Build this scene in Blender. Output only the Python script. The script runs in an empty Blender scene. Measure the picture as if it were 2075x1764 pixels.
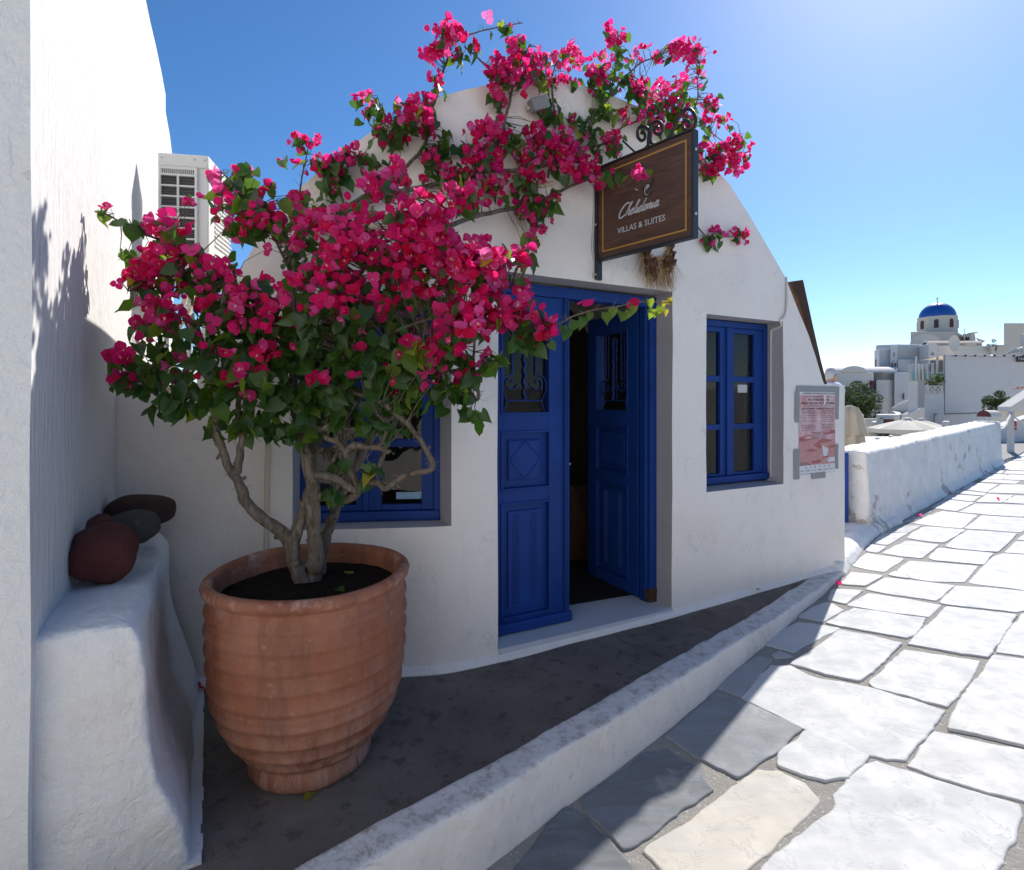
import bpy, bmesh, math, random
from mathutils import Vector, Matrix, noise
random.seed(7)
PI = math.pi
sc = bpy.context.scene
COL = sc.collection

# ------------------------------------------------------------------ camera, sky, sun, exposure
F, CX, HY = 1090.0, 1037.5, 812.0          # focal length, centre and horizon in photo units (photo 2075 x 1764)
cam_d = bpy.data.cameras.new('camera'); cam = bpy.data.objects.new('camera', cam_d); COL.objects.link(cam)
cam.location = (0, 0, 0); cam.rotation_euler = (PI/2, 0, 0)
cam_d.sensor_width = 36; cam_d.lens = 36*F/2075
cam_d.shift_y = -(882-HY)/2075
cam_d.clip_start = 0.05; cam_d.clip_end = 3000
sc.camera = cam

SUN_AZ = math.radians(37.2)            # from +Y towards +X
SUN_EL = math.radians(41.7)
world = bpy.data.worlds.new('World'); sc.world = world; world.use_nodes = True
wn = world.node_tree.nodes; wl = world.node_tree.links
bg = wn['Background']
sky = wn.new('ShaderNodeTexSky'); sky.sky_type = 'NISHITA'; sky.sun_disc = False
sky.sun_elevation = SUN_EL; sky.sun_rotation = SUN_AZ
sky.air_density = 0.82; sky.dust_density = 0.27; sky.ozone_density = 4.0; sky.altitude = 0
hsv = wn.new('ShaderNodeHueSaturation'); hsv.inputs['Saturation'].default_value = 1.2; hsv.inputs['Value'].default_value = 1.0
wl.new(sky.outputs[0], hsv.inputs['Color']); wl.new(hsv.outputs[0], bg.inputs['Color'])
bg.inputs['Strength'].default_value = 0.115
sun_d = bpy.data.lights.new('sun', 'SUN'); sun = bpy.data.objects.new('sun', sun_d); COL.objects.link(sun)
sun_d.energy = 4.3; sun_d.angle = math.radians(0.55); sun_d.color = (1.0, .955, .89)
SD = Vector((math.sin(SUN_AZ)*math.cos(SUN_EL), math.cos(SUN_AZ)*math.cos(SUN_EL), math.sin(SUN_EL)))
sun.rotation_euler = SD.to_track_quat('Z', 'Y').to_euler()
sun.location = SD*50
sc.view_settings.view_transform = 'Standard'; sc.view_settings.look = 'None'
sc.view_settings.gamma = 1; sc.view_settings.exposure = 0.55
sc.view_settings.use_curve_mapping = False
sc.render.engine = 'CYCLES'
sc.cycles.max_bounces = 10; sc.cycles.diffuse_bounces = 5; sc.cycles.transparent_max_bounces = 12

# ------------------------------------------------------------------ helpers
def V(*a): return Vector(a)
def at(px, py, Y): return Vector(((px-CX)/F*Y, Y, (HY-py)/F*Y))
def tag(o, label=None, cat=None, group=None, kind=None):
    if label: o['label'] = label
    if cat: o['category'] = cat
    if group: o['group'] = group
    if kind: o['kind'] = kind
    return o
def empty(name, loc, rz=0):
    o = bpy.data.objects.new(name, None); COL.objects.link(o)
    o.location = loc; o.rotation_euler = (0, 0, rz); o.empty_display_size = .1
    return o
class MB:
    def __init__(s): s.v = []; s.f = []; s.m = []
    def face(s, pts, m=0):
        b = len(s.v); s.v += [Vector(p) for p in pts]; s.f.append(tuple(range(b, b+len(pts)))); s.m.append(m)
    def add(s, vs, fs, m=0):
        b = len(s.v); s.v += [Vector(p) for p in vs]
        for f in fs: s.f.append(tuple(b+i for i in f)); s.m.append(m)
    def box(s, c, size, ax=None, m=0):
        c = Vector(c); ax = ax or (V(1,0,0), V(0,1,0), V(0,0,1))
        x, y, z = ax[0]*size[0]/2, ax[1]*size[1]/2, ax[2]*size[2]/2
        vs = [c+x*i+y*j+z*k for k in (-1,1) for j in (-1,1) for i in (-1,1)]
        s.add(vs, [(0,2,3,1),(4,5,7,6),(0,1,5,4),(2,6,7,3),(0,4,6,2),(1,3,7,5)], m)
    def prism(s, pts, d, m=0):
        """closed polygon pts extruded by vector d"""
        n = len(pts); pts = [Vector(p) for p in pts]; d = Vector(d)
        vs = pts+[p+d for p in pts]
        s.add(vs, [tuple(range(n))[::-1], tuple(range(n, 2*n))]+[(i, (i+1)%n, n+(i+1)%n, n+i) for i in range(n)], m)
    def tube(s, pts, r, n=6, m=0, cap=True):
        pts = [Vector(p) for p in pts]; k = len(pts)
        if k < 2: return
        rs = r if isinstance(r, (list, tuple)) else [r]*k
        up = V(0,0,1); vs = []; prev = None
        for i, p in enumerate(pts):
            t = (pts[min(i+1,k-1)]-pts[max(i-1,0)])
            if t.length < 1e-9: t = V(0,0,1)
            t.normalize()
            if prev is None:
                a = t.cross(up if abs(t.z) < .9 else V(1,0,0)).normalized()
            else:
                a = (prev - t*prev.dot(t))
                a = a.normalized() if a.length > 1e-6 else t.orthogonal().normalized()
            prev = a; b = t.cross(a)
            for j in range(n):
                th = 2*PI*j/n; vs.append(p+(a*math.cos(th)+b*math.sin(th))*rs[i])
        fs = [(i*n+j, i*n+(j+1)%n, (i+1)*n+(j+1)%n, (i+1)*n+j) for i in range(k-1) for j in range(n)]
        if cap: fs += [tuple(range(n))[::-1], tuple((k-1)*n+j for j in range(n))]
        s.add(vs, fs, m)
    def lathe(s, prof, c, n=32, m=0, ax=None):
        c = Vector(c); vs = []
        for r, z in prof:
            for j in range(n):
                th = 2*PI*j/n; vs.append(c+V(r*math.cos(th), r*math.sin(th), z))
        k = len(prof)
        fs = [(i*n+j, i*n+(j+1)%n, (i+1)*n+(j+1)%n, (i+1)*n+j) for i in range(k-1) for j in range(n)]
        s.add(vs, fs, m)
    def build(s, name, mats, parent=None, smooth=False, merge=False, flip=False):
        me = bpy.data.meshes.new(name)
        inv = None
        vs = s.v
        if parent is not None:
            inv = parent_world(parent).inverted(); vs = [inv @ p for p in s.v]
        me.from_pydata([tuple(p) for p in vs], [], s.f)
        mats = mats if isinstance(mats, (list, tuple)) else [mats]
        for mm in mats: me.materials.append(mm)
        if len(mats) > 1: me.polygons.foreach_set('material_index', s.m)
        if merge:
            bm = bmesh.new(); bm.from_mesh(me); bmesh.ops.remove_doubles(bm, verts=bm.verts, dist=merge if merge is not True else 1e-4)
            bmesh.ops.recalc_face_normals(bm, faces=bm.faces); bm.to_mesh(me); bm.free()
        if smooth:
            me.polygons.foreach_set('use_smooth', [True]*len(me.polygons))
        me.update()
        o = bpy.data.objects.new(name, me); COL.objects.link(o)
        if parent is not None: o.parent = parent
        return o
def parent_world(o):
    m = Matrix.LocRotScale(o.location, o.rotation_euler, o.scale)
    if o.parent: m = parent_world(o.parent) @ m
    return m
def bevel(o, w=.01, seg=2, ang=35):
    b = o.modifiers.new('bevel', 'BEVEL'); b.width = w; b.segments = seg; b.limit_method = 'ANGLE'; b.angle_limit = math.radians(ang)
    b.harden_normals = False
    return o
def catmull(pts, n=6):
    pts = [Vector(p) for p in pts]; out = []
    P = [pts[0]*2-pts[1]]+pts+[pts[-1]*2-pts[-2]]
    for i in range(1, len(P)-2):
        for k in range(n):
            t = k/n; a, b, c, d = P[i-1], P[i], P[i+1], P[i+2]
            out.append(.5*((2*b)+(c-a)*t+(2*a-5*b+4*c-d)*t*t+(3*b-a-3*c+d)*t**3))
    out.append(pts[-1]); return out
def lerp_tab(tab, x):
    if x <= tab[0][0]: 
        (a, b), (c, d) = tab[0], tab[1]
    elif x >= tab[-1][0]: (a, b), (c, d) = tab[-2], tab[-1]
    else:
        for i in range(len(tab)-1):
            if tab[i][0] <= x <= tab[i+1][0]: (a, b), (c, d) = tab[i], tab[i+1]; break
    return b+(d-b)*(x-a)/(c-a)

# ------------------------------------------------------------------ materials
class NT:
    def __init__(s, name):
        s.mat = bpy.data.materials.new(name); s.mat.use_nodes = True
        s.n = s.mat.node_tree.nodes; s.l = s.mat.node_tree.links
        s.b = s.n['Principled BSDF']; s.out = s.n['Material Output']
    def new(s, t, **kw):
        n = s.n.new(t)
        for k, v in kw.items():
            if k.startswith('i_'): n.inputs[k[2:].replace('_', ' ')].default_value = v
            else: setattr(n, k, v)
        return n
    def coord(s, scale=(1,1,1), kind='Object', rot=(0,0,0)):
        tc = s.new('ShaderNodeTexCoord'); mp = s.new('ShaderNodeMapping')
        mp.inputs['Scale'].default_value = scale; mp.inputs['Rotation'].default_value = rot
        s.l.new(tc.outputs[kind], mp.inputs['Vector']); return mp.outputs[0]
    def wpos(s, scale=(1,1,1)):
        g = s.new('ShaderNodeNewGeometry'); mp = s.new('ShaderNodeMapping'); mp.inputs['Scale'].default_value = scale
        s.l.new(g.outputs['Position'], mp.inputs['Vector']); return mp.outputs[0]
    def noise(s, vec, scale, detail=4, rough=.55, dist=0):
        n = s.new('ShaderNodeTexNoise'); n.inputs['Scale'].default_value = scale; n.inputs['Detail'].default_value = detail
        n.inputs['Roughness'].default_value = rough; n.inputs['Distortion'].default_value = dist
        s.l.new(vec, n.inputs['Vector']); return n.outputs['Fac']
    def ramp(s, fac, stops):
        r = s.new('ShaderNodeValToRGB'); e = r.color_ramp.elements
        while len(e) < len(stops): e.new(.5)
        for el, (p, c) in zip(e, stops):
            el.position = p; el.color = (c, c, c, 1) if isinstance(c, (int, float)) else (*c, 1)
        s.l.new(fac, r.inputs[0]); return r.outputs[0]
    def mix(s, f, a, b, mode='MIX'):
        m = s.new('ShaderNodeMix', data_type='RGBA', blend_type=mode)
        for sock, v in ((m.inputs[0], f), (m.inputs[6], a), (m.inputs[7], b)):
            if isinstance(v, bpy.types.NodeSocket): s.l.new(v, sock)
            elif isinstance(v, (int, float)): sock.default_value = v
            else: sock.default_value = (*v, 1)
        return m.outputs[2]
    def bump(s, h, strength=.3, dist=.01, prev=None):
        b = s.new('ShaderNodeBump'); b.inputs['Strength'].default_value = strength; b.inputs['Distance'].default_value = dist
        s.l.new(h, b.inputs['Height'])
        if prev: s.l.new(prev, b.inputs['Normal'])
        return b.outputs[0]
    def set(s, col=None, rough=None, normal=None, metal=None, **kw):
        for nm, v in (('Base Color', col), ('Roughness', rough), ('Normal', normal), ('Metallic', metal)):
            if v is None: continue
            if isinstance(v, bpy.types.NodeSocket): s.l.new(v, s.b.inputs[nm])
            elif nm == 'Base Color': s.b.inputs[nm].default_value = (*v, 1)
            else: s.b.inputs[nm].default_value = v
        return s.mat

def plaster(name, base=(.78,.785,.79), streak=False, coarse=1.0, dirt=.25, dcol=(.52,.49,.45), brush=.5):
    t = NT(name); p = t.wpos()
    n1 = t.noise(p, 2.2, 5, .6); n2 = t.noise(p, 9, 5, .65); 
    c = t.mix(t.ramp(n1, [(.3, 0), (.75, 1)]), tuple(b*.93 for b in base), base)
    d = t.ramp(n2, [(.56, 0), (.78, 1)])
    m = t.new('ShaderNodeMath', operation='MULTIPLY'); m.inputs[1].default_value = dirt; t.l.new(d, m.inputs[0])
    c = t.mix(m.outputs[0], c, dcol)
    if streak:
        q = t.wpos((34, 34, 3.2)); h1 = t.noise(q, 1.0, 4, .7)
        q2 = t.wpos((90, 90, 14)); h2 = t.noise(q2, 1.0, 2, .6)
        nb = t.bump(h1, 1.0, .018*coarse); nb = t.bump(h2, .7, .006, nb)
        nb = t.bump(t.noise(p, 5, 3), .3, .02, nb)
        sp = t.ramp(t.noise(t.wpos((30,30,10)), 1.3, 3, .6), [(.68, 0), (.76, 1)])
        c = t.mix(sp, c, tuple(b*.72 for b in base))
    else:
        h1 = t.noise(p, 30, 6, .66, .12); h2 = t.noise(p, 110, 3, .6); h3 = t.noise(p, 4.0, 3, .5)
        nb = t.bump(h3, .35, .03*coarse); nb = t.bump(h1, .35*coarse, .008*coarse, nb); nb = t.bump(h2, .35, .0018, nb)
        ck = t.ramp(t.noise(p, 3.1, 7, .62, .8), [(.494, 0), (.4985, 1), (.5015, 1), (.506, 0)]); cm = t.ramp(t.noise(t.wpos((1,1,1.7)), 2.1, 2), [(.54, 0), (.60, .45)])
        m2 = t.new('ShaderNodeMath', operation='MULTIPLY'); t.l.new(ck, m2.inputs[0]); t.l.new(cm, m2.inputs[1]); c = t.mix(m2.outputs[0], c, tuple(b*.5 for b in base)); nb = t.bump(m2.outputs[0], .4, -.003, nb)
        dp = t.ramp(t.noise(t.wpos((13, 13, 1.6)), 1.0, 4, .7), [(.60, 0), (.78, .30)]); c = t.mix(dp, c, dcol)
        sc1 = t.ramp(t.noise(t.wpos((2,2,2)), 1.0, 3), [(.55, 0), (.75, .22)]); c = t.mix(sc1, c, (.66,.56,.45))
    return t.set(c, .82, nb)
def simple(name, col, rough=.6, metal=0, bumps=0, bs=60, var=.12, vs=6):
    t = NT(name); p = t.wpos()
    c = t.mix(t.noise(p, vs, 4), tuple(b*(1-var) for b in col), tuple(min(1, b*(1+var)) for b in col))
    nb = t.bump(t.noise(p, bs, 3), .4, bumps) if bumps else None
    return t.set(c, rough, nb, metal)

M = {}
M['wall'] = plaster('whitewash_plaster', (.85,.80,.745), dirt=.3, dcol=(.60,.53,.46))
M['wall_left'] = plaster('combed_plaster', (.68,.66,.64), streak=True, dirt=.05)
M['pier'] = plaster('rough_plaster', (.79,.775,.75), coarse=2.2, dirt=.12, dcol=(.6,.55,.48))
M['bench'] = plaster('lime_bench_plaster', (.84,.815,.78), coarse=2.4, dirt=.4, dcol=(.62,.57,.50))
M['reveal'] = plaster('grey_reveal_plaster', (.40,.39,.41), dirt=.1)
M['parapet'] = None
def mat_kerb(name, base, dark, patch=.55, topdirt=False):
    t = NT(name); p = t.wpos()
    n1 = t.noise(p, 3.5, 6, .62); n2 = t.noise(p, 20, 8, .78); n3 = t.noise(t.wpos((22, 22, 7)), 1.0, 4, .65)
    c = t.mix(t.ramp(n1, [(.35, 0), (.7, 1)]), tuple(b*.86 for b in base), base)
    c = t.mix(t.ramp(n2, [(.54 if topdirt else .585, 0), (.70, .5)]), c, dark)
    ck = t.ramp(t.noise(p, 2.6, 8, .6, .9), [(.495, 0), (.4985, .5), (.5015, .5), (.505, 0)]); mk = t.new('ShaderNodeMath', operation='MULTIPLY'); t.l.new(ck, mk.inputs[0]); t.l.new(t.ramp(t.noise(p, 1.9, 2), [(.50, 0), (.58, 1)]), mk.inputs[1]); c = t.mix(mk.outputs[0], c, tuple(x*.55 for x in dark))
    c = t.mix(t.ramp(n3, [(.62, 0), (.78, .5)]), c, (.55, .62, .74))
    if topdirt:
        gN = t.new('ShaderNodeNewGeometry'); sN = t.new('ShaderNodeSeparateXYZ'); t.l.new(gN.outputs['True Normal'], sN.inputs[0])
        c = t.mix(t.ramp(sN.outputs['Z'], [(.6, 0), (.9, .6)]), c, t.mix(t.ramp(n2, [(.48, 0), (.60, 1)]), (.56,.55,.545), (.24,.22,.205)))
    sp = t.ramp(t.noise(p, 1.6, 8, .72), [(patch+.08, 0), (patch+.11, 1)])
    c = t.mix(sp, c, (.42, .39, .35))
    nb = t.bump(t.noise(p, 7, 4), .5, .03); nb = t.bump(t.noise(p, 45, 5, .65), .5, .006, nb); nb = t.bump(sp, .4, -.006, nb)
    return t.set(c, .85, nb)
M['parapet'] = mat_kerb('weathered_lime_wall', (.80,.775,.74), (.50,.46,.40), .505)
M['kerb'] = mat_kerb('kerb_lime', (.66,.635,.61), (.34,.29,.24), .56, True)

def mat_marble():
    t = NT('marble_slab'); p = t.wpos()
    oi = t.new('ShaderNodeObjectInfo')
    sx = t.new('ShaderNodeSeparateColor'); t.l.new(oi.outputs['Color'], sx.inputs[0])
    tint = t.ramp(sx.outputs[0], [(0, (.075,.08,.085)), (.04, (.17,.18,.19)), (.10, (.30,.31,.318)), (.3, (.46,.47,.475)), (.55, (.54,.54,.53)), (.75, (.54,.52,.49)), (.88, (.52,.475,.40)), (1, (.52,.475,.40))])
    r = t.new('ShaderNodeVectorMath', operation='ADD'); t.l.new(p, r.inputs[0])
    cb = t.new('ShaderNodeCombineXYZ'); m5 = t.new('ShaderNodeMath', operation='MULTIPLY'); m5.inputs[1].default_value = 37
    t.l.new(oi.outputs['Random'], m5.inputs[0]); t.l.new(m5.outputs[0], cb.inputs[0]); t.l.new(m5.outputs[0], cb.inputs[1])
    t.l.new(cb.outputs[0], r.inputs[1]); pv = r.outputs[0]
    mp = t.new('ShaderNodeMapping'); mp.inputs['Scale'].default_value = (1.2, 4.6, 1.5); mp.inputs['Rotation'].default_value = (0, 0, .25); t.l.new(pv, mp.inputs[0])
    v1 = t.noise(mp.outputs[0], 2.2, 7, .66, .8)
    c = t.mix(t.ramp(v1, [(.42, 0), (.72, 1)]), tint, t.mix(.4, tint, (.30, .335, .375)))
    v2 = t.noise(pv, 5, 6, .7)
    c = t.mix(t.ramp(v2, [(.60, 0), (.80, .45)]), c, (.62, .56, .47))
    v3 = t.noise(pv, 60, 3, .6)
    c = t.mix(t.ramp(v3, [(.68, 0), (.74, .5)]), c, (.42, .40, .37))
    nb = t.bump(t.noise(pv, 3.2, 3, .5), .28, .012); fl = t.ramp(t.noise(pv, 7, 7, .72, .5), [(.56, 0), (.585, 1)]); nb = t.bump(fl, .35, .003, nb); nb = t.bump(t.noise(pv, 30, 5, .7), .3, .0025, nb); nb = t.bump(t.noise(pv, 120, 2), .3, .001, nb)
    t.set(c, t.ramp(t.noise(pv, 8, 3), [(.3, .5), (.7, .8)]), nb); t.b.inputs['Specular IOR Level'].default_value = .22; return t.mat
M['marble'] = mat_marble()
def mat_mortar():
    t = NT('mortar_joint'); p = t.wpos()
    c = t.mix(t.noise(p, 4, 6, .7), (.20,.185,.165), (.31,.29,.265))
    c = t.mix(t.ramp(t.noise(p, 90, 2, .5), [(.62, 0), (.72, .7)]), c, (.60,.58,.55))
    nb = t.bump(t.noise(p, 18, 6, .7), .8, .014); nb = t.bump(t.noise(p, 140, 3, .7), .6, .003, nb)
    return t.set(c, .9, nb)
M['mortar'] = mat_mortar()
def mat_concrete():
    t = NT('yard_concrete'); p = t.wpos()
    c = t.mix(t.ramp(t.noise(p, 2.6, 6, .65), [(.3, 0), (.75, 1)]), (.115,.098,.086), (.20,.175,.155))
    c = t.mix(t.ramp(t.noise(p, 12, 5, .7), [(.54, 0), (.66, .65)]), c, (.055,.048,.042))
    c = t.mix(t.ramp(t.noise(p, 240, 2, .5), [(.66, 0), (.74, .6)]), c, (.30,.28,.26))
    nb = t.bump(t.noise(p, 160, 3, .6), .5, .002); nb = t.bump(t.noise(p, 9, 4), .3, .012, nb)
    t.set(c, .88, nb); t.b.inputs['Specular IOR Level'].default_value = .15; return t.mat
M['concrete'] = mat_concrete()
def mat_terracotta():
    t = NT('terracotta'); p = t.coord()
    base = t.mix(t.ramp(t.noise(p, 3.0, 6, .65), [(.35, 0), (.7, 1)]), (.25,.078,.036), (.34,.150,.090))
    st = t.noise(t.coord((9, 9, 1.1)), 1.0, 5, .7)
    c = t.mix(t.ramp(st, [(.50, 0), (.66, .7)]), base, (.15,.062,.040))
    c = t.mix(t.ramp(t.noise(t.coord((5, 5, 2)), 1.0, 6, .7), [(.56, 0), (.66, .75)]), c, (.27,.07,.025))
    sx = t.new('ShaderNodeSeparateXYZ'); tc = t.new('ShaderNodeTexCoord'); t.l.new(tc.outputs['Object'], sx.inputs[0])
    low = t.new('ShaderNodeMapRange'); low.inputs['From Min'].default_value = .48; low.inputs['From Max'].default_value = .05
    t.l.new(sx.outputs['Z'], low.inputs['Value'])
    bl = t.noise(t.coord((12, 12, 1.5)), 1.0, 6, .75, .4)
    mm = t.new('ShaderNodeMath', operation='MULTIPLY'); t.l.new(low.outputs[0], mm.inputs[0]); t.l.new(t.ramp(bl, [(.42, 0), (.6, 1)]), mm.inputs[1])
    c = t.mix(mm.outputs[0], c, (.42,.23,.17))
    dr = t.noise(t.coord((16, 16, 1.0)), 1.0, 4, .7, .6); m4 = t.new('ShaderNodeMath', operation='MULTIPLY'); t.l.new(low.outputs[0], m4.inputs[0]); t.l.new(t.ramp(dr, [(.56, 0), (.60, .8)]), m4.inputs[1])
    c = t.mix(m4.outputs[0], c, (.16,.075,.05))
    w = t.ramp(t.noise(p, 34, 5, .75), [(.60, 0), (.78, .75)])
    c = t.mix(w, c, (.52,.33,.25))
    c = t.mix(t.ramp(t.noise(p, 75, 3, .6), [(.66, 0), (.72, .8)]), c, (.17,.075,.05))
    hi = t.new('ShaderNodeMapRange'); hi.inputs['From Min'].default_value = .70; hi.inputs['From Max'].default_value = .82; t.l.new(sx.outputs['Z'], hi.inputs['Value'])
    m2 = t.new('ShaderNodeMath', operation='MULTIPLY'); t.l.new(hi.outputs[0], m2.inputs[0]); t.l.new(t.ramp(t.noise(p, 7, 7, .78), [(.50, 0), (.64, .85)]), m2.inputs[1])
    c = t.mix(m2.outputs[0], c, (.55,.38,.32))
    nb = t.bump(t.noise(p, 22, 5, .65), .4, .006); nb = t.bump(t.noise(p, 160, 3, .6), .45, .0015, nb)
    return t.set(c, .78, nb)
M['terracotta'] = mat_terracotta()
def mat_soil():
    t = NT('soil'); p = t.wpos()
    c = t.mix(t.noise(p, 30, 6, .7), (.010,.008,.007), (.035,.026,.020))
    c = t.mix(t.ramp(t.noise(p, 190, 2, .5), [(.69, 0), (.73, .9)]), c, (.28,.23,.18))
    t.set(c, .95, t.bump(t.noise(p, 60, 6, .75), 1, .02)); t.b.inputs['Specular IOR Level'].default_value = .05; return t.mat
M['soil'] = mat_soil()
def mat_blue():
    t = NT('blue_paint'); p = t.wpos()
    c = t.mix(t.ramp(t.noise(p, 3, 5, .6), [(.3, 0), (.7, 1)]), (.004,.033,.175), (.007,.046,.245))
    g = t.noise(t.wpos((60, 60, 5)), 1.0, 4, .6)
    c = t.mix(t.ramp(t.noise(p, 26, 6, .8), [(.655, 0), (.69, .8)]), c, (.035,.10,.26))
    nb = t.bump(g, .25, .0015); nb = t.bump(t.noise(p, 35, 3), .15, .002, nb)
    t.set(c, .55, nb); t.b.inputs['Specular IOR Level'].default_value = .28; return t.mat
M['blue'] = mat_blue()
def mat_wood(name, a, b, sc_=(2, 2, 28), rough=.5):
    t = NT(name); p = t.coord(sc_)
    n = t.noise(p, 2.0, 6, .6, 1.2)
    c = t.mix(t.ramp(n, [(.3, 0), (.7, 1)]), a, b)
    c = t.mix(t.ramp(t.noise(t.coord((4, 4, 120)), 1, 3), [(.45, 0), (.7, .5)]), c, tuple(x*.45 for x in a))
    return t.set(c, rough, t.bump(n, .2, .002))
M['signwood'] = mat_wood('walnut_board', (.050,.021,.012), (.125,.058,.034), (1.5, 1.5, 9))
M['plankwood'] = mat_wood('brown_plank', (.035,.015,.008), (.10,.042,.018), (6, 6, 1), .85)
M['bark'] = None
def mat_bark():
    t = NT('bark'); p = t.wpos((28, 28, 7))
    n = t.noise(p, 1.6, 6, .7, .8)
    c = t.mix(t.ramp(n, [(.35, 0), (.65, 1)]), (.050,.036,.025), (.23,.18,.13))
    c = t.mix(t.ramp(t.noise(t.wpos(), 9, 4), [(.5, 0), (.75, .5)]), c, (.16,.145,.12))
    return t.set(c, .85, t.bump(n, 1.0, .014))
M['bark'] = mat_bark()
def leafy(name, col, trans, tf=.45, rough=.38, veins=True, spec=.5):
    t = NT(name); p = t.wpos(); 
    n = t.noise(p, 14, 4, .6)
    c = t.mix(n, tuple(x*.65 for x in col), tuple(min(1, x*1.3) for x in col))
    c2 = t.mix(n, tuple(x*.75 for x in trans), tuple(min(1, x*1.15) for x in trans))
    t.set(c, rough, t.bump(t.noise(p, 55, 3), .5, .004)); t.b.inputs['Specular IOR Level'].default_value = spec
    tr = t.new('ShaderNodeBsdfTranslucent'); t.l.new(c2, tr.inputs['Color'])
    mx = t.new('ShaderNodeMixShader'); mx.inputs[0].default_value = tf
    t.l.new(t.b.outputs[0], mx.inputs[1]); t.l.new(tr.outputs[0], mx.inputs[2]); t.l.new(mx.outputs[0], t.out.inputs[0])
    return t.mat
LEAF = [leafy('leaf_dark', (.030,.070,.014), (.10,.26,.02), .38), leafy('leaf_mid', (.045,.105,.018), (.17,.36,.025), .42),
        leafy('leaf_light', (.085,.15,.022), (.40,.56,.03), .52), leafy('leaf_yellow', (.30,.27,.03), (.62,.52,.04), .5)]
PETAL = [leafy('bract_magenta', (.74,.012,.15), (1.0,.035,.27), .62, .55, spec=.15), leafy('bract_pink', (.88,.045,.24), (1.0,.10,.38), .62, .55, spec=.15),
         leafy('bract_crimson', (.64,.010,.09), (.95,.02,.14), .6, .55, spec=.15), leafy('bract_pale', (.85,.10,.36), (1.0,.22,.52), .6, .55, spec=.15)]
M['stamen'] = simple('stamen', (.85,.75,.55), .7)
M['iron'] = simple('black_iron', (.022,.024,.027), .5, .3, .001, 120)
M['black'] = simple('black_print', (.012,.012,.014), .7)
M['gold'] = simple('gold_line', (.42,.22,.03), .5)
M['silver'] = simple('silver_print', (.50,.50,.50), .6)
M['steel'] = simple('steel', (.5,.5,.5), .35, .9)
M['acwhite'] = simple('cream_metal', (.66,.65,.60), .45, 0, .0003, 200, .04)
M['dark'] = simple('dark_coil', (.035,.032,.030), .6)
M['conduit'] = simple('beige_conduit', (.60,.51,.37), .6, 0, 0, 60, .1)
M['cable'] = simple('white_cable', (.55,.54,.52), .6, 0, .001)
M['tape'] = simple('grey_tape', (.24,.25,.26), .45, 0, .002, 40)
M['rock_red'] = None
def mat_rock(name, a, b, pore=.5):
    t = NT(name); p = t.wpos()
    c = t.mix(t.noise(p, 9, 6, .65), a, b)
    vo = t.noise(p, 120, 4, .75)
    c = t.mix(t.ramp(t.noise(p, 16, 6, .75), [(.62, 0), (.76, .6)]), c, tuple(min(1, x*3.5+.03) for x in b))
    nb = t.bump(t.noise(p, 12, 5, .65), .6, .02); nb = t.bump(t.ramp(vo, [(.42, 0), (.55, 1)]), pore, .004, nb)
    return t.set(c, .85, nb)
M['rock_red'] = mat_rock('red_lava', (.060,.010,.008), (.13,.028,.020), .4)
M['rock_grey'] = mat_rock('grey_lava', (.050,.046,.042), (.085,.08,.075), .9)
M['rock_brown'] = mat_rock('brown_lava', (.040,.016,.012), (.085,.034,.024), 1.0)
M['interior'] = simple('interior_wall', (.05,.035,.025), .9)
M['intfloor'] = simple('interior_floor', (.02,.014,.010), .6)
def mat_glass():
    t = NT('window_glass'); t.set((.9,.95,.93), .02); t.b.inputs['Transmission Weight'].default_value = 1; t.b.inputs['IOR'].default_value = 1.5
    tr = t.new('ShaderNodeBsdfTransparent'); tr.inputs[0].default_value = (.86,.9,.88,1)
    gl = t.new('ShaderNodeBsdfGlossy'); gl.inputs['Roughness'].default_value = .015
    fr = t.new('ShaderNodeFresnel'); fr.inputs[0].default_value = 1.42
    mx = t.new('ShaderNodeMixShader'); t.l.new(fr.outputs[0], mx.inputs[0]); t.l.new(tr.outputs[0], mx.inputs[1]); t.l.new(gl.outputs[0], mx.inputs[2])
    t.l.new(mx.outputs[0], t.out.inputs[0]); return t.mat
M['glass'] = mat_glass()
M['farwhite'] = plaster('village_whitewash', (.66,.62,.56), dirt=.2)
M['farblue'] = plaster('village_blue_white', (.60,.585,.57), dirt=.15)
M['farbeige'] = plaster('village_cream', (.60,.54,.45), dirt=.2)
M['dome'] = simple('dome_blue', (.010,.085,.34), .45, 0, 0, 60, .1, 1)
M['maroon'] = simple('maroon_paint', (.10,.018,.018), .6)
M['tileroof'] = simple('brown_roof', (.36,.28,.23), .9, 0, 0, 10, .3, 3)
M['canvas'] = simple('cream_canvas', (.68,.62,.50), .9)
M['beige'] = simple('beige_canvas', (.60,.49,.35), .9, 0, .01, 9)
M['orange'] = leafy('orange_sail', (.50,.28,.10), (.60,.34,.12), .4, .8)
M['tealglass'] = None
def mat_teal():
    t = NT('teal_glass'); t.set((.28,.50,.50), .08); t.b.inputs['Alpha'].default_value = .6; return t.mat
M['tealglass'] = mat_teal()
M['bush'] = leafy('bush_leaf', (.05,.075,.02), (.10,.16,.03), .3)
M['bush2'] = leafy('bush_leaf_light', (.13,.17,.03), (.22,.3,.05), .3)
M['skin'] = simple('skin', (.52,.27,.17), .5)
M['greyhair'] = simple('grey_hair', (.52,.51,.50), .8, 0, .004, 200)
M['shirt'] = simple('white_shirt', (.72,.74,.80), .85)
M['trousers'] = simple('trousers', (.10,.11,.15), .85)
M['red'] = simple('red_print', (.55,.03,.03), .6)
M['straw'] = simple('straw', (.44,.29,.12), .85)
M['dryleaf'] = simple('dry_leaf', (.13,.06,.035), .9, 0, 0, 60, .4, 20)
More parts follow.
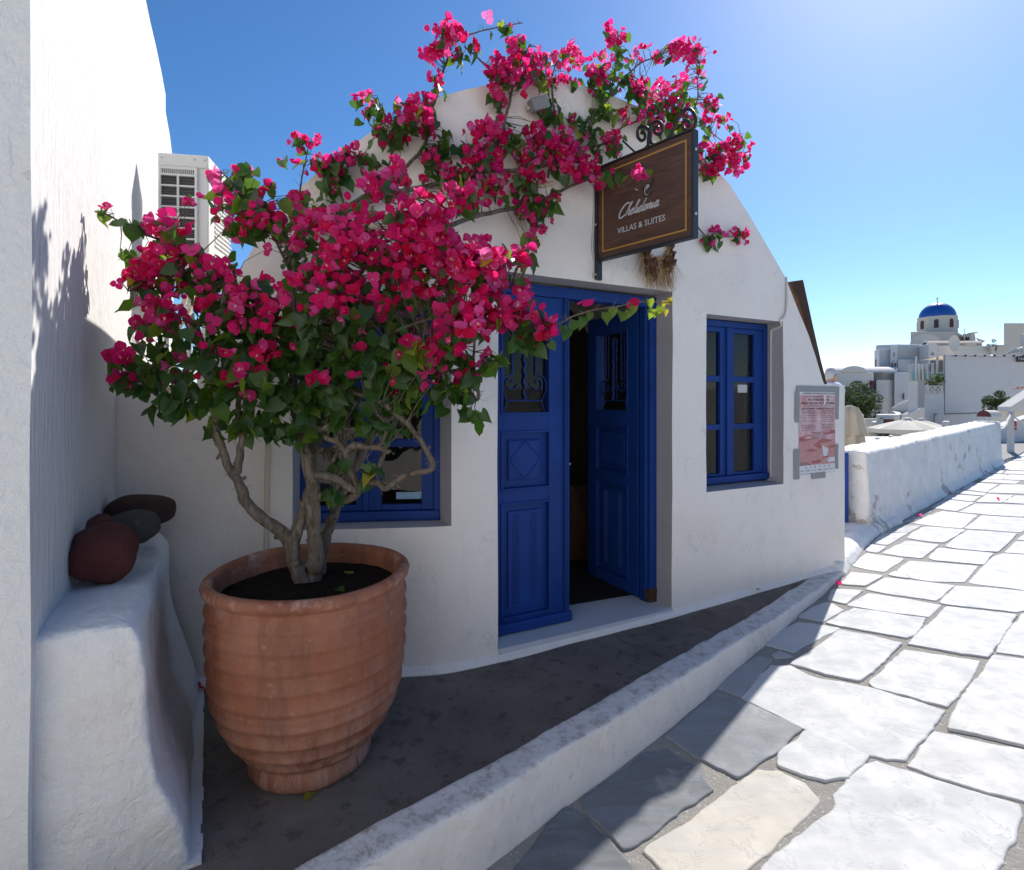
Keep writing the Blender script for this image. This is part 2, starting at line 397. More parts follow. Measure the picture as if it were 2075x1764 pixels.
M['marblesill'] = simple('marble_sill', (.55,.57,.60), .4, 0, .001, 30, .12, 4)
M['reddirt'] = M['rock_brown']

# ------------------------------------------------------------------ plan of the place
A0 = V(-.42, 3.0165); P1 = V(-.262, 3.064); dA = V(.9945, .1045).normalized(); dB = V(.891, .454).normalized()
B0 = V(-.084, 3.155); nB = V(-dB.y, dB.x); nA = V(-dA.y, dA.x)      # into the house
SA = -.365
def plan(s):
    if s >= -.2: return B0+dB*s
    if s >= SA:
        t = (s+.2)/(SA+.2); return P1+(A0-P1)*t
    return A0+dA*(s-SA)
def nrm(s):     # inward normal
    if s >= -.1: return nB
    if s <= SA-.1: return nA
    t = (s-(SA-.1))/(-.1-(SA-.1)); return (nA*(1-t)+nB*t).normalized()
def fpt(s, z, off=0):
    p = plan(s)-nrm(s)*off; return V(p.x, p.y, z)
def s_of(px):
    k = (px-CX)/F
    def solve(o, d): return (k*o.y-o.x)/(d.x-k*d.y)
    s = solve(B0, dB)
    if s >= -.2: return s
    dd = (P1-A0); a = solve(A0, dd.normalized())
    if a >= 0: return SA+a
    return SA+solve(A0, dA)
def fz(px, py):
    s = s_of(px); return s, (HY-py)*plan(s).y/F
def fac(px, py, off=0):
    s = s_of(px); return at(px, py, fpt(s, 0, off).y)
KD = V(.70, .714)                                    # direction of the lane
ZG = [(-6,-1.9),(0,-1.655),(1.449,-1.59),(2.36,-1.55),(3.53,-1.51),(5.36,-1.475),(7.04,-1.465),(16.06,-1.40),(40,-1.1)]
def zg(x, y): return lerp_tab(ZG, .70*x+.714*y)
def ground(px, py, dz=0):
    Y = 3.0
    for _ in range(60):
        x = (px-CX)/F*Y; z = zg(x, Y)+dz; Yn = -z*F/(py-HY); Y = .5*Y+.5*Yn
    return V((px-CX)/F*Y, Y, zg((px-CX)/F*Y, Y)+dz)
YZ = [(-3,-1.525),(-.1,-1.517),(1.2,-1.50),(2.4,-1.45),(3.2,-1.43)]
def yz(x): return lerp_tab(YZ, x)

# ------------------------------------------------------------------ ground, lane, yard
mb = MB()
N_ = 60
def gsheet(x0, x1, y0, y1, n, zf, m):
    for i in range(n):
        for j in range(n):
            xs = (x0+(x1-x0)*i/n, x0+(x1-x0)*(i+1)/n); ys = (y0+(y1-y0)*j/n, y0+(y1-y0)*(j+1)/n)
            m.face([V(xs[0], ys[0], zf(xs[0], ys[0])), V(xs[1], ys[0], zf(xs[1], ys[0])), V(xs[1], ys[1], zf(xs[1], ys[1])), V(xs[0], ys[1], zf(xs[0], ys[1]))])
# lane mortar bed, a strip along KD
perp = V(.714, -.70)
def lane_pt(s, t): # s along, t to the right of kerb line
    p = KD*s+perp*t; return p
mb = MB(); ss = [-4+i*.25 for i in range(48)]+[8+i for i in range(14)]
for i in range(len(ss)-1):
    for t0 in range(-1, 12):
        ts = (t0*.5-.25+(-.0), t0*.5+.25); q = []
        for s_, t_ in ((ss[i], ts[0]), (ss[i+1], ts[0]), (ss[i+1], ts[1]), (ss[i], ts[1])):
            p = lane_pt(s_, t_-1.25); q.append(V(p.x, p.y, zg(p.x, p.y)-.007))
        mb.face(q[::-1])
lane = mb.build('lane', M['mortar'], smooth=True, merge=True); tag(lane, kind='structure')
# big ground
mb = MB(); mb.face([(-1200,-1200,-6.5),(1200,-1200,-6.5),(1200,1200,-6.5),(-1200,1200,-6.5)])
gr = mb.build('ground', M['farbeige']); tag(gr, kind='structure')

# slabs, traced as polygons where they lie on the lane
def cv(ox, oy, s_): return lambda x, y: ((ox+x/s_)/1.974, (oy+y/s_)/1.974)
V8 = cv(2100,1900,1.0396); V5b = cv(2100,2900,2.075); V6b = cv(2600,2300,2.3056); V7b = cv(3200,2300,2.316); V8b = cv(3000,2800,1.893); VA = cv(3400,1780,2.981)
SL = [
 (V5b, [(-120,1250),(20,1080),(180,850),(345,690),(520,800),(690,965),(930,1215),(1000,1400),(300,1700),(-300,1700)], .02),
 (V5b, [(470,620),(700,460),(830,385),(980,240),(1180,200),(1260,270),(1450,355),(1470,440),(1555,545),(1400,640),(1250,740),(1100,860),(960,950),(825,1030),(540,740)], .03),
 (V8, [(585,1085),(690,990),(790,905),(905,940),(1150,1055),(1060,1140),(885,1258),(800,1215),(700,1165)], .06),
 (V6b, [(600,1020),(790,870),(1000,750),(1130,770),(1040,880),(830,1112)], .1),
 (V8b, [(425,235),(510,270),(700,345),(895,430),(740,585),(570,605),(400,560),(215,495),(235,400)], .55),
 (V8, [(495,1560),(740,1395),(870,1295),(960,1226),(1050,1228),(1160,1282),(1222,1350),(1100,1480),(1000,1570),(915,1645),(800,1740),(640,1720)], .86),
 (V8b, [(100,1260),(330,1050),(520,910),(655,810),(640,720),(740,590),(850,500),(960,465),(1190,540),(1450,625),(1700,700),(1920,762),(2030,790),(2050,880),(1990,1050),(1900,1220),(1850,1400),(1500,1700),(-100,1600)], .5),
 (V8b, [(1192,498),(1300,350),(1405,242),(1560,272),(1850,345),(2075,385),(2300,430),(2300,815),(2075,760),(1800,695),(1450,588)], .6),
 (V8, [(905,928),(985,830),(1020,792),(1110,795),(1200,842),(1310,862),(1430,885),(1600,932),(1745,982),(1660,1085),(1580,1185),(1500,1180),(1420,1165),(1290,1110),(1150,1048)], .52),
 (V8, [(1105,787),(1190,732),(1310,647),(1450,675),(1568,702),(1440,820),(1390,855),(1250,830)], .45),
 (V7b, [(650,1000),(800,850),(960,692),(1300,740),(1668,797),(1560,980),(1455,1120),(1360,1222),(1150,1170),(900,1100),(700,1050)], .58),
 (V7b, [(1790,748),(2075,785),(2400,835),(2400,1650),(2075,1580),(1700,1490),(1372,1430),(1390,1330),(1560,1060),(1700,900)], .62),
 (V7b, [(998,640),(1180,470),(1360,297),(1700,335),(2005,372),(1840,630),(1740,763),(1500,733)], .48),
 (V7b, [(245,445),(370,370),(500,312),(850,360),(1172,402),(1060,550),(980,583),(820,553),(380,478)], .38),
 (V7b, [(435,280),(640,168),(1000,225),(1308,277),(1190,388),(860,345),(560,298)], .57),
 (V6b, [(1062,638),(1230,505),(1370,432),(1500,447),(1755,490),(1560,582),(1400,655),(1330,708),(1190,670)], .4),
 (V6b, [(1372,385),(1500,295),(1640,242),(1782,320),(1600,428)], .44),
 (V6b, [(1645,228),(1690,132),(1955,142),(1800,268)], .36),
 (V6b, [(1130,732),(1190,698),(1318,747),(1150,763)], .2),
 (V7b, [(604,132),(790,22),(1100,55),(1438,97),(1260,238),(800,172)], .66),
 (V7b, [(380,88),(470,-25),(770,8),(600,103)], .7),
 (V7b, [(1298,250),(1440,102),(1760,122),(2180,160),(2070,328),(2000,343),(1320,268)], .5),
 (VA, [(1412,1640),(1560,1475),(1700,1335),(1820,1292),(2075,1308),(2300,1330),(2300,1765),(2000,1715),(1600,1668)], .47),
 (VA, [(455,1552),(545,1505),(640,1540),(715,1592),(560,1570)], .5),
 (VA, [(560,1500),(640,1430),(715,1380),(1100,1405),(1530,1442),(1350,1635),(980,1628),(735,1590),(690,1540)], .42),
 (VA, [(25,1440),(200,1292),(650,1357),(400,1513),(220,1488)], .52),
 (VA, [(375,1290),(530,1210),(690,1142),(1062,1190),(850,1352),(600,1328)], .3),
 (VA, [(935,1348),(1060,1232),(1700,1292),(1590,1430),(1000,1378)], .56),
 (VA, [(672,1110),(760,1040),(880,978),(1150,990),(1382,1017),(1110,1168),(880,1145)], .39),
 (VA, [(1135,1213),(1260,1110),(1400,1022),(1700,1038),(2000,1057),(1760,1278),(1300,1243)], .33),
 (VA, [(755,930),(920,850),(1100,787),(1520,837),(1330,998),(870,948)], .61),
 (VA, [(1362,993),(1570,842),(2075,872),(2300,892),(2030,1043),(1500,1003)], .3),
 (VA, [(1288,798),(1510,697),(2200,717),(2060,860),(1600,828)], .35),
 (VA, [(965,750),(1130,652),(1480,690),(1272,793)], .3),
 (VA, [(1505,688),(1640,583),(1950,602),(1800,693)], .4),
 (VA, [(1822,690),(1970,602),(2300,612),(2200,710)], .32),
 (VA, [(1110,640),(1190,588),(1560,613),(1450,678)], .44),
 (VA, [(1215,575),(1300,542),(1625,577),(1590,608)], .34),
 (VA, [(1340,530),(1440,452),(1768,467),(1620,565)], .57),
 (VA, [(1632,570),(1810,472),(2250,482),(2200,590)], .28),
 (VA, [(1560,440),(1620,412),(2040,432),(1970,465)], .5),
 (VA, [(1540,400),(1640,347),(1880,357),(1800,413)], .4),
 (VA, [(1812,413),(1900,357),(2250,367),(2200,425)], .45),
 (VA, [(1650,332),(1690,302),(1838,307),(1810,340)], .4),
 (VA, [(1832,340),(1870,312),(2250,322),(2200,355)], .3),
 (VA, [(1720,292),(1820,222),(1920,192),(2230,202),(2100,308)], .55),
 (VA, [(1935,180),(2075,95),(2300,72),(2300,190)], .4),
 (VA, [(195,1268),(230,1183),(440,1212),(330,1288)], .3),
 (VA, [(262,1168),(400,1055),(690,1048),(440,1198)], .3),
 (VA, [(405,1040),(580,962),(860,955),(700,1043)], .12),
 (VA, [(640,925),(760,860),(1010,775),(750,905)], .15),
 (VA, [(1835,1285),(1985,1147),(2300,1155),(2300,1312)], .45),
 (VA, [(1985,1130),(2110,1045),(2300,1055),(2300,1147)], .38),
 (V7b, [(1818,715),(1860,600),(1960,470),(2075,360),(2300,385),(2300,788),(2075,748)], .5),
]
rnd = random.Random(11)
def slab(poly, name='paving_slab', h=.0, tint=.5):
    n = len(poly); pts = []; cen = sum(poly, V(0,0,0))/n
    if sum(poly[i].x*poly[(i+1)%n].y-poly[(i+1)%n].x*poly[i].y for i in range(n)) < 0: poly = poly[::-1]
    for i in range(n):
        a, b = poly[i], poly[(i+1)%n]; L = (b-a).length; k = max(2, int(L/(.016 if a.y < 4 else .035)))
        for j in range(k):
            q = a.lerp(b, j/k)
            if 0 < j < k: 
                nr = V(-(b-a).y, (b-a).x, 0).normalized(); q = q+nr*(noise.noise(q*7)*.009+noise.noise(q*31)*.006+noise.noise(q*70)*.003-.006)
            if j == 0: q = q+(q-cen).normalized()*.014
            pts.append(q)
    # round the corners a bit
    for _ in range(1):
        pts = [(pts[i-1]+pts[i]*3+pts[(i+1)%len(pts)])/5 for i in range(len(pts))]
    c = sum(pts, V(0,0,0))/len(pts); area = 0
    for i in range(len(pts)):
        area += pts[i].x*pts[(i+1)%len(pts)].y-pts[(i+1)%len(pts)].x*pts[i].y
    if area < 0: pts = pts[::-1]
    n = len(pts); ins = []; ins2 = []
    for i in range(n):
        t = (pts[(i+3)%n]-pts[i-3]); nr = V(-t.y, t.x, 0).normalized()
        ins.append(pts[i]+nr*.0025); ins2.append(pts[i]+nr*.009)
    tx, ty = rnd.uniform(-.004, .004), rnd.uniform(-.004, .004)
    zc = zg(c.x, c.y); gr_x = (zg(c.x+KD.x*.2, c.y+KD.y*.2)-zg(c.x-KD.x*.2, c.y-KD.y*.2))/.4
    def Z(p, dz): return V(p.x, p.y, zc+gr_x*((p.x-c.x)*KD.x+(p.y-c.y)*KD.y)+h+dz+(p.x-c.x)*tx+(p.y-c.y)*ty)
    vs = [Z(p, -.03) for p in pts]+[Z(p, -.0045) for p in pts]+[Z(p, -.0012) for p in ins]+[Z(p, 0) for p in ins2]
    o = c.copy(); o.z = 0; me = bpy.data.meshes.new(name)
    fs = []
    for r in range(3): fs += [(r*n+i, r*n+(i+1)%n, (r+1)*n+(i+1)%n, (r+1)*n+i) for i in range(n)]
    fs.append(tuple(range(3*n, 4*n)))
    me.from_pydata([tuple(v-o) for v in vs], [], fs); me.materials.append(M['marble'])
    me.polygons.foreach_set('use_smooth', [True]*len(me.polygons)); me.polygons[-1].use_smooth = False
    me.polygons.foreach_set('use_smooth', [i >= 2*n for i in range(len(me.polygons))]); me.polygons[-1].use_smooth = False
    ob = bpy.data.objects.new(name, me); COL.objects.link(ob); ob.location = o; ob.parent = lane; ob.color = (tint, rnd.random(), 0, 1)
    return ob
polys = []
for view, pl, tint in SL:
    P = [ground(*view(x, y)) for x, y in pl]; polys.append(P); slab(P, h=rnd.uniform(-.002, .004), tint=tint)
# the same paving carried on outside the photograph
def inside(p, poly):
    r = False; n = len(poly)
    for i in range(n):
        a, b = poly[i], poly[(i+1)%n]
        if (a.y > p.y) != (b.y > p.y) and p.x < (b.x-a.x)*(p.y-a.y)/(b.y-a.y)+a.x: r = not r
    return r
def seen(p):
    if p.y < .3: return False
    px = CX+p.x/p.y*F; py = HY-p.z/p.y*F
    return -10 < px < 2085 and -10 < py < 1775
tt = [-.02, .5, .98, 1.5, 2.05, 2.6, 3.1, 3.7, 4.3]
for r in range(len(tt)-1):
    s_ = -3.0+rnd.random()*.3
    while s_ < 16:
        L = rnd.uniform(.4, .85)
        cs = [(s_+.02, tt[r]+.02), (s_+L-.02, tt[r]+.02), (s_+L-.02+rnd.uniform(-.02,.02), tt[r+1]-.02), (s_+.02+rnd.uniform(-.02,.02), tt[r+1]-.02)]
        P = []
        for a, b in cs:
            q = KD*a+perp*(b-1.32); P.append(V(q.x, q.y, zg(q.x, q.y)))
        mids = P+[(P[0]+P[2])/2]+[(P[i]+P[(i+1)%4])/2 for i in range(4)]
        if not any(seen(q) for q in mids) and not any(inside(q, pl) for q in mids for pl in polys): slab(P, tint=rnd.uniform(.3,.9))
        s_ += L

# kerb
KT = [(-2.2,.05,-1.46),(-1.3,.85,-1.42),(-.457,1.569,-1.372),(.05,1.98,-1.37),(.75,2.57,-1.357),(1.20,3.00,-1.38),(1.60,3.38,-1.405),(2.10,3.87,-1.425),(2.60,4.36,-1.44),(2.86,4.63,-1.445)]
mb = MB(); prev = None
kp = catmull([V(*k) for k in KT], 6)
rows = []
for i, p in enumerate(kp):
    t = (kp[min(i+1, len(kp)-1)]-kp[max(i-1, 0)]); t.z = 0; t.normalize(); nl = V(-t.y, t.x, 0)
    w = .135
    j = noise.noise(p*3)*.008
    zb = zg(p.x, p.y)-.06
    a = V(p.x, p.y, zb)-nl*(.018+j); b = p-nl*j; c = p+nl*(w+noise.noise(p*4+V(5,5,5))*.01); d = V(c.x, c.y, yz(c.x)-.06)
    rows.append([a, b, c, d])
for i in range(len(rows)-1):
    A, B = rows[i], rows[i+1]
    for k in range(4): mb.face([A[k], B[k], B[(k+1)%4], A[(k+1)%4]])
mb.face(rows[0]); mb.face(rows[-1][::-1])
def organic(o, vox=.014, it=5, disp=.010, scale=.16, fac_=.5):
    r = o.modifiers.new('remesh', 'REMESH'); r.mode = 'VOXEL'; r.voxel_size = vox; r.use_smooth_shade = True
    s = o.modifiers.new('smooth', 'SMOOTH'); s.iterations = it; s.factor = fac_
    tex = bpy.data.textures.get('lump') or bpy.data.textures.new('lump', 'CLOUDS'); tex.noise_scale = scale; tex.noise_depth = 3
    d = o.modifiers.new('disp', 'DISPLACE'); d.texture = tex; d.strength = disp; d.mid_level = .5; d.texture_coords = 'GLOBAL'
    return o
kerb = mb.build('kerb', M['kerb'], merge=True); tag(kerb, kind='structure')
organic(kerb, .012, 2, .012)

# yard: dark concrete between house, bench and kerb
mb = MB()
cols = [-3+i*.2 for i in range(30)]
for i in range(len(cols)-1):
    x0, x1 = cols[i], cols[i+1]
    def ylow(x):
        best = None
        for a, b in zip(kp[:-1], kp[1:]):
            if a.x <= x <= b.x: return a.y+(b.y-a.y)*(x-a.x)/(b.x-a.x)+.05
        return .2 if x < kp[0].x else 4.8
    def yhigh(x): return 3.2+max(0, x+.2)*.52+.25
    l0, l1, h0, h1 = ylow(x0), ylow(x1), yhigh(x0), yhigh(x1)
    if l0 < h0 and l1 < h1+.3:
        for k in range(6):
            q = [(x0, l0+(h0-l0)*k/6), (x1, l1+(h1-l1)*k/6), (x1, l1+(h1-l1)*(k+1)/6), (x0, l0+(h0-l0)*(k+1)/6)]
            mb.face([V(x, y, yz(x)) for x, y in q])
yard = mb.build('yard', M['concrete'], merge=True); tag(yard, kind='structure')

# ------------------------------------------------------------------ the house
house = empty('whitewashed_house', (B0.x, B0.y, -1.5)); tag(house, 'white vaulted house with blue double door and two blue windows behind the potted bougainvillea', 'house')
OUT = [(200,795),(399,794),(401,700),(440,625),(524,486),(563,432),(600,388),(674,322),(758,264),(858,211),(896,195),(993,172),(1060,165),(1116,164),(1199,178),(1297,220),(1365,266),(1421,315),(1478,375),(1524,445),(1592,562),(1604,592),(1639,679),(1667,772),(1670,779),(1712,781)]
outl = []
for x, y in OUT: 
    s, z = fz(x, y); outl.append((s, z))
outl[-1] = (s_of(1712), outl[-1][1])
SMAX = outl[-1][0]; SMIN = -2.095
def ztop(s): return lerp_tab(outl, s)
DOOR = (0.0, 1.355, -1.49, .762); WR = (1.68, 2.532, -.668, .630); WL = (s_of(592.5), s_of(915), -.710, .585)
OPEN = [(DOOR, .147, 0, .012), (WR, .137, 0, .012), (WL, .128, 0, .065)]
sb = sorted(set([SMIN, SMAX]+[round(SMIN+i*.07, 4) for i in range(1, int((SMAX-SMIN)/.07))]+[v for o in OPEN for v in o[0][:2]]+[p[0] for p in outl if SMIN < p[0] < SMAX]))
zb = sorted(set([-1.62+i*.07 for i in range(57)]+[v for o in OPEN for v in o[0][2:]]))
def clean(l, keep, e=.018):
    out = []
    for v in l:
        if out and v-out[-1] < e:
            if any(abs(v-k) < 1e-6 for k in keep) and not any(abs(out[-1]-k) < 1e-6 for k in keep): out[-1] = v
            elif any(abs(v-k) < 1e-6 for k in keep): out.append(v)
            continue
        out.append(v)
    return out
sb = clean(sb, [v for o in OPEN for v in o[0][:2]]+[p[0] for p in outl]+[SMAX])
zb = clean(zb, [v for o in OPEN for v in o[0][2:]])
def wob(s, z):
    w = noise.noise(V(s*1.3, z*1.3, 3))*.012+noise.noise(V(s*4, z*4, 9))*.004
    return w
def fw(s, z, off=0): return fpt(s, z, off+wob(s, z))
mb = MB(); EPS = 1e-4
for i in range(len(sb)-1):
    s0, s1 = sb[i], sb[i+1]; t0, t1 = ztop(s0+EPS), ztop(s1-EPS)
    for k in range(len(zb)-1):
        z0, z1 = zb[k], zb[k+1]; sm, zm = (s0+s1)/2, (z0+z1)/2
        if any(o[0][0] < sm < o[0][1] and o[0][2] < zm < o[0][3] for o in OPEN): continue
        q = [(s0, min(z0, t0)), (s1, min(z0, t1)), (s1, min(z1, t1)), (s0, min(z1, t0))]
        if z0 >= t0 and z0 >= t1: continue
        pts = [fw(*a) for a in q]; u = []
        for p in pts:
            if not u or (p-u[-1]).length > 1e-5: u.append(p)
        if (u[0]-u[-1]).length < 1e-5: u.pop()
        if len(u) > 2: mb.face(u)
wallobj = mb.build('front_wall', M['wall'], house, smooth=True, merge=1e-4)
for p_ in (wallobj,): 
    pass
# reveals of the openings
mb = MB()
for (s0, s1, z0, z1), dep, spl, spr in OPEN:
    D = dep+.03
    def inn(s, z, so): return fpt(s+so, z, -D)
    zs = [z for z in zb if z0-1e-6 <= z <= z1+1e-6]; sss = [s for s in sb if s0-1e-6 <= s <= s1+1e-6]
    for a, b in zip(zs[:-1], zs[1:]):
        mb.face([fw(s1, a), inn(s1, a, -spr), inn(s1, b, -spr), fw(s1, b)]); mb.face([fw(s0, b), inn(s0, b, 0), inn(s0, a, 0), fw(s0, a)])
    for a, b in zip(sss[:-1], sss[1:]):
        def sh(s): return -spr*(s-s0)/(s1-s0)
        mb.face([fw(a, z1), fw(b, z1), inn(b, z1-.0, sh(b)), inn(a, z1-.0, sh(a))])
        mb.face([fw(b, z0), fw(a, z0), inn(a, z0+.012, sh(a)), inn(b, z0+.012, sh(b))])
mb.build('window_reveal', M['reveal'], house, smooth=False, merge=1e-4)
# vault roof, sides and inside
mb = MB(); BACK = 4.2; n3 = V(nB.x, nB.y, 0)
prof = [(s, z) for s, z in outl if s > outl[1][0]-1e-6]
pp = []
for a, b in zip(prof[:-1], prof[1:]):
    for k in range(4): pp.append((a[0]+(b[0]-a[0])*k/4, a[1]+(b[1]-a[1])*k/4))
pp.append(prof[-1])
rd = empty  # noqa
for (sa, za), (sb_, zb_) in zip(pp[:-1], pp[1:]):
    for k in range(8):
        d0, d1 = BACK*k/8, BACK*(k+1)/8
        mb.face([fw(sa, za)+n3*d0, fw(sb_, zb_)+n3*d0, fw(sb_, zb_)+n3*d1, fw(sa, za)+n3*d1])
e0, e1 = fw(*pp[0]), fw(*pp[-1])
mb.face([e0, V(e0.x, e0.y, -1.7), V(e0.x, e0.y, -1.7)+n3*BACK, e0+n3*BACK]); mb.face([e1, e1+n3*BACK, V(e1.x, e1.y, -1.7)+n3*BACK, V(e1.x, e1.y, -1.7)])
mb.face([fw(*p)+n3*BACK for p in pp]+[V(e1.x, e1.y, -1.7)+n3*BACK, V(e0.x, e0.y, -1.7)+n3*BACK])
mb.build('vaulted_roof', M['wall'], house, smooth=True, merge=1e-4)
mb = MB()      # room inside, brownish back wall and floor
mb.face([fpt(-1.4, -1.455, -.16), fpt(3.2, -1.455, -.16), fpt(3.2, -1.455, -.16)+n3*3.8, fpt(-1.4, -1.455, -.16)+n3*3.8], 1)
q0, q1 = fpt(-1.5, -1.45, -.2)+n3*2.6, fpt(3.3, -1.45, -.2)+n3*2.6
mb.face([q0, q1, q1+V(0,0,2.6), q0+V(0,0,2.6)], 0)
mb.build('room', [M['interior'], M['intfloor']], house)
# the low wall beside the house with its flat top, and the terrace behind it
mb = MB()
l0, l1 = fw(-2.09, outl[0][1]), fw(outl[1][0], outl[1][1])
mb.prism([l0, l1, l1+n3*.32, l0+n3*.32], (0, 0, -.25))
mb.prism([l0+n3*.33-V(.3,0,.03), l1+n3*.33-V(0,0,.03), l1+n3*3.0-V(0,0,.03), l0+n3*3.0-V(.3,0,.03)], (0, 0, -.25))
mb.build('low_wall_top', M['wall'], house)

def wframe(mb, s0, s1, z0, z1, off, w, th, sfun=fpt, bw=None):
    """rectangular frame of four members in the wall plane, off = outward offset of its outer face"""
    bw = bw or w
    def bar(a, b, c, d):
        pts = [sfun(a, c, off), sfun(b, c, off), sfun(b, d, off), sfun(a, d, off)]
        q = [sfun(a, c, off-th), sfun(b, c, off-th), sfun(b, d, off-th), sfun(a, d, off-th)]
        mb.add(pts+q, [(0,1,2,3),(4,7,6,5),(0,4,5,1),(1,5,6,2),(2,6,7,3),(3,7,4,0)])
    bar(s0, s0+w, z0, z1); bar(s1-w, s1, z0, z1); bar(s0+w, s1-w, z1-w, z1); bar(s0+w, s1-w, z0, z0+bw)
    return bar
def window(s0, s1, z0, z1, off, glassrows, parent, gl, gr_, label=None):
    """outer frame, two casements with three panes each"""
    mb = MB(); wframe(mb, s0, s1, z0, z1, off, .048, .07)
    # sill ledge of the frame
    mb.add(*boxsz(s0+.01, s1-.01, z0+.012, z0+.06, off+.018, .06))
    w = mb.build('window', M['blue'], parent); bevel(w, .004, 2)
    if label: w['label'] = label
    mid = (s0+s1)/2
    for a, b, g in ((s0+.048, mid-.004, gl), (mid+.004, s1-.048, gr_)):
        mb = MB(); o2 = off-.012
        bar = wframe(mb, a, b, z0+.062, z1-.05, o2, (g[0]-a), .045, bw=glassrows[-1][1]-(z0+.062))
        # overwrite: stiles according to glass edges
        mb = MB()
        def bar(sa, sb2, za, zb2, oo=o2, th=.045):
            mb.add(*boxsz(sa, sb2, za, zb2, oo, th))
        bar(a, g[0], z0+.062, z1-.05); bar(g[1], b, z0+.062, z1-.05)
        rr = sorted(glassrows)
        bar(g[0], g[1], z0+.062, rr[0][0]); bar(g[0], g[1], rr[-1][1], z1-.05)
        for k in range(len(rr)-1): bar(g[0], g[1], rr[k][1], rr[k+1][0], o2-.004, .034)
        c = mb.build('casement', M['blue'], w); bevel(c, .004, 2)
        for r0, r1 in rr:
            mb2 = MB(); mb2.face([fpt(g[0]-.004, r0-.004, o2-.022), fpt(g[1]+.004, r0-.004, o2-.022), fpt(g[1]+.004, r1+.004, o2-.022), fpt(g[0]-.004, r1+.004, o2-.022)])
            p = mb2.build('pane', M['glass'], w)
    mb = MB(); mb.add(*boxsz(mid-.016, mid+.016, z0+.062, z1-.05, off+.006, .03)); a = mb.build('middle_bead', M['blue'], w); bevel(a, .005, 2)
    return w
def boxsz(s0, s1, z0, z1, off, th):
    pts = [fpt(s0, z0, off), fpt(s1, z0, off), fpt(s1, z1, off), fpt(s0, z1, off)]
    q = [fpt(s0, z0, off-th), fpt(s1, z0, off-th), fpt(s1, z1, off-th), fpt(s0, z1, off-th)]
    return pts+q, [(0,1,2,3),(4,7,6,5),(0,4,5,1),(1,5,6,2),(2,6,7,3),(3,7,4,0)]
window(1.602, 2.530, -.650, .622, -.137, [(.193,.533),(-.185,.146),(-.568,-.229)], house, (1.757,1.991), (2.144,2.378), 'small blue window right of the door')
sl = s_of
def s_at(px, off):     # wall parameter at an inset plane, left part of the front
    s = s_of(px)
    for _ in range(20):
        p = fpt(s, 0, off); k = CX+p.x/p.y*F; s += (px-k)/F*p.y*.9
    return s
WLo = -.128
window(s_at(588, WLo)-.03, s_at(893, WLo), -.700, .575, WLo, [(.12,.47),(-.225,.075),(-.605,-.272)], house, (s_at(622,WLo), s_at(720,WLo)), (s_at(772,WLo), s_at(854,WLo)), 'blue window behind the trunks of the plant')
# sticker in the right window, leaflet in the left window
mb = MB(); s_, z_ = s_at(1504, -.14), 0; 
def sticker(px0, py0, px1, py1, off, name, mat, parent):
    s0, s1 = s_at(px0, off), s_at(px1, off); Y0 = fpt(s0, 0, off).y
    z0, z1 = (HY-py1)*Y0/F, (HY-py0)*Y0/F
    m_ = MB(); m_.add(*boxsz(s0, s1, z0, z1, off, .002)); return m_.build(name, mat, parent)
wins = [o for o in house.children if o.name.startswith('window') and 'reveal' not in o.name]
st = sticker(1495, 780, 1514, 796, -.169, 'sticker', M['silver'], wins[0]); 
lf = sticker(803, 998, 856, 1012, -.160, 'leaflet', simple('leaflet_print', (.22,.36,.50), .5, vs=40, var=.4), wins[1])

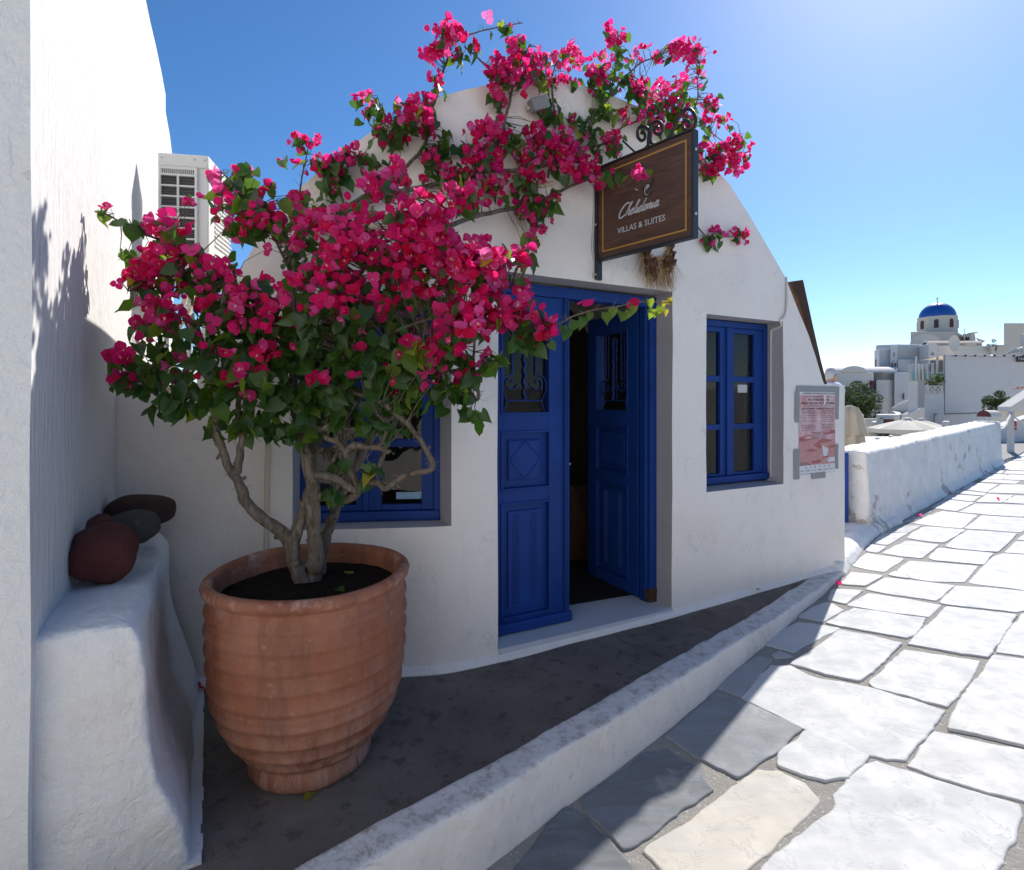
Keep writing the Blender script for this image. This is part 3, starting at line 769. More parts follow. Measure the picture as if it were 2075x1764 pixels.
# door: frame, closed left leaf, right leaf opened inwards
DO = -.147
mb = MB()
def bx(m_, s0, s1, z0, z1, off, th): m_.add(*boxsz(s0, s1, z0, z1, off, th))
bx(mb, -.02, .045, -1.46, .745, DO, .09); bx(mb, 1.286, 1.350, -1.46, .745, DO, .09); bx(mb, 1.262, 1.286, -1.455, .69, DO-.025, .065)
bx(mb, .045, 1.286, .672, .745, DO, .09)
door = mb.build('door', M['blue'], house); bevel(door, .005, 2)
def door_leaf(P, w, z0, z1, stile, name, grille=True):
    """P(u, z, o): u along leaf, o towards its outer face. returns list of meshes"""
    L = z1-z0
    gz0, gz1 = -.075, .53; d0, d1 = -.55, -.205; l0_, l1_ = -1.355, -.655
    m = MB()
    def bb(u0, u1, za, zb_, o0, th):
        pts = [P(u0, za, o0), P(u1, za, o0), P(u1, zb_, o0), P(u0, zb_, o0)]; q = [P(u0, za, o0-th), P(u1, za, o0-th), P(u1, zb_, o0-th), P(u0, zb_, o0-th)]
        m.add(pts+q, [(0,1,2,3),(4,7,6,5),(0,4,5,1),(1,5,6,2),(2,6,7,3),(3,7,4,0)])
    a, b = stile
    bb(0, a, z0, z1, 0, .045); bb(b, w, z0, z1, 0, .045)
    for za, zb_ in ((z0, l0_), (l1_, d0), (d1, gz0), (gz1, z1)): bb(a, b, za, zb_, -.0005, .044)
    # recessed panels and their raised fields
    for za, zb_ in ((l0_, l1_), (d0, d1)):
        bb(a-.002, b+.002, za-.002, zb_+.002, -.026, .012)
        bb(a+.045, b-.045, za+.045, zb_-.045, -.012, .016)
    # moulding round panels
    def mould(u0, u1, za, zb_, o=.009, w_=.014):
        bb(u0-w_, u1+w_, za-w_, za, o, .02); bb(u0-w_, u1+w_, zb_, zb_+w_, o, .02); bb(u0-w_, u0, za, zb_, o, .02); bb(u1, u1+w_, za, zb_, o, .02)
    mould(a, b, l0_, l1_); mould(a, b, d0, d1); mould(a, b, gz0, gz1)
    leaf = m.build(name, M['blue'], door); bevel(leaf, .003, 2)
    # grooves: diamond and flutes as raised beads
    m = MB(); 
    def tb(pts, r=.0045): m.tube([P(u, z, o) for u, z, o in pts], r, 5)
    uc, zc = (a+b)/2, (d0+d1)/2; hu, hz = (b-a)/2-.052, (d1-d0)/2-.052; o = -.011
    dm = [(uc-hu, zc, o), (uc, zc+hz, o), (uc+hu, zc, o), (uc, zc-hz, o), (uc-hu, zc, o)]
    for p, q in zip(dm[:-1], dm[1:]): tb([p, q])
    fr = [(uc-hu, zc-hz, o), (uc-hu, zc+hz, o), (uc+hu, zc+hz, o), (uc+hu, zc-hz, o), (uc-hu, zc-hz, o)]
    for p, q in zip(fr[:-1], fr[1:]): tb([p, q], .003)
    for g in (a+.082, a+.100, a+.118, b-.082, b-.100, b-.118): tb([(g, l0_+.07, o), (g, l1_-.07, o)], .005)
    m.build('panel_bead', M['blue'], door)
    # ironwork in the glazed opening
    m = MB(); r = .0048; ctr = uc
    W = (b-a)
    def T(pts, rr=r): m.tube([P(u, z, -.018) for u, z in pts], rr, 6)
    tw = [(ctr+.006*math.sin(i*1.1), gz0+.075+i*(gz1-gz0-.11)/40) for i in range(41)]
    m.tube([P(u, z, -.018) for u, z in tw], [.005+.004*abs(math.sin(i*.55)) for i in range(41)], 5)
    for sg in (-1, 1):
        T([(ctr+sg*W*.26, gz0+.235), (ctr+sg*W*.26, gz1)])
        sp = []
        cu, cz = ctr+sg*W*.30, gz0+.19
        for i in range(26):
            th = -.5+i*.27; rr = .008+.046*i/25
            sp.append((cu-sg*rr*math.cos(th)*-1*0-sg*rr*math.cos(th), cz+rr*math.sin(th)*1.0))
        T(sp, .004)
        e = sp[-1]
        T(catm2([(ctr+sg*W*.30-sg*.0, gz0+.238), (ctr+sg*W*.42, gz0+.225), (ctr+sg*W*.485, gz0+.185), (ctr+sg*W*.47, gz0+.13), (ctr+sg*W*.385, gz0+.075), (ctr+sg*W*.42, gz0+.03), (ctr+sg*W*.455, gz0)]), .004)
    T([(ctr-W*.385, gz0+.075), (ctr+W*.385, gz0+.075)], .0045)
    m.build('grille', M['blue'], door)
    m = MB(); m.face([P(a-.003, gz0-.003, -.032), P(b+.003, gz0-.003, -.032), P(b+.003, gz1+.003, -.032), P(a-.003, gz1+.003, -.032)]); m.build('pane', M['glass'], door)
def catm2(pts, n=5): return [(p.x, p.y) for p in catmull([V(x, y, 0) for x, y in pts], n)]
door_leaf(lambda u, z, o: fpt(.045+u, z, DO-.012+o), .530, -1.452, .67, (.065, .395), 'left_leaf')
H0 = fpt(1.262, 0, DO-.06); nBack = V(nB.x, nB.y, 0); 
door_leaf(lambda u, z, o: V(H0.x, H0.y, z)+nBack*(u+.05)-V(dB.x, dB.y, 0)*(o+.0), .63, -1.45, .67, (.12, .50), 'right_leaf')
m_ = MB()   # astragal and weather board on the left leaf
bx(m_, .555, .592, -1.44, .668, DO+.006, .055); bx(m_, .563, .571, -1.43, .668, DO+.012, .01); bx(m_, .577, .585, -1.43, .668, DO+.012, .01)
a_ = m_.build('astragal', M['blue'], door); bevel(a_, .004, 2)
m_ = MB(); bx(m_, .048, .61, -1.452, -1.385, DO+.022, .045); a_ = m_.build('weather_board', M['blue'], door); bevel(a_, .014, 3)
m_ = MB(); m_.tube([fpt(.60, -.42, DO+.0), fpt(.60, -.42, DO-.07)], .008, 8); m_.lathe([(0,-.02),(.018,-.014),(.022,0),(.018,.014),(0,.02)], fpt(.61, -.42, DO-.085), 12); m_.build('handle', M['steel'], door, smooth=True)
# marble threshold
m_ = MB(); bx(m_, .0, 1.352, -1.492, -1.458, .012, .42); sl_ = m_.build('threshold', M['marblesill'], house); bevel(sl_, .004, 2)
# rotten timber at the foot of the right post
m_ = MB(); m_.add(*boxsz(1.262, 1.345, -1.456, -1.36, DO+.004, .06)); rt = m_.build('rotten_post_foot', M['plankwood'], house); organic(rt, .008, 2, .03, .05)
# a desk with a few things in the dark room
desk = empty('reception_desk', (.55, 5.1, -1.455)); tag(desk, 'dark reception desk inside the open doorway', 'desk')
m_ = MB(); m_.box((.45,5.1,-.80), (.9,.5,.05)); m_.build('desk_top', M['plankwood'], desk)
m_ = MB(); m_.box((.45,5.1,-1.14), (.82,.42,.62)); m_.build('desk_body', M['plankwood'], desk)
# white skirting painted along the wall foot and bench foot
m_ = MB(); ssk = [SMIN+.05+i*.1 for i in range(int((SMAX-SMIN)/.1))]
for a, b in zip(ssk[:-1], ssk[1:]):
    w0 = .045+.012*noise.noise(V(a*3, 0, 0)); w1 = .045+.012*noise.noise(V(b*3, 0, 0))
    pa, pb, pc, pd = fpt(a, 0, -.02), fpt(b, 0, -.02), fpt(b, 0, w1), fpt(a, 0, w0)
    m_.face([V(pd.x, pd.y, yz(pd.x)+.006), V(pc.x, pc.y, yz(pc.x)+.006), V(pb.x, pb.y, yz(pb.x)+.045), V(pa.x, pa.y, yz(pa.x)+.045)])
    m_.face([V(pd.x, pd.y, yz(pd.x)-.01), V(pc.x, pc.y, yz(pc.x)-.01), V(pc.x, pc.y, yz(pc.x)+.006), V(pd.x, pd.y, yz(pd.x)+.006)])
m_.build('painted_wall_foot', M['wall'], house, smooth=False, merge=True)

# ------------------------------------------------------------------ tall wall on the left
E0 = V(-1.357, 1.516); dL = V(-.55, 1).normalized(); oL = V(-dL.y, dL.x)*1   # oL points left/away
def lw(t, z, o=0):   # t metres along from near edge, o outward (towards the yard)
    p = E0+dL*t-oL*o; return V(p.x, p.y, z)
def ztopL(t): return 2.66+(E0+dL*t).y*.112-.12
mb = MB(); T1 = 4.6; nt, nz = 46, 50
def lwob(t, z): return noise.noise(V(t*1.5, z*1.2, 4))*.012
for i in range(nt):
    for k in range(nz):
        t0, t1 = T1*i/nt, T1*(i+1)/nt
        def Zk(t, k_): return -1.75+(ztopL(t)+1.75)*k_/nz
        mb.face([lw(t0, Zk(t0,k), lwob(t0,Zk(t0,k))), lw(t1, Zk(t1,k), lwob(t1,Zk(t1,k))), lw(t1, Zk(t1,k+1), lwob(t1,Zk(t1,k+1))), lw(t0, Zk(t0,k+1), lwob(t0,Zk(t0,k+1)))][::-1])
tallw = empty('tall_plastered_wall', (E0.x, E0.y, -1.6)); tag(tallw, 'tall sunlit white wall with combed plaster at the left edge', 'wall')
mb.build('combed_face', M['wall_left'], tallw, smooth=True, merge=1e-4)
mb = MB()       # end face towards the camera, top, back
TH = .9
for k in range(nz):
    for j in range(8):
        za, zb_ = -1.75+(ztopL(0)+1.75)*k/nz, -1.75+(ztopL(0)+1.75)*(k+1)/nz; oa, ob_ = -TH*j/8, -TH*(j+1)/8
        def e(o, z): return lw(noise.noise(V(o*2, z*2, 8))*.01*(1 if o < 0 else 0)+(0 if o < 0 else 0), z, o if o < 0 else lwob(0, z))
        mb.face([e(oa, za), e(oa, zb_), e(ob_, zb_), e(ob_, za)])
mb.build('end_face', M['pier'], tallw, smooth=True, merge=1e-4)
mb = MB(); mb.face([lw(0, ztopL(0)), lw(T1, ztopL(T1)), lw(T1, ztopL(T1), -TH), lw(0, ztopL(0), -TH)]); mb.face([lw(0,-1.75,-TH), lw(0,ztopL(0),-TH), lw(T1,ztopL(T1),-TH), lw(T1,-1.75,-TH)]); mb.face([lw(T1,-1.75), lw(T1,-1.75,-TH), lw(T1,ztopL(T1),-TH), lw(T1,ztopL(T1))])
mb.build('wall_top', M['pier'], tallw)
mb = MB()
q = [lw(T1+.01, -1.7, -.03), lw(6.3, -1.7, -.03), lw(6.3, ztopL(6.3)-.55, -.03), lw(6.1, ztopL(6.1)-.2, -.03), lw(5.7, ztopL(5.7)-.08, -.03), lw(T1+.01, ztopL(T1)+.02, -.03)]
mb.prism(q, V(oL.x, oL.y, 0)*.6)
fwl = mb.build('rear_section', M['wall_left'], tallw)

# ------------------------------------------------------------------ masonry bench
mb = MB()
F0 = V(-1.065, 1.735); F1 = V(-1.70, 2.86); fd = (F1-F0)
L_ = fd.length; fd.normalize(); fr_ = V(fd.y, -fd.x)      # towards the yard
nT = 26; rows = []
for i in range(nT+1):
    t = i/nT; base = F0+fd*(L_*t)
    wl_ = E0+dL*((base-E0).dot(dL)); W = (base-wl_).length+.03
    top = -.70+.02*math.sin(t*7)
    flare = .13
    bulge = .0+.028*max(0, math.sin(t*PI*2.6+.8))*(1 if t > .35 else .4)
    prof_ = [(-.04, -1.75), (-.04, top), (W*.30, top+.012), (W-.16-.012*math.sin(t*9), top), (W-.135, top-.05), (W-.125, top-.33), (W-.105+bulge, top-.50), (W-.03+bulge*.6, -1.38), (W, -1.56), (W, -1.75)]
    rows.append([V(*(wl_-V(oL.x, oL.y)*0+(-oL)*u), z) if False else V((wl_+(-oL)*u).x, (wl_+(-oL)*u).y, z) for u, z in prof_])
for i in range(nT):
    A, B = rows[i], rows[i+1]
    for k in range(len(A)): mb.face([A[k], A[(k+1)%len(A)], B[(k+1)%len(A)], B[k]])
mb.face(rows[0][::-1]); mb.face(rows[-1])
bench = mb.build('masonry_bench', M['bench'], merge=1e-5); organic(bench, .013, 5, .026, .09, .6)
tag(bench, 'lumpy whitewashed masonry bench along the tall left wall, three lava stones on it', 'bench')
mb = MB()     # white strip at the foot of the bench
for i in range(20):
    a, b = F0+fd*(L_*i/20-.0), F0+fd*(L_*(i+1)/20); w = .055+.008*noise.noise(V(i*.7, 0, 0))
    pa, pb = a+fr_*-.03, b+fr_*-.03; pc, pd = b+fr_*w, a+fr_*w
    mb.prism([V(pa.x, pa.y, yz(a.x)+.014), V(pd.x, pd.y, yz(a.x)+.012), V(pc.x, pc.y, yz(a.x)+.012), V(pb.x, pb.y, yz(a.x)+.014)], (0,0,-.05))
bs = mb.build('bench_foot_strip', M['pier']); tag(bs, 'low white painted strip along the foot of the bench', 'kerb strip')

# ------------------------------------------------------------------ lava stones
def stone(name, c, r, rot, mat, label, seed, lump=.22, sq=(1,1,1)):
    bm = bmesh.new(); bmesh.ops.create_icosphere(bm, subdivisions=4, radius=1)
    for v in bm.verts:
        n = v.co.normalized(); k = 1+noise.noise(n*1.1+V(seed, 0, 0))*lump+noise.noise(n*2.6+V(seed, 3, 0))*lump*.35+noise.noise(n*9+V(seed,1,1))*.02
        q = V(*(math.copysign(abs(a)**.82, a) for a in n)); v.co = V(q.x*r[0]*k*.93, q.y*r[1]*k*.93, q.z*r[2]*k*.93)
    me = bpy.data.meshes.new(name); bm.to_mesh(me); bm.free(); me.materials.append(mat)
    me.polygons.foreach_set('use_smooth', [True]*len(me.polygons))
    o = bpy.data.objects.new(name, me); COL.objects.link(o); o.location = c; o.rotation_euler = rot
    return tag(o, label, 'stone', 'lava stones on the bench')
stone('lava_stone', at(207,1120,2.02), (.118,.105,.108), (.2,.7,.3), M['rock_red'], 'dark red rough lava stone, nearest on the bench', 8.7, .22)
stone('lava_stone', at(268,1068,2.27), (.108,.10,.072), (.1,.0,.1), M['rock_grey'], 'smooth grey lava stone lying between the two reddish ones', 7.1, .12)
stone('lava_stone', at(286,1034,2.55), (.152,.11,.078), (.0,.06,.15), M['rock_brown'], 'brown pitted oval lava stone at the back by the wall', 1.4, .07)
stone('lava_stone', at(196,1090,2.20), (.095,.10,.088), (.3,.1,.5), M['rock_red'], 'reddish lava stone half hidden behind the nearest one', 12.4, .3)

# ------------------------------------------------------------------ air conditioner on its stand
AC0 = at(320,310,3.62); axL = V(dL.x, dL.y, 0); axF = V(-oL.x, -oL.y, 0)     # along depth / across
axX = V(math.cos(.17), math.sin(.17), 0); axY = V(-axX.y, axX.x, 0)
aw, ah, ad = .312, .715, .42
ac = empty('air_conditioner', at(367,545,3.62)); tag(ac, 'cream outdoor air conditioner unit standing on a metal stand by the tall wall', 'air conditioner')
def acp(u, v, w): return AC0+axX*u-V(0,0,v)+axY*w
def acbox(m_, u0, u1, v0, v1, w0, w1): m_.box((acp(u0,v0,w0)+acp(u1,v1,w1))/2, (u1-u0, w1-w0, v1-v0), (axX, axY, V(0,0,1)))
mb = MB(); acbox(mb, 0, aw, 0, ah, .012, ad); b_ = mb.build('casing', M['acwhite'], ac); bevel(b_, .012, 3)
mb = MB(); acbox(mb, -.003, aw+.003, -.004, .085, -.002, ad+.01); b_ = mb.build('top_cap', M['acwhite'], ac); bevel(b_, .01, 3)
gw0, gw1, gv0, gv1 = .018, .235, .10, .645
mb = MB(); acbox(mb, gw0, gw1, gv0, gv1, .004, .0115); mb.build('coil', M['dark'], ac)
mb = MB()
for k in range(26): acbox(mb, gw0, gw1, gv0+.05+k*.019, gv0+.0535+k*.019, .001, .005)
o_ = mb.build('coil_fins', M['acwhite'], ac); o_.data.materials[0] = simple('coil_fin', (.10,.09,.08), .5)
mb = MB(); nr_ = 7; rh = (gv1-gv0-.045)/nr_
acbox(mb, gw0-.012, gw0+.004, gv0-.012, gv1+.012, -.012, .012); acbox(mb, gw1-.004, gw1+.012, gv0-.012, gv1+.012, -.012, .012)
um = (gw0+gw1)/2; acbox(mb, um-.007, um+.007, gv0+.04, gv1, -.011, .012)
acbox(mb, gw0, gw1, gv0-.012, gv0+.006, -.012, .012); acbox(mb, gw0, gw1, gv0+.036, gv0+.05, -.012, .012)
for k in range(nr_): acbox(mb, gw0, gw1, gv0+.045+rh*(k+1)-.006, gv0+.045+rh*(k+1)+.006, -.0105, .012)
for k in range(17): acbox(mb, gw0+.004+k*.0127, gw0+.010+k*.0127, gv0+.004, gv0+.038, -.009, .010)
b_ = mb.build('coil_guard', M['acwhite'], ac); bevel(b_, .0025, 2)
for u, v in ((.022,.028),(.225,.028),(.29,.028),(.225,.672)):
    mb = MB(); mb.tube([acp(u, v, -.003), acp(u, v, -.009)], .007, 8); mb.build('screw', M['steel'], ac)
mb = MB(); 
for k in range(14): acbox(mb, aw-.002, aw+.008, .14+k*.033, .152+k*.033, .12, .44)
mb.build('side_grille', M['acwhite'], ac)
stand = empty('ac_stand', at(367,790,3.62)); tag(stand, 'white metal stand carrying the air conditioner above the low wall', 'stand')
zlo = .02
for u in (.03, .27):
    for w in (.05, .42):
        mb = MB(); p = acp(u, ah+.05, w); q = V(p.x, p.y, zlo); mb.tube([p, q], .016, 6); mb.tube([q, q+V(0,0,.03)], .05, 10); mb.build('leg', M['acwhite'], stand)
mb = MB()
for w in (.05, .42): mb.box((acp(-.04, ah+.03, w)+acp(.36, ah+.03, w))/2, (.40,.05,.045), (axX, axY, V(0,0,1)))
mb.box((acp(.0, ah+.09, .33)), (.05,.6,.03), (axX, axY, V(0,0,1)))
mb.tube([acp(.03, ah+.30, .05), acp(.27, ah+.30, .05)], .012, 6)
mb.build('crossbar', M['acwhite'], stand)
pipe = MB(); pipe.tube(catmull([acp(.20,ah-.05,-.03), acp(.24,ah+.12,-.08), acp(.16,ah+.45,-.10), V(acp(.1,0,-.1).x, acp(.1,0,-.1).y, .12), V(acp(.02,0,-.2).x, acp(.02,0,-.2).y, .075)], 6), .014, 8)
pipe.tube(catmull([acp(.12,ah+.05,.3), acp(.17,ah+.3,.1), acp(.10,ah+.55,.0), V(acp(.2,0,-.2).x, acp(.2,0,-.2).y, .07)], 6), .011, 8)
pp_ = pipe.build('coolant_pipe', M['conduit'], ac, smooth=True)
c = at(318, 790, 3.02); m_ = MB()
for k in range(5):
    R = .115+.006*k; m_.tube([V(c.x+R*math.cos(i*PI/14)*1.15, c.y+.06+R*.85*math.sin(i*PI/14), .058+.012*(k%3)+.006*math.sin(i*.9+k)) for i in range(29)], .011, 6)
coil = m_.build('pipe_coil', M['conduit'], smooth=True); tag(coil, 'coil of beige pipe lying on the low wall under the air conditioner', 'coil')

# ------------------------------------------------------------------ terracotta pot
PC = V(-.862, 2.305, yz(-.9)); pot = empty('terracotta_pot', PC); tag(pot, 'huge ribbed terracotta pot, stained, standing before the left window', 'pot')
H = .815
pr = [(.0,.0),(.262,.0),(.276,.012),(.280,.04),(.274,.072),(.272,.080)]
def ringp(z, r): return [(r-.004, z-.022), (r+.004, z-.010), (r+.013, z), (r+.012, z+.010), (r+.001, z+.020)]
body = [(.085,.276),(.11,.300),(.15,.337),(.20,.370),(.26,.400),(.33,.423),(.42,.437),(.50,.443),(.58,.446),(.66,.447),(.72,.444),(.76,.437)]
rings = [.112,.175,.245,.318,.392,.467,.542,.617,.690]
def rb(z): return lerp_tab(body, z)
zz = .135
prf = [(r, z) for r, z in pr]
zs_ = sorted([z for k in rings for z in (k-.022, k-.010, k, k+.010, k+.020)]+[.086+.02*i for i in range(33)])
for z in zs_:
    nearest = min(rings, key=lambda k: abs(k-z)); d = z-nearest
    if abs(d) < .0225:
        off = {True: 0}.get(False, 0)
        if abs(d+.022) < 1e-6: off = -.003
        elif abs(d+.010) < 1e-6: off = .006
        elif abs(d) < 1e-6: off = .014
        elif abs(d-.010) < 1e-6: off = .012
        elif abs(d-.020) < 1e-6: off = 0
        else: continue
        prf.append((rb(z)+off*.72, z))
    else: prf.append((rb(z), z))
prf += [(.438,.742),(.441,.750),(.452,.757),(.464,.768),(.469,.783),(.463,.797),(.448,.806),(.430,.804),(.418,.794),(.413,.77),(.412,.66)]
prf = [(r*.89, z) for r, z in prf]
mb = MB(); mb.lathe(prf, PC, 96)
# hand-made: slightly uneven
for i, v in enumerate(mb.v):
    d = V(v.x-PC.x, v.y-PC.y, 0); th = math.atan2(d.y, d.x); k = 1+.006*math.sin(th*2+v.z*3)+.004*noise.noise(V(math.cos(th)*3, math.sin(th)*3, v.z*6))
    mb.v[i] = V(PC.x+d.x*k, PC.y+d.y*k, v.z+.004*math.sin(th*3+1)*(v.z-PC.z))
mb.build('pot_body', M['terracotta'], pot, smooth=True)
mb = MB(); n_ = 40; vs = [V(PC.x, PC.y, PC.z+.738)]
for k in range(1, 9):
    for j in range(n_):
        r = .376*k/8; th = 2*PI*j/n_; x, y = PC.x+r*math.cos(th), PC.y+r*math.sin(th)
        vs.append(V(x, y, PC.z+.733+noise.noise(V(x*12, y*12, 0))*.012+noise.noise(V(x*40, y*40, 2))*.006-.02*(k/8)**3))
fs = [(0, 1+j, 1+(j+1)%n_) for j in range(n_)]+[(1+(k-1)*n_+j, 1+k*n_+j, 1+k*n_+(j+1)%n_, 1+(k-1)*n_+(j+1)%n_) for k in range(1, 8) for j in range(n_)]
mb.add(vs, fs); so = mb.build('soil', M['soil'], pot, smooth=True); so['kind'] = 'stuff'

# ------------------------------------------------------------------ leaf and flower meshes
def leaf_geo(fold=.25, curl=.35, wave=.04, seed=0):
    """heart-shaped leaf with drawn-out tip, length 1 along +Y, normal +Z"""
    r = random.Random(seed)
    st = [(.0,.0),(-.03,.17),(.06,.33),(.22,.42),(.42,.40),(.60,.29),(.78,.14),(.90,.05),(1.0,.0)]
    vs = []; fs = []
    ys = [0,.06,.22,.42,.60,.78,.90,1.0]; ws = [.0,.33,.42,.40,.29,.14,.05,0]
    ys[0] = .05
    mid = []; lf_ = []; rt_ = []
    for y, w in zip(ys, ws):
        z0 = -curl*(y**2)*.5
        mid.append(V(0, y, z0)); wv = wave*math.sin(y*14+r.random()*3)
        lf_.append(V(-w, y-.05*(w>.3), z0+fold*w+wv)); rt_.append(V(w, y-.05*(w>.3), z0+fold*w-wv))
    lf_[1].y -= .06; rt_[1].y -= .06
    vs = mid+lf_+rt_; n = len(mid)
    for i in range(n-1):
        if i == 0: fs += [(0, 1, n+1), (0, 2*n+1, 1)]
        elif i == n-2: fs += [(i, i+1, n+i), (i, 2*n+i, i+1)]
        else: fs += [(i, i+1, n+i+1, n+i), (i, 2*n+i, 2*n+i+1, i+1)]
    # petiole
    b = len(vs); vs += [V(-.012,.05,0), V(.012,.05,0), V(.0,-.28,.06)]; fs.append((b, b+2, b+1))
    return vs, fs, [0]*len(fs)
def bract_geo(open_=.6, seed=0):
    r = random.Random(seed); vs = []; fs = []; ms = []
    for k in range(3):
        th = 2*PI*k/3+r.uniform(-.25,.25); op = open_*r.uniform(.7,1.3); L = r.uniform(.85,1.1)
        c, s = math.cos(th), math.sin(th)
        st = [(0,.0),(.12,.30),(.38,.50),(.66,.46),(.88,.24),(1.06,.0)]
        n = len(st); loc = []
        for y, w in st:
            # y along the bract: rises then opens outwards
            rad = .06+math.sin(op)*y*L+.12*math.sin(y*PI); up = math.cos(op)*y*L-.10*y*y
            loc.append((rad, up, w*L))
        b = len(vs)
        for side in (0, -1, 1):
            for (rad, up, w) in loc:
                # curvature: edges bend inwards
                x_, y_, z_ = rad-(.30*w if side else 0)+(.02 if side else 0), side*w, up+(.05*w if side else 0)+(r.uniform(-.03,.03) if side else 0)
                vs.append(V(x_*c-y_*s, x_*s+y_*c, z_))
        for i in range(n-1):
            if i == 0: f = [(0, 1, n+1), (0, 2*n+1, 1)]
            elif i == n-2: f = [(i, i+1, n+i), (i, 2*n+i, i+1)]
            else: f = [(i, i+1, n+i+1, n+i), (i, 2*n+i, 2*n+i+1, i+1)]
            fs += [tuple(b+q for q in ff) for ff in f]; ms += [0]*len(f)
    for k in range(3):      # the little true flowers
        b = len(vs); th = 2*PI*k/3+.5; x, y = .10*math.cos(th), .10*math.sin(th)
        vs += [V(x*.3, y*.3, 0), V(x-.02, y+.02, .45), V(x+.02, y-.02, .45), V(x-.035,y,.5), V(x+.035,y,.5), V(x,y+.035,.5), V(x,y-.035,.5)]
        fs += [(b, b+1, b+2), (b+3, b+5, b+4, b+6)]; ms += [1, 1]
    return vs, fs, ms
LG = [leaf_geo(.22,.30,.02,1), leaf_geo(.45,.6,.04,2), leaf_geo(.10,.15,.05,3), leaf_geo(.6,.9,.03,4)]
BG = [bract_geo(.45,1), bract_geo(.8,2), bract_geo(1.05,3), bract_geo(.3,4), bract_geo(.65,5)]
def geo_mesh(nm, g, mats):
    me = bpy.data.meshes.new(nm); me.from_pydata([tuple(v) for v in g[0]], [], g[1])
    for m in mats: me.materials.append(m)
    me.polygons.foreach_set('material_index', g[2]); me.polygons.foreach_set('use_smooth', [True]*len(g[1])); me.update(); return me
LM = [[geo_mesh('leaf', g, [m]) for m in LEAF] for g in LG]
FM = [[geo_mesh('flower', g, [m, M['stamen']]) for m in PETAL] for g in BG]

# ------------------------------------------------------------------ bougainvillea
plant = empty('bougainvillea', (PC.x, PC.y, PC.z+.70)); tag(plant, 'bougainvillea with magenta bracts growing from the big pot and climbing over the house front', 'climbing plant')
branches = []     # (points, r0, r1)
def br(pts, r0, r1, n=5): branches.append((catmull(pts, n), r0, r1))
X = lambda l: [at(*p) for p in l]
br(X([(634,1196,2.36),(640,1140,2.35),(636,1085,2.34),(634,1000,2.35),(626,950,2.36),(613,897,2.38),(604,863,2.4),(598,800,2.42),(590,730,2.42),(570,650,2.4)]), .034, .012)
br(X([(622,1182,2.34),(605,1165,2.32),(594,1113,2.31),(605,1068,2.33),(622,1020,2.38),(630,960,2.43),(640,880,2.5),(650,800,2.55),(670,700,2.6)]), .031, .012)
br(X([(598,1140,2.32),(588,1102,2.31),(560,1071,2.29),(525,1047,2.27),(498,1017,2.26),(483,976,2.25),(467,955,2.25),(450,914,2.25),(440,863,2.25),(433,810,2.26),(425,740,2.27),(400,660,2.28)]), .028, .008)
br(X([(470,958,2.25),(483,950,2.25),(486,921,2.26),(491,880,2.28),(481,830,2.3),(500,760,2.3),(510,690,2.3)]), .019, .007)
br(X([(446,905,2.25),(436,880,2.27),(442,840,2.3),(470,790,2.32)]), .012, .006)
br(X([(645,1180,2.45),(655,1109,2.5),(676,1044,2.56),(700,980,2.62),(730,930,2.66),(764,873,2.70),(809,822,2.74),(850,760,2.76),(880,690,2.78),(890,600,2.8)]), .028, .010)
br(X([(640,1010,2.35),(670,1008,2.33),(700,1012,2.32),(722,1000,2.32),(718,970,2.32),(703,935,2.33),(700,915,2.33),(683,897,2.35),(660,885,2.37),(638,880,2.38),(615,878,2.36)]), .020, .010)
br(X([(640,962,2.31),(665,965,2.28),(690,975,2.28),(710,988,2.29),(727,996,2.30),(735,985,2.31),(748,970,2.33),(770,940,2.36),(795,870,2.40),(820,810,2.44)]), .018, .009)
br(X([(735,985,2.31),(764,978,2.28),(781,989,2.26),(815,966,2.24),(845,958,2.24),(872,952,2.24),(878,942,2.24),(862,908,2.25),(838,873,2.26),(798,836,2.28),(757,809,2.30),(713,795,2.33),(680,780,2.36)]), .013, .009)
br(X([(700,918,2.33),(718,905,2.32),(737,904,2.31),(765,908,2.30),(790,918,2.30)]), .016, .009)
br(X([(765,908,2.30),(778,888,2.3),(785,860,2.31)]), .009, .006)
br(X([(628,880,2.36),(655,868,2.34),(686,856,2.33),(700,868,2.33),(735,868,2.33),(760,862,2.34)]), .011, .006)
br(X([(676,853,2.34),(680,830,2.34),(690,808,2.35),(700,795,2.35),(697,750,2.36),(698,700,2.37),(705,620,2.4),(730,560,2.42)]), .014, .007)
br(X([(735,770,2.36),(748,800,2.33),(760,832,2.31),(780,858,2.30)]), .010, .009)
br(X([(700,720,2.36),(760,690,2.35),(860,650,2.33),(940,640,2.32),(1010,650,2.33),(1080,655,2.36)]), .009, .004)
br(X([(880,760,2.5),(920,790,2.46),(965,810,2.42),(968,780,2.42),(960,735,2.42),(962,680,2.4)]), .011, .005)
br(X([(850,690,2.6),(900,740,2.5),(940,775,2.45),(965,812,2.42)]), .009, .008)
br(X([(600,730,2.4),(520,640,2.35),(470,580,2.3),(400,520,2.28),(330,490,2.25),(270,465,2.2),(205,428,2.18)]), .010, .003)
br(X([(500,760,2.3),(430,720,2.22),(350,770,2.18),(290,780,2.17),(250,775,2.16)]), .009, .003)
br(X([(560,650,2.38),(500,600,2.35),(430,540,2.3),(360,555,2.26),(310,585,2.22),(260,590,2.2)]), .009, .003)
br(X([(600,640,2.45),(590,560,2.5),(560,490,2.52),(520,420,2.5),(480,380,2.5),(445,345,2.5)]), .009, .003)
br(X([(730,560,2.42),(760,500,2.4),(800,450,2.38),(830,400,2.4)]), .008, .004)
br(X([(890,600,2.8),(900,520,2.7),(950,540,2.5),(1000,560,2.4),(1060,600,2.35)]), .009, .004)
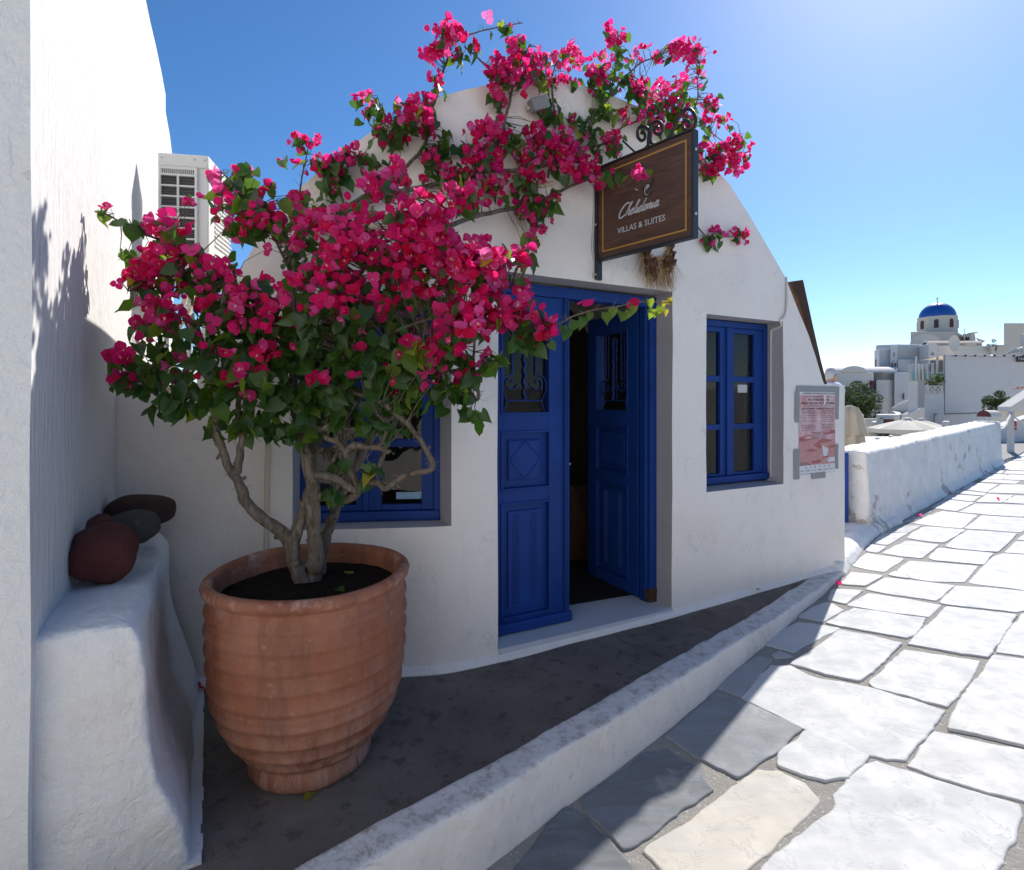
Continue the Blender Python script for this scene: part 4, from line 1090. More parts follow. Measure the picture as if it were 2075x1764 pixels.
# tendril hanging before the door
TEN = X([(1040,668,2.36),(1120,660,2.36),(1165,640,2.38),(1205,628,2.40),(1250,622,2.42),(1300,612,2.45),(1340,614,2.47),(1362,613,2.48)])
br(TEN, .0055, .002)
def W(l, off=.05): return [fac(x, y, (p[0] if p else off)) for x, y, *p in l]
br(X([(590,730,2.42),(588,640,2.5)])+W([(592,560,.16),(600,508,.1),(615,469,.08),(680,435,.07),(770,401,.06),(899,369,.05),(961,349,.05),(1050,345,.06),(1140,330,.08),(1200,330,.1)]), .020, .009)
br(W([(680,435),(788,366),(830,330),(861,293,.06),(869,240,.06),(887,188,.05),(900,140,.05),(911,106,.05),(917,80,.05)]), .012, .005)
br(W([(905,95),(925,85),(945,73),(990,60),(1039,50),(1060,47)]), .006, .002)
br(W([(880,470,.4),(960,440,.2),(1040,422,.12),(1098,406,.1),(1152,380,.1),(1215,355,.12),(1250,345,.2),(1290,370,.35)]), .013, .006)
br(W([(990,350),(1019,260,.05),(1031,214,.05),(1040,170,.05),(1060,120,.05),(1075,90,.05)]), .011, .004)
br(W([(1000,150),(960,110),(940,95)]), .006, .003)
br(W([(1110,360),(1124,258),(1121,207),(1118,160),(1130,120)]), .008, .004)
br(W([(1140,330),(1184,279,.08),(1204,233,.1),(1235,196,.12),(1266,158,.13),(1297,129,.14),(1325,118,.15)]), .011, .004)
br(W([(1235,196,.12),(1245,150,.12),(1248,119,.12),(1252,77,.12)]), .006, .003)
br(W([(1190,300),(1235,287,.09),(1261,258,.09),(1297,243,.1),(1340,215,.12),(1380,225,.12),(1430,260,.1),(1480,300,.1)]), .008, .003)
br(W([(1400,240,.1),(1413,202,.1),(1414,170,.1),(1418,130,.1)]), .006, .003)
br(W([(1330,310,.06),(1400,330,.06),(1470,300,.08),(1500,270,.1)]), .007, .003)
br(W([(1400,440,.05),(1430,478,.05),(1470,480,.06),(1505,478,.06)]), .006, .002)
br(W([(615,469),(609,440),(607,400,.04),(612,360,.05),(625,300,.05)]), .008, .003)
br(W([(700,430),(690,360),(740,310)]), .008, .003)
br(W([(770,401),(790,330),(800,270),(770,215)]), .008, .003)
rx = random.Random(31)
for _ in range(11):       # the tangle of thinner stems before the left window
    x0, y0 = rx.uniform(625,720), rx.uniform(900,985); x1, y1 = rx.uniform(600,850), rx.uniform(770,840); Y0 = rx.uniform(2.34,2.62); n_ = 5; P_ = []
    for i in range(n_+1):
        f = i/n_; P_.append(at(x0+(x1-x0)*f+rx.uniform(-22,22)*(0 < i < n_), y0+(y1-y0)*f+rx.uniform(-16,16)*(0 < i < n_), Y0+rx.uniform(-.04,.04)))
    br(P_, rx.uniform(.006,.012), .004, 4)
mb = MB(); tw = MB(); rb_ = random.Random(5); samples = []
for pts, r0, r1 in branches:
    r0 = r0*1.06 if r0 > .012 else r0; k = len(pts); rs = []
    pw = []
    for i, p in enumerate(pts):
        t = i/(k-1); r = r0+(r1-r0)*t
        pw.append(p+V(*(noise.noise(p*22+V(q*7,0,0)) for q in range(3)))*min(.010, r*.55)); rs.append(r*(1+.12*noise.noise(p*16)))
        samples.append((p, r))
    # finer, knobbly
    pf = catmull(pw, 3); rf = []
    for i in range(len(pf)):
        j = min(i/3, k-1); a = int(j); b = min(a+1, k-1); rf.append((rs[a]*(1-(j-a))+rs[b]*(j-a))*(1+.05*noise.noise(pf[i]*45)))
    mb.tube(pf, rf, 12 if r0 > .015 else 7)
    for q in range(int(k*.9)):     # cut stubs and thorns
        i = rb_.randrange(1, k-1); d = V(rb_.uniform(-1,1), rb_.uniform(-1,.3), rb_.uniform(-.3,1)).normalized()
        if rs[i] > .008 and rb_.random() < .14: mb.tube([pw[i], pw[i]+d*(rs[i]+.014+rb_.random()*.02)], [rs[i]*.5, rs[i]*.38], 6)
        else: tw.tube([pw[i], pw[i]+d*(.02+rb_.random()*.035)], [.0018, .0005], 3)
mb.build('branches', M['bark'], plant, smooth=True)

items_l = []; items_f = []   # (pos, size, tipdir, normal, variant, colour)
rp = random.Random(21)
def put_leaf(p, sz=None, sunny=.3):
    sz = sz or rp.uniform(.06, .09)
    d = V(rp.uniform(-.9,.9), rp.uniform(-.9,.6), rp.uniform(-1.3,-.1)).normalized()
    n = V(rp.uniform(-.8,.8), rp.uniform(-1,.2), rp.uniform(-.2,1.0)); n = (n-d*n.dot(d)).normalized()
    c = rp.choices([0,1,2,3], [1-sunny*.8, .5, sunny*.6, .012])[0]
    items_l.append((p, sz, d, n, rp.randrange(4), c))
def put_flower(p, sz=None, crimson=.2):
    sz = (sz*1.45 if sz else rp.uniform(.034, .046))
    d = V(rp.uniform(-1,1), rp.uniform(-.9,1.0), rp.uniform(-.7,1.1)).normalized()
    n = d.orthogonal(); n = (Matrix.Rotation(rp.uniform(0,6.28), 3, d) @ n).normalized()
    c = rp.choices([0,1,2,3], [.45,.5-crimson*.5,crimson,.12])[0]
    items_f.append((p, sz, n, d, rp.randrange(5), c))
def cluster(x, y, rx, ry, nl, nf, Y=None, th=.12, off=None, ls=1.0, fs_=1.0, crimson=.2, sunny=.3, lo=0):
    """ellipse in photo units at distance Y (or off metres before the house front); leaves nl, flowers nf"""
    twc = []; nf = int(nf*1.55) if nf > 5 else nf; nl = int(nl*.97)
    subs = [(rp.gauss(0,.45), rp.gauss(0,.45), rp.uniform(-1,1)) for _ in range(max(1, int((nl+nf)/12)))]
    for kind, n in (('l', nl), ('f', nf)):
        for _ in range(n):
            sx, sy, sz = rp.choice(subs)
            while True:
                a, b = sx*.65+rp.gauss(0,.44), sy*.65+rp.gauss(0,.44)
                if a*a+b*b < 1.15: break
            px, py = x+a*rx, y+b*ry
            if kind == 'l': py += lo
            dd = rp.uniform(-th, th)
            if kind == 'f': dd -= th*.35
            if Y: p = at(px, py, Y+dd)
            else: p = fac(px, py, max(.02, off-dd))
            (put_leaf(p, rp.uniform(.046,.084)*ls, sunny) if kind == 'l' else put_flower(p, rp.uniform(.0185,.0325)*fs_*(1.0 if Y else .92), crimson))
            if rp.random() < .45: twc.append(p)
    for p in twc:
        best = min(samples, key=lambda s: (s[0]-p).length_squared+(0 if s[1] < .014 else .01))[0]
        if (best-p).length > .26: continue
        m = (best+p)/2+V(rp.uniform(-.02,.02), rp.uniform(-.02,.02), rp.uniform(-.01,.03))
        tw.tube([best, m, p], [.0026,.0019,.0010], 4, cap=False)
C = cluster
# --- crown over the pot, left side
C(224,420,8,6,0,1,2.18,.02); C(215,435,14,14,5,0,2.18,.02); C(255,452,22,12,5,0,2.2,.03); C(262,505,22,16,7,0,2.25,.03,sunny=.8)
C(330,462,55,24,8,15,2.25,.08); C(388,408,22,14,3,4,2.3,.04); C(428,354,22,12,2,3,2.5,.04); C(450,395,18,22,6,5,2.4,.06)
C(497,343,32,14,8,3,2.5,.05); C(490,385,45,30,18,3,2.5,.08); C(545,375,14,14,2,3,2.5,.03); C(490,430,60,40,24,16,2.4,.12); C(520,470,60,40,22,14,2.4,.12)
C(590,395,30,18,8,6,2.6,.06); C(560,440,60,50,30,14,2.5,.15); C(600,500,55,60,35,8,2.5,.15)
C(350,525,80,38,22,26,2.28,.12,crimson=.3); C(285,570,45,35,10,16,2.25,.08,crimson=.45); C(345,600,70,50,26,18,2.25,.12); C(440,565,90,50,38,14,2.35,.15)
C(310,640,40,35,12,10,2.2,.08); C(345,680,70,50,36,5,2.22,.12); C(262,722,38,16,4,10,2.16,.05,crimson=.6); C(245,772,22,14,3,5,2.15,.04,crimson=.6)
C(330,745,75,42,40,5,2.2,.10,crimson=.5); C(290,775,40,24,16,2,2.17,.06); C(370,810,60,30,24,0,2.2,.08); C(440,800,80,46,46,2,2.22,.10); C(470,740,90,60,55,8,2.25,.15,crimson=.6)
C(455,605,75,40,24,26,2.25,.12); C(520,640,55,35,20,16,2.25,.12); C(440,670,80,60,60,5,2.3,.15); C(540,600,60,40,18,16,2.28,.1)
C(555,712,40,18,10,7,2.2,.06,fs_=1.2,crimson=.7); C(530,745,30,16,14,4,2.2,.06,crimson=.8); C(462,768,14,14,3,3,2.18,.04,crimson=.8); C(410,755,12,10,2,3,2.18,.04,crimson=.8); C(635,770,20,12,2,3,2.2,.03,fs_=1.3,crimson=.7)
C(560,680,80,50,50,4,2.3,.15); C(540,820,80,50,50,0,2.28,.12); C(480,860,60,30,20,0,2.25,.06); C(570,870,60,28,22,0,2.3,.08)
C(590,740,70,60,46,0,2.38,.15)
# --- middle
C(640,560,70,50,30,26,2.35,.15); C(700,600,80,50,30,30,2.32,.15,crimson=.3); C(640,640,70,50,36,10,2.35,.15)
C(720,510,90,50,26,40,2.35,.15); C(700,450,80,40,16,34,2.38,.12); C(760,395,60,28,10,16,2.45,.10); C(815,345,22,22,3,6,2.5,.06,fs_=1.2); C(765,360,20,20,3,5,2.5,.05,fs_=1.2)
C(850,460,75,60,14,80,2.35,.13,fs_=1.15,crimson=.35); C(880,520,60,40,16,36,2.35,.12,crimson=.3); C(800,520,50,40,20,20,2.4,.12); C(920,400,50,50,16,20,2.5,.12)
C(780,590,80,50,30,24,2.35,.15,crimson=.5); C(870,580,60,50,20,22,2.33,.12); C(960,530,60,45,12,34,2.3,.12,fs_=1.15); C(1010,520,50,40,8,28,2.32,.10,fs_=1.1); C(1060,520,22,30,4,9,2.35,.05,fs_=1.1)
C(960,600,60,40,26,20,2.3,.12); C(940,650,60,40,22,30,2.25,.12,fs_=1.1); C(880,690,70,40,34,26,2.3,.14,crimson=.3); C(1000,640,50,40,20,24,2.28,.10)
C(1055,640,50,35,14,24,2.3,.08,fs_=1.15); C(1075,590,18,22,2,5,2.32,.04,fs_=1.3); C(1108,655,22,34,5,9,2.3,.05,fs_=1.2); C(1070,690,45,18,22,2,2.33,.06)
C(740,680,90,60,80,5,2.35,.18); C(680,740,80,60,64,2,2.36,.16); C(800,740,80,60,60,6,2.38,.16); C(870,740,60,50,34,8,2.4,.14); C(838,712,30,28,12,2,2.15,.05,sunny=1.5)
C(940,740,46,40,24,5,2.4,.10); C(985,720,30,30,12,4,2.35,.08); C(900,790,50,36,26,0,2.42,.10); C(800,810,70,40,34,0,2.4,.12); C(700,820,70,46,34,0,2.35,.12); C(640,800,60,50,40,0,2.36,.14)
C(610,860,50,36,20,0,2.36,.1); C(965,838,22,16,8,0,2.38,.04); C(940,815,26,20,8,0,2.4,.05); C(735,850,40,30,12,0,2.3,.06); C(800,860,30,24,9,0,2.32,.05); C(690,930,16,30,5,0,2.3,.03); C(745,955,28,22,10,0,2.28,.04); C(670,1000,16,24,7,0,2.28,.03)
C(950,770,18,20,3,3,2.36,.04)
# --- against the front of the house and over its top
C(620,280,42,26,6,12,off=.10,th=.06); C(582,318,16,14,2,2,off=.1,th=.04); C(640,325,50,30,24,8,off=.09,th=.07); C(660,385,30,30,14,2,off=.08,th=.05); C(625,440,40,40,20,6,off=.12,th=.1)
C(712,305,30,24,6,10,off=.09,th=.06); C(695,335,40,30,22,5,off=.09,th=.06); C(760,330,36,24,12,2,off=.08,th=.05)
C(735,205,20,16,3,5,off=.1,th=.05); C(765,230,36,30,22,5,off=.09,th=.06); C(835,225,52,36,18,30,off=.12,th=.09,fs_=1.1); C(800,270,50,34,34,6,off=.09,th=.07); C(870,245,30,30,8,5,off=.08,th=.06)
C(890,165,20,40,10,7,off=.08,th=.05); C(905,70,36,28,6,34,off=.12,th=.10); C(870,105,28,18,2,16,off=.12,th=.06); C(925,110,22,20,10,4,off=.09,th=.05)
C(1010,55,36,14,9,1,off=.07,th=.03); C(995,34,6,5,0,1,off=.07,th=.02); C(975,95,22,18,5,5,off=.08,th=.04); C(1050,90,28,26,8,16,off=.10,th=.07); C(1030,140,44,34,16,30,off=.12,th=.09); C(1065,150,40,40,12,22,off=.12,th=.09)
C(1000,160,22,36,6,14,off=.1,th=.06); C(1010,200,20,26,6,8,off=.08,th=.05); C(1100,215,30,30,16,3,off=.08,th=.05)
C(1100,120,34,26,8,12,off=.0-.1,th=.15); C(1160,130,60,28,10,34,Y=3.9,th=.25); C(1160,100,20,20,2,8,Y=3.9,th=.2); C(1130,165,40,14,12,6,Y=3.7,th=.2); C(1215,110,14,16,3,4,Y=3.8,th=.1)
C(1240,70,34,24,4,14,off=.14,th=.06); C(1255,100,22,30,9,2,off=.14,th=.05); C(1262,150,46,34,24,6,off=.14,th=.08); C(1310,95,12,12,1,3,off=.15,th=.03); C(1335,118,16,14,5,5,off=.15,th=.04); C(1280,112,12,12,1,3,off=.15,th=.03)
C(1225,210,36,44,30,3,off=.10,th=.06); C(1200,265,30,34,18,2,off=.09,th=.06); C(1320,190,50,34,10,36,Y=3.95,th=.2); C(1300,230,46,26,16,14,off=.08,th=.10); C(1370,170,28,20,4,8,Y=3.9,th=.1); C(1370,210,40,26,22,4,off=.10,th=.07)
C(1400,110,48,30,8,36,off=.14,th=.09); C(1365,100,20,26,2,12,off=.12,th=.06); C(1415,165,20,30,7,5,off=.11,th=.05); C(1432,205,24,22,6,12,off=.11,th=.05)
C(1450,255,36,26,10,14,off=.10,th=.07); C(1490,270,26,24,8,10,off=.10,th=.06); C(1475,325,36,30,5,50,off=.12,th=.09,crimson=.5,fs_=1.05); C(1440,340,26,20,12,8,off=.08,th=.05); C(1508,305,16,24,4,6,off=.1,th=.05); C(1500,350,16,14,2,5,off=.1,th=.04)
C(1455,490,40,14,18,3,off=.06,th=.03); C(1495,468,20,12,3,8,off=.07,th=.04); C(1440,470,14,10,2,4,off=.06,th=.03); C(1505,492,10,8,1,3,off=.06,th=.03)
C(1345,215,50,26,22,14,off=.16,th=.06); C(1385,250,40,26,26,10,off=.12,th=.08); C(1330,255,34,20,12,10,off=.10,th=.06); C(1210,150,30,24,14,12,off=.10,th=.08); C(1290,180,40,26,20,16,off=.12,th=.08)
C(1110,160,50,18,12,18,off=.05,th=.12); C(1160,240,40,30,18,4,off=.10,th=.06); C(1440,300,30,26,12,16,off=.11,th=.06); C(950,350,50,22,14,8,off=.10,th=.06); C(880,330,34,22,12,6,off=.08,th=.06)
# middle band on the wall
C(880,290,30,36,22,1,off=.07,th=.05); C(942,300,20,16,10,0,off=.07,th=.04); C(870,350,26,16,5,4,off=.08,th=.05); C(920,340,40,24,10,8,off=.09,th=.06)
C(985,265,46,28,10,20,off=.12,th=.08,fs_=1.1); C(1030,290,40,34,22,6,off=.11,th=.06,sunny=1.0); C(985,320,44,34,10,28,off=.12,th=.09,fs_=1.1); C(1090,275,34,22,8,14,off=.12,th=.07,fs_=1.1)
C(1130,300,50,34,12,34,off=.14,th=.09,fs_=1.1); C(1080,330,46,30,14,20,off=.12,th=.08); C(1180,330,46,36,12,28,off=.16,th=.09,fs_=1.15); C(1215,360,18,28,2,8,off=.2,th=.05,fs_=1.1); C(1240,275,30,22,6,10,off=.12,th=.06); C(1250,310,24,20,12,5,off=.15,th=.06)
C(1000,380,44,24,12,12,off=.12,th=.08); C(960,420,40,26,12,14,off=.14,th=.08); C(1060,370,50,24,20,8,off=.1,th=.06); C(1075,410,54,26,38,6,off=.14,th=.08); C(1100,445,26,26,12,7,off=.16,th=.06); C(1075,480,24,24,10,5,off=.2,th=.06); C(1070,430,44,20,6,8,off=.16,th=.06); C(1115,395,14,20,5,4,off=.1,th=.04)
C(1262,358,40,10,12,1,Y=2.86,th=.04); C(1300,352,22,14,3,9,Y=2.82,th=.04,fs_=.9)
# gaps inside the crown are filled with dark foliage further back
C(640,690,140,60,50,0,2.62,.10); C(820,640,140,70,44,8,2.62,.10); C(470,630,90,60,26,3,2.55,.10); C(700,560,140,70,36,10,2.62,.10); C(860,520,120,60,26,14,2.62,.10)
# tendril
for i, (x, y) in enumerate([(1140,668),(1150,676),(1165,656),(1180,650),(1196,640),(1228,640),(1243,632),(1260,640),(1272,636),(1284,628),(1316,614),(1322,634),(1337,628)]):
    items_l.append((at(x, y-8, 2.42), rp.uniform(.05,.068)*(1 if i < 9 else .85), V(rp.uniform(-.4,.2), rp.uniform(-.4,.4), -1).normalized(), V(rp.uniform(-.3,.9), -1, .4).normalized(), rp.randrange(4), 1 if i < 4 else 2))
for x, y, dx in ((1346,610,-.2),(1352,616,.8),(1356,604,.3),(1348,628,.2)): items_l.append((at(x, y, 2.48), .032, V(dx, 0, rp.choice([-1,.9])).normalized(), V(.2,-1,.2).normalized(), 1, 3))
put_flower(at(1187,608,2.40), .036); put_flower(at(1281,612,2.44), .030, 1); put_flower(at(1288,622,2.44), .026, 1)
def xf(it):
    p, sz, d, n, v, c = it
    y = d; z = (n-d*n.dot(d))
    z = z.normalized() if z.length > 1e-4 else d.orthogonal().normalized(); x = y.cross(z)
    m = Matrix((x, y, z)).transposed().to_4x4(); return Matrix.Translation(p) @ m @ Matrix.Scale(sz, 4)
pw_inv = parent_world(plant).inverted()
def scatter(items, geos, meshes, mats, name, stuffname, nmax=296):
    items = sorted(items, key=lambda it: it[0].y/it[1])
    for it in items[:nmax]:
        o = bpy.data.objects.new(name, meshes[it[4]][it[5]]); COL.objects.link(o); o.parent = plant; o.matrix_local = pw_inv @ xf(it)
    m = MB(); nm = len(mats)
    for it in items[nmax:]:
        g = geos[it[4]]; T = xf(it); b = len(m.v)
        m.v += [T @ v for v in g[0]]; m.f += [tuple(b+i for i in f) for f in g[1]]; m.m += [it[5] if q == 0 else nm-1 for q in g[2]]
    o = m.build(stuffname, mats, plant, smooth=True); o['kind'] = 'stuff'
scatter(items_l, LG, LM, LEAF, 'leaf', 'foliage')
scatter(items_f, BG, FM, PETAL+[M['stamen']], 'flower', 'blossom')
tw.build('twigs', M['bark'], plant)
print('leaves', len(items_l), 'flowers', len(items_f))

# ------------------------------------------------------------------ hanging sign
S0 = fac(1211, 430, .02); S0.z = 0; Se = at(1408, 430, 2.95); Se.z = 0
sdir = (Se-S0); SL_ = sdir.length; sdir.normalize(); snor = V(sdir.y, -sdir.x, 0)      # snor towards the viewer's left/front
if snor.dot(V(0,0,0)-S0) < 0: snor = -snor
def sp(u, z, o=0): return V(S0.x, S0.y, 0)+sdir*u+snor*o+V(0,0,z)
def on_sign(px, py, o=.03):
    base = S0+snor*o; k = (px-CX)/F
    u = (k*base.y-base.x)/(sdir.x-k*sdir.y); p = base+sdir*u; return u, (HY-py)*p.y/F
u0 = .015; u1 = on_sign(1401, 300, .025)[0]; zt, zbm = 1.478, .905
sign = empty('hanging_sign', (S0.x, S0.y, 1.0)); tag(sign, 'brown wooden hanging sign in a black iron frame reading Chelidonia Villas & Suites', 'sign')
def sbar(m_, ua, ub, za, zb_, o, th):
    m_.box(sp((ua+ub)/2, (za+zb_)/2, o-th/2), (ub-ua, th, zb_-za), (sdir, snor, V(0,0,1)))
mb = MB(); sbar(mb, u0, u1, zbm, zt, .014, .030); mb.build('board', M['signwood'], sign)
mb = MB(); fw_ = .018
sbar(mb, u0-.02, u0, zbm-.13, zt+.02, .026, .055); sbar(mb, u1, u1+.012, zbm-.012, zt+.012, .026, .055)
sbar(mb, u0, u1, zt, zt+.012, .026, .055); sbar(mb, u0, u1, zbm-.012, zbm, .026, .055)
b_ = mb.build('iron_frame', M['iron'], sign); bevel(b_, .003, 2)
mb = MB(); gi = .035; gw = .009
for a in ((u0+gi, u1-gi, zt-gi-gw, zt-gi), (u0+gi, u1-gi, zbm+gi, zbm+gi+gw), (u0+gi, u0+gi+gw, zbm+gi+gw, zt-gi-gw), (u1-gi-gw, u1-gi, zbm+gi+gw, zt-gi-gw)): sbar(mb, *a, .0155, .0015)
mb.build('gold_border', M['gold'], sign)
for zz_ in (zt-.10, zbm+.12):
    mb = MB(); p = sp(u1+.012, zz_, -.001); mb.lathe([(0,.006),(.006,.005),(.010,.001),(.010,0)], V(0,0,0), 10)
    mb.v = [p+sdir*v.z+snor*v.x+V(0,0,v.y) for v in mb.v]; mb.build('bolt', M['steel'], sign, smooth=True)
for zz_ in (zbm-.10, zbm+.22):
    mb = MB(); p = sp(u0-.010, zz_, .026); mb.lathe([(0,.005),(.005,.004),(.008,.001),(.008,0)], V(0,0,0), 10)
    mb.v = [p+snor*v.z+sdir*v.x+V(0,0,v.y) for v in mb.v]; mb.build('bolt', M['steel'], sign, smooth=True)
c7 = lambda x, y: ((2200+x/1.857)/1.974, (300+y/1.857)/1.974)
for k, l in enumerate([[(680,570),(712,545),(735,510),(746,470),(742,430),(722,397),(690,384),(662,395),(650,425),(655,465),(675,488),(700,480),(706,455),(698,432),(680,432)],
    [(728,520),(730,470),(738,420),(752,375),(785,348),(815,352),(834,385),(830,425),(806,442),(782,430),(778,402),(792,386),(806,395)],
    [(738,440),(742,480),(758,510),(790,522),(835,512),(880,470),(915,410),(945,345),(975,290),(1020,255),(1055,268),(1078,315),(1080,365),(1060,402),(1020,416),(990,395),(984,360),(1003,340),(1030,348),(1036,372),(1020,382)]]):
    mb = MB(); P = []
    for x, y in l:
        u, z = on_sign(*c7(x, y), 0); P.append(sp(u, z, 0))
    mb.tube(catmull(P, 5), .0095, 7); mb.build('iron_scroll', M['iron'], sign, smooth=True)
mb = MB(); mb.tube([sp(*on_sign(*c7(540,490), 0)), sp(*on_sign(*c7(636,580), 0))], .006, 6); mb.build('tie_bar', M['iron'], sign)
# lettering
def ribbon(m_, pts, w, o=.0165, taper=True):
    pts = catmull([V(x, y, 0) for x, y in pts], 5); n = len(pts); vs = []
    for i, p in enumerate(pts):
        t = (pts[min(i+1,n-1)]-pts[max(i-1,0)]); t.normalize(); nr = V(-t.y, t.x, 0)
        ww = w*(.55+.45*math.sin(PI*min(1, max(0, i/(n-1)))))*.5 if taper else w*.5
        vs += [p+nr*ww, p-nr*ww]
    m_.add([sp(v.x, v.y, o) for v in vs], [(2*i, 2*i+1, 2*i+3, 2*i+2) for i in range(n-1)])
ua, za = on_sign(1252, 446, .0165); ub, zb2 = on_sign(1347, 421, .0165)
Lw = (ub-ua); e_ = Lw/5.35       # em: x height = 1 unit ~ e_
def g(x, y): return (ua+(x+.30*y)*e_*.90, (za+.010+y*e_*.56))
SCR = [
 [(.95,1.95),(.80,2.15),(.45,2.0),(.12,1.3),(.05,.5),(.25,-.05),(.60,-.08),(.95,.25)],
 [(.95,.2),(1.20,1.3),(1.30,2.05),(1.18,1.9),(1.08,1.0),(1.02,0)],
 [(1.04,.4),(1.20,.85),(1.38,.8),(1.36,.2),(1.50,.02),(1.70,.35)],
 [(1.62,.45),(1.85,.62),(1.86,.88),(1.70,.85),(1.60,.4),(1.72,.0),(1.95,.15),(2.05,.4)],
 [(2.03,.3),(2.22,1.4),(2.28,2.05),(2.16,1.8),(2.08,.8),(2.12,.1),(2.30,.2)],
 [(2.42,.85),(2.38,.2),(2.48,.0),(2.62,.25)],
 [(3.02,.75),(2.80,.85),(2.64,.4),(2.74,.0),(2.92,.2),(3.05,.9),(3.16,2.0)], [(3.14,1.95),(3.02,.5),(3.08,.02),(3.22,.25)],
 [(3.50,.85),(3.30,.6),(3.30,.1),(3.50,.0),(3.62,.4),(3.54,.8),(3.46,.84)], [(3.56,.8),(3.75,.7)],
 [(3.80,.85),(3.76,.0)], [(3.78,.4),(3.94,.85),(4.08,.75),(4.04,.15),(4.18,.05),(4.30,.3)],
 [(4.36,.85),(4.32,.2),(4.42,.0),(4.56,.25)],
 [(5.00,.75),(4.80,.88),(4.64,.45),(4.72,.0),(4.90,.15),(5.02,.85),(4.98,.2),(5.06,.0),(5.22,.2)]]
mb = MB()
for st in SCR: ribbon(mb, [g(x, y) for x, y in st], e_*.155, taper=False)
mb.build('lettering', M['silver'], sign)
_fc = {}
def text_geo(s, size, bold=0.0, align='CENTER', space=1.0):
    cu = bpy.data.curves.new('t', 'FONT'); cu.body = s; cu.size = size; cu.align_x = align; cu.offset = bold; cu.space_character = space; cu.resolution_u = 2
    ob = bpy.data.objects.new('t', cu); COL.objects.link(ob)
    dg = bpy.context.evaluated_depsgraph_get(); me = bpy.data.meshes.new_from_object(ob.evaluated_get(dg))
    vs = [v.co.copy() for v in me.vertices]; fs = [tuple(p.vertices) for p in me.polygons]
    bpy.data.objects.remove(ob); bpy.data.curves.remove(cu); bpy.data.meshes.remove(me)
    return vs, fs
def text_on(m_, s, fit, y, pos, hgt, bold=0.0, sx=None, m=0):
    """text fitted between fit=(u0,u1), baseline y, cap height hgt; pos(u, v) -> point"""
    vs, fs = text_geo(s, 1.0, bold)
    if not vs: return
    x0, x1 = min(v.x for v in vs), max(v.x for v in vs); cap = .69
    a, b = fit; k = (b-a)/(x1-x0)
    m_.add([pos(a+(v.x-x0)*k, y+v.y*hgt/cap) for v in vs], fs, m)
mb = MB(); va, vza = on_sign(1251, 471, .0165); vb, vzb = on_sign(1348, 450, .0165)
text_on(mb, 'VILLAS & SUITES', (va, vb), (vza+vzb)/2, lambda u, v: sp(u, v, .0165), .034, .012)
mb.build('lettering', M['silver'], sign)
c6 = lambda x, y: ((2350+x/2.94)/1.974, (500+y/2.94)/1.974)
mb = MB(); 
for l, w in (([(760,605),(765,660),(745,715),(705,745),(672,760),(660,800),(680,845),(720,835),(772,782)], .011), ([(790,605),(780,650),(750,705)], .005), ([(700,690),(735,700),(730,730),(690,745)], .009), ([(640,770),(660,740),(690,700)], .012)):
    ribbon(mb, [on_sign(*c6(x, y), .0165) for x, y in l], w, .0163)
mb.build('emblem', M['black'], sign)
mb = MB()
for l, w in (([(672,760),(685,720),(712,705),(728,718),(700,750),(676,765),(674,800),(688,828),(720,815)], .005), ([(690,740),(712,722),(724,722),(700,745)], .009), ([(560,745),(575,765),(600,768)], .005)):
    ribbon(mb, [on_sign(*c6(x, y), .0165) for x, y in l], w, .0175)
mb.build('emblem', M['silver'], sign)

# ------------------------------------------------------------------ dried wreath over the door
wc = fac(1330, 490, .035); wr = empty('dried_wreath', wc); tag(wr, 'dried straw and leaf wreath hanging on the wall above the door, under the sign', 'wreath')
Bx = V(dB.x, dB.y, 0); rw = random.Random(9)
mb = MB(); R = .12
mb.tube([wc+Bx*R*math.cos(i*PI/16)+V(0,0,1)*R*math.sin(i*PI/16)+V(.006*math.sin(i*3),0,.006*math.cos(i*2)) for i in range(33)], [.014+.004*math.sin(i*2.1) for i in range(33)], 7)
mb.build('ring', M['straw'], wr, smooth=True)
mb = MB(); tuft = MB()
for q, (a0, w_) in enumerate(((-2.7,.05),(-2.2,.05),(-1.75,.05),(-1.35,.05),(-.9,.05),(-.45,.05))):
    for _ in range(12):
        a = a0+rw.uniform(-.14,.14); p = wc+Bx*R*math.cos(a)+V(0,0,R*math.sin(a))-n3*.015
        L = rw.uniform(.13,.24); d = (Bx*rw.gauss(0,.22)+V(0,0,-1)+Bx*math.cos(a)*.12-n3*rw.uniform(0,.15)).normalized()
        e = p+d*L*.5; mb.tube([p, e], [.0014,.0014], 3, cap=False); mb.tube([e, e+d*.05], [.004,.002], 4)
        for _k in range(4):
            d2 = (d+V(rw.gauss(0,.10), rw.gauss(0,.10), 0)).normalized(); mb.tube([e+d*.03, e+d*.03+d2*rw.uniform(.08,.15)], [.0009,.0004], 3, cap=False)
mb.build('wheat', M['straw'], wr)
mb = MB()
for _ in range(75):
    a = rw.choice((-2.45,-2.0,-1.1,-.75,-.3,.1,3.3,2.9))+rw.uniform(-.2,.2); p = wc+Bx*(R+rw.uniform(-.02,.02))*math.cos(a)+V(0,0,R*math.sin(a)-rw.random()*.13)-n3*rw.uniform(.0,.04)
    d = V(rw.uniform(-.5,.5), rw.uniform(-.5,.2), -1).normalized(); n = V(rw.uniform(-1,1), -1, rw.uniform(-.3,.8)); T = xf((p, rw.uniform(.03,.055), d, (n-d*n.dot(d)).normalized(), 0, 0))
    gq = LG[rw.choice((1,3))]; mb.add([T @ v for v in gq[0]], gq[1])
o_ = mb.build('dried_leaves', M['dryleaf'], wr, smooth=True)

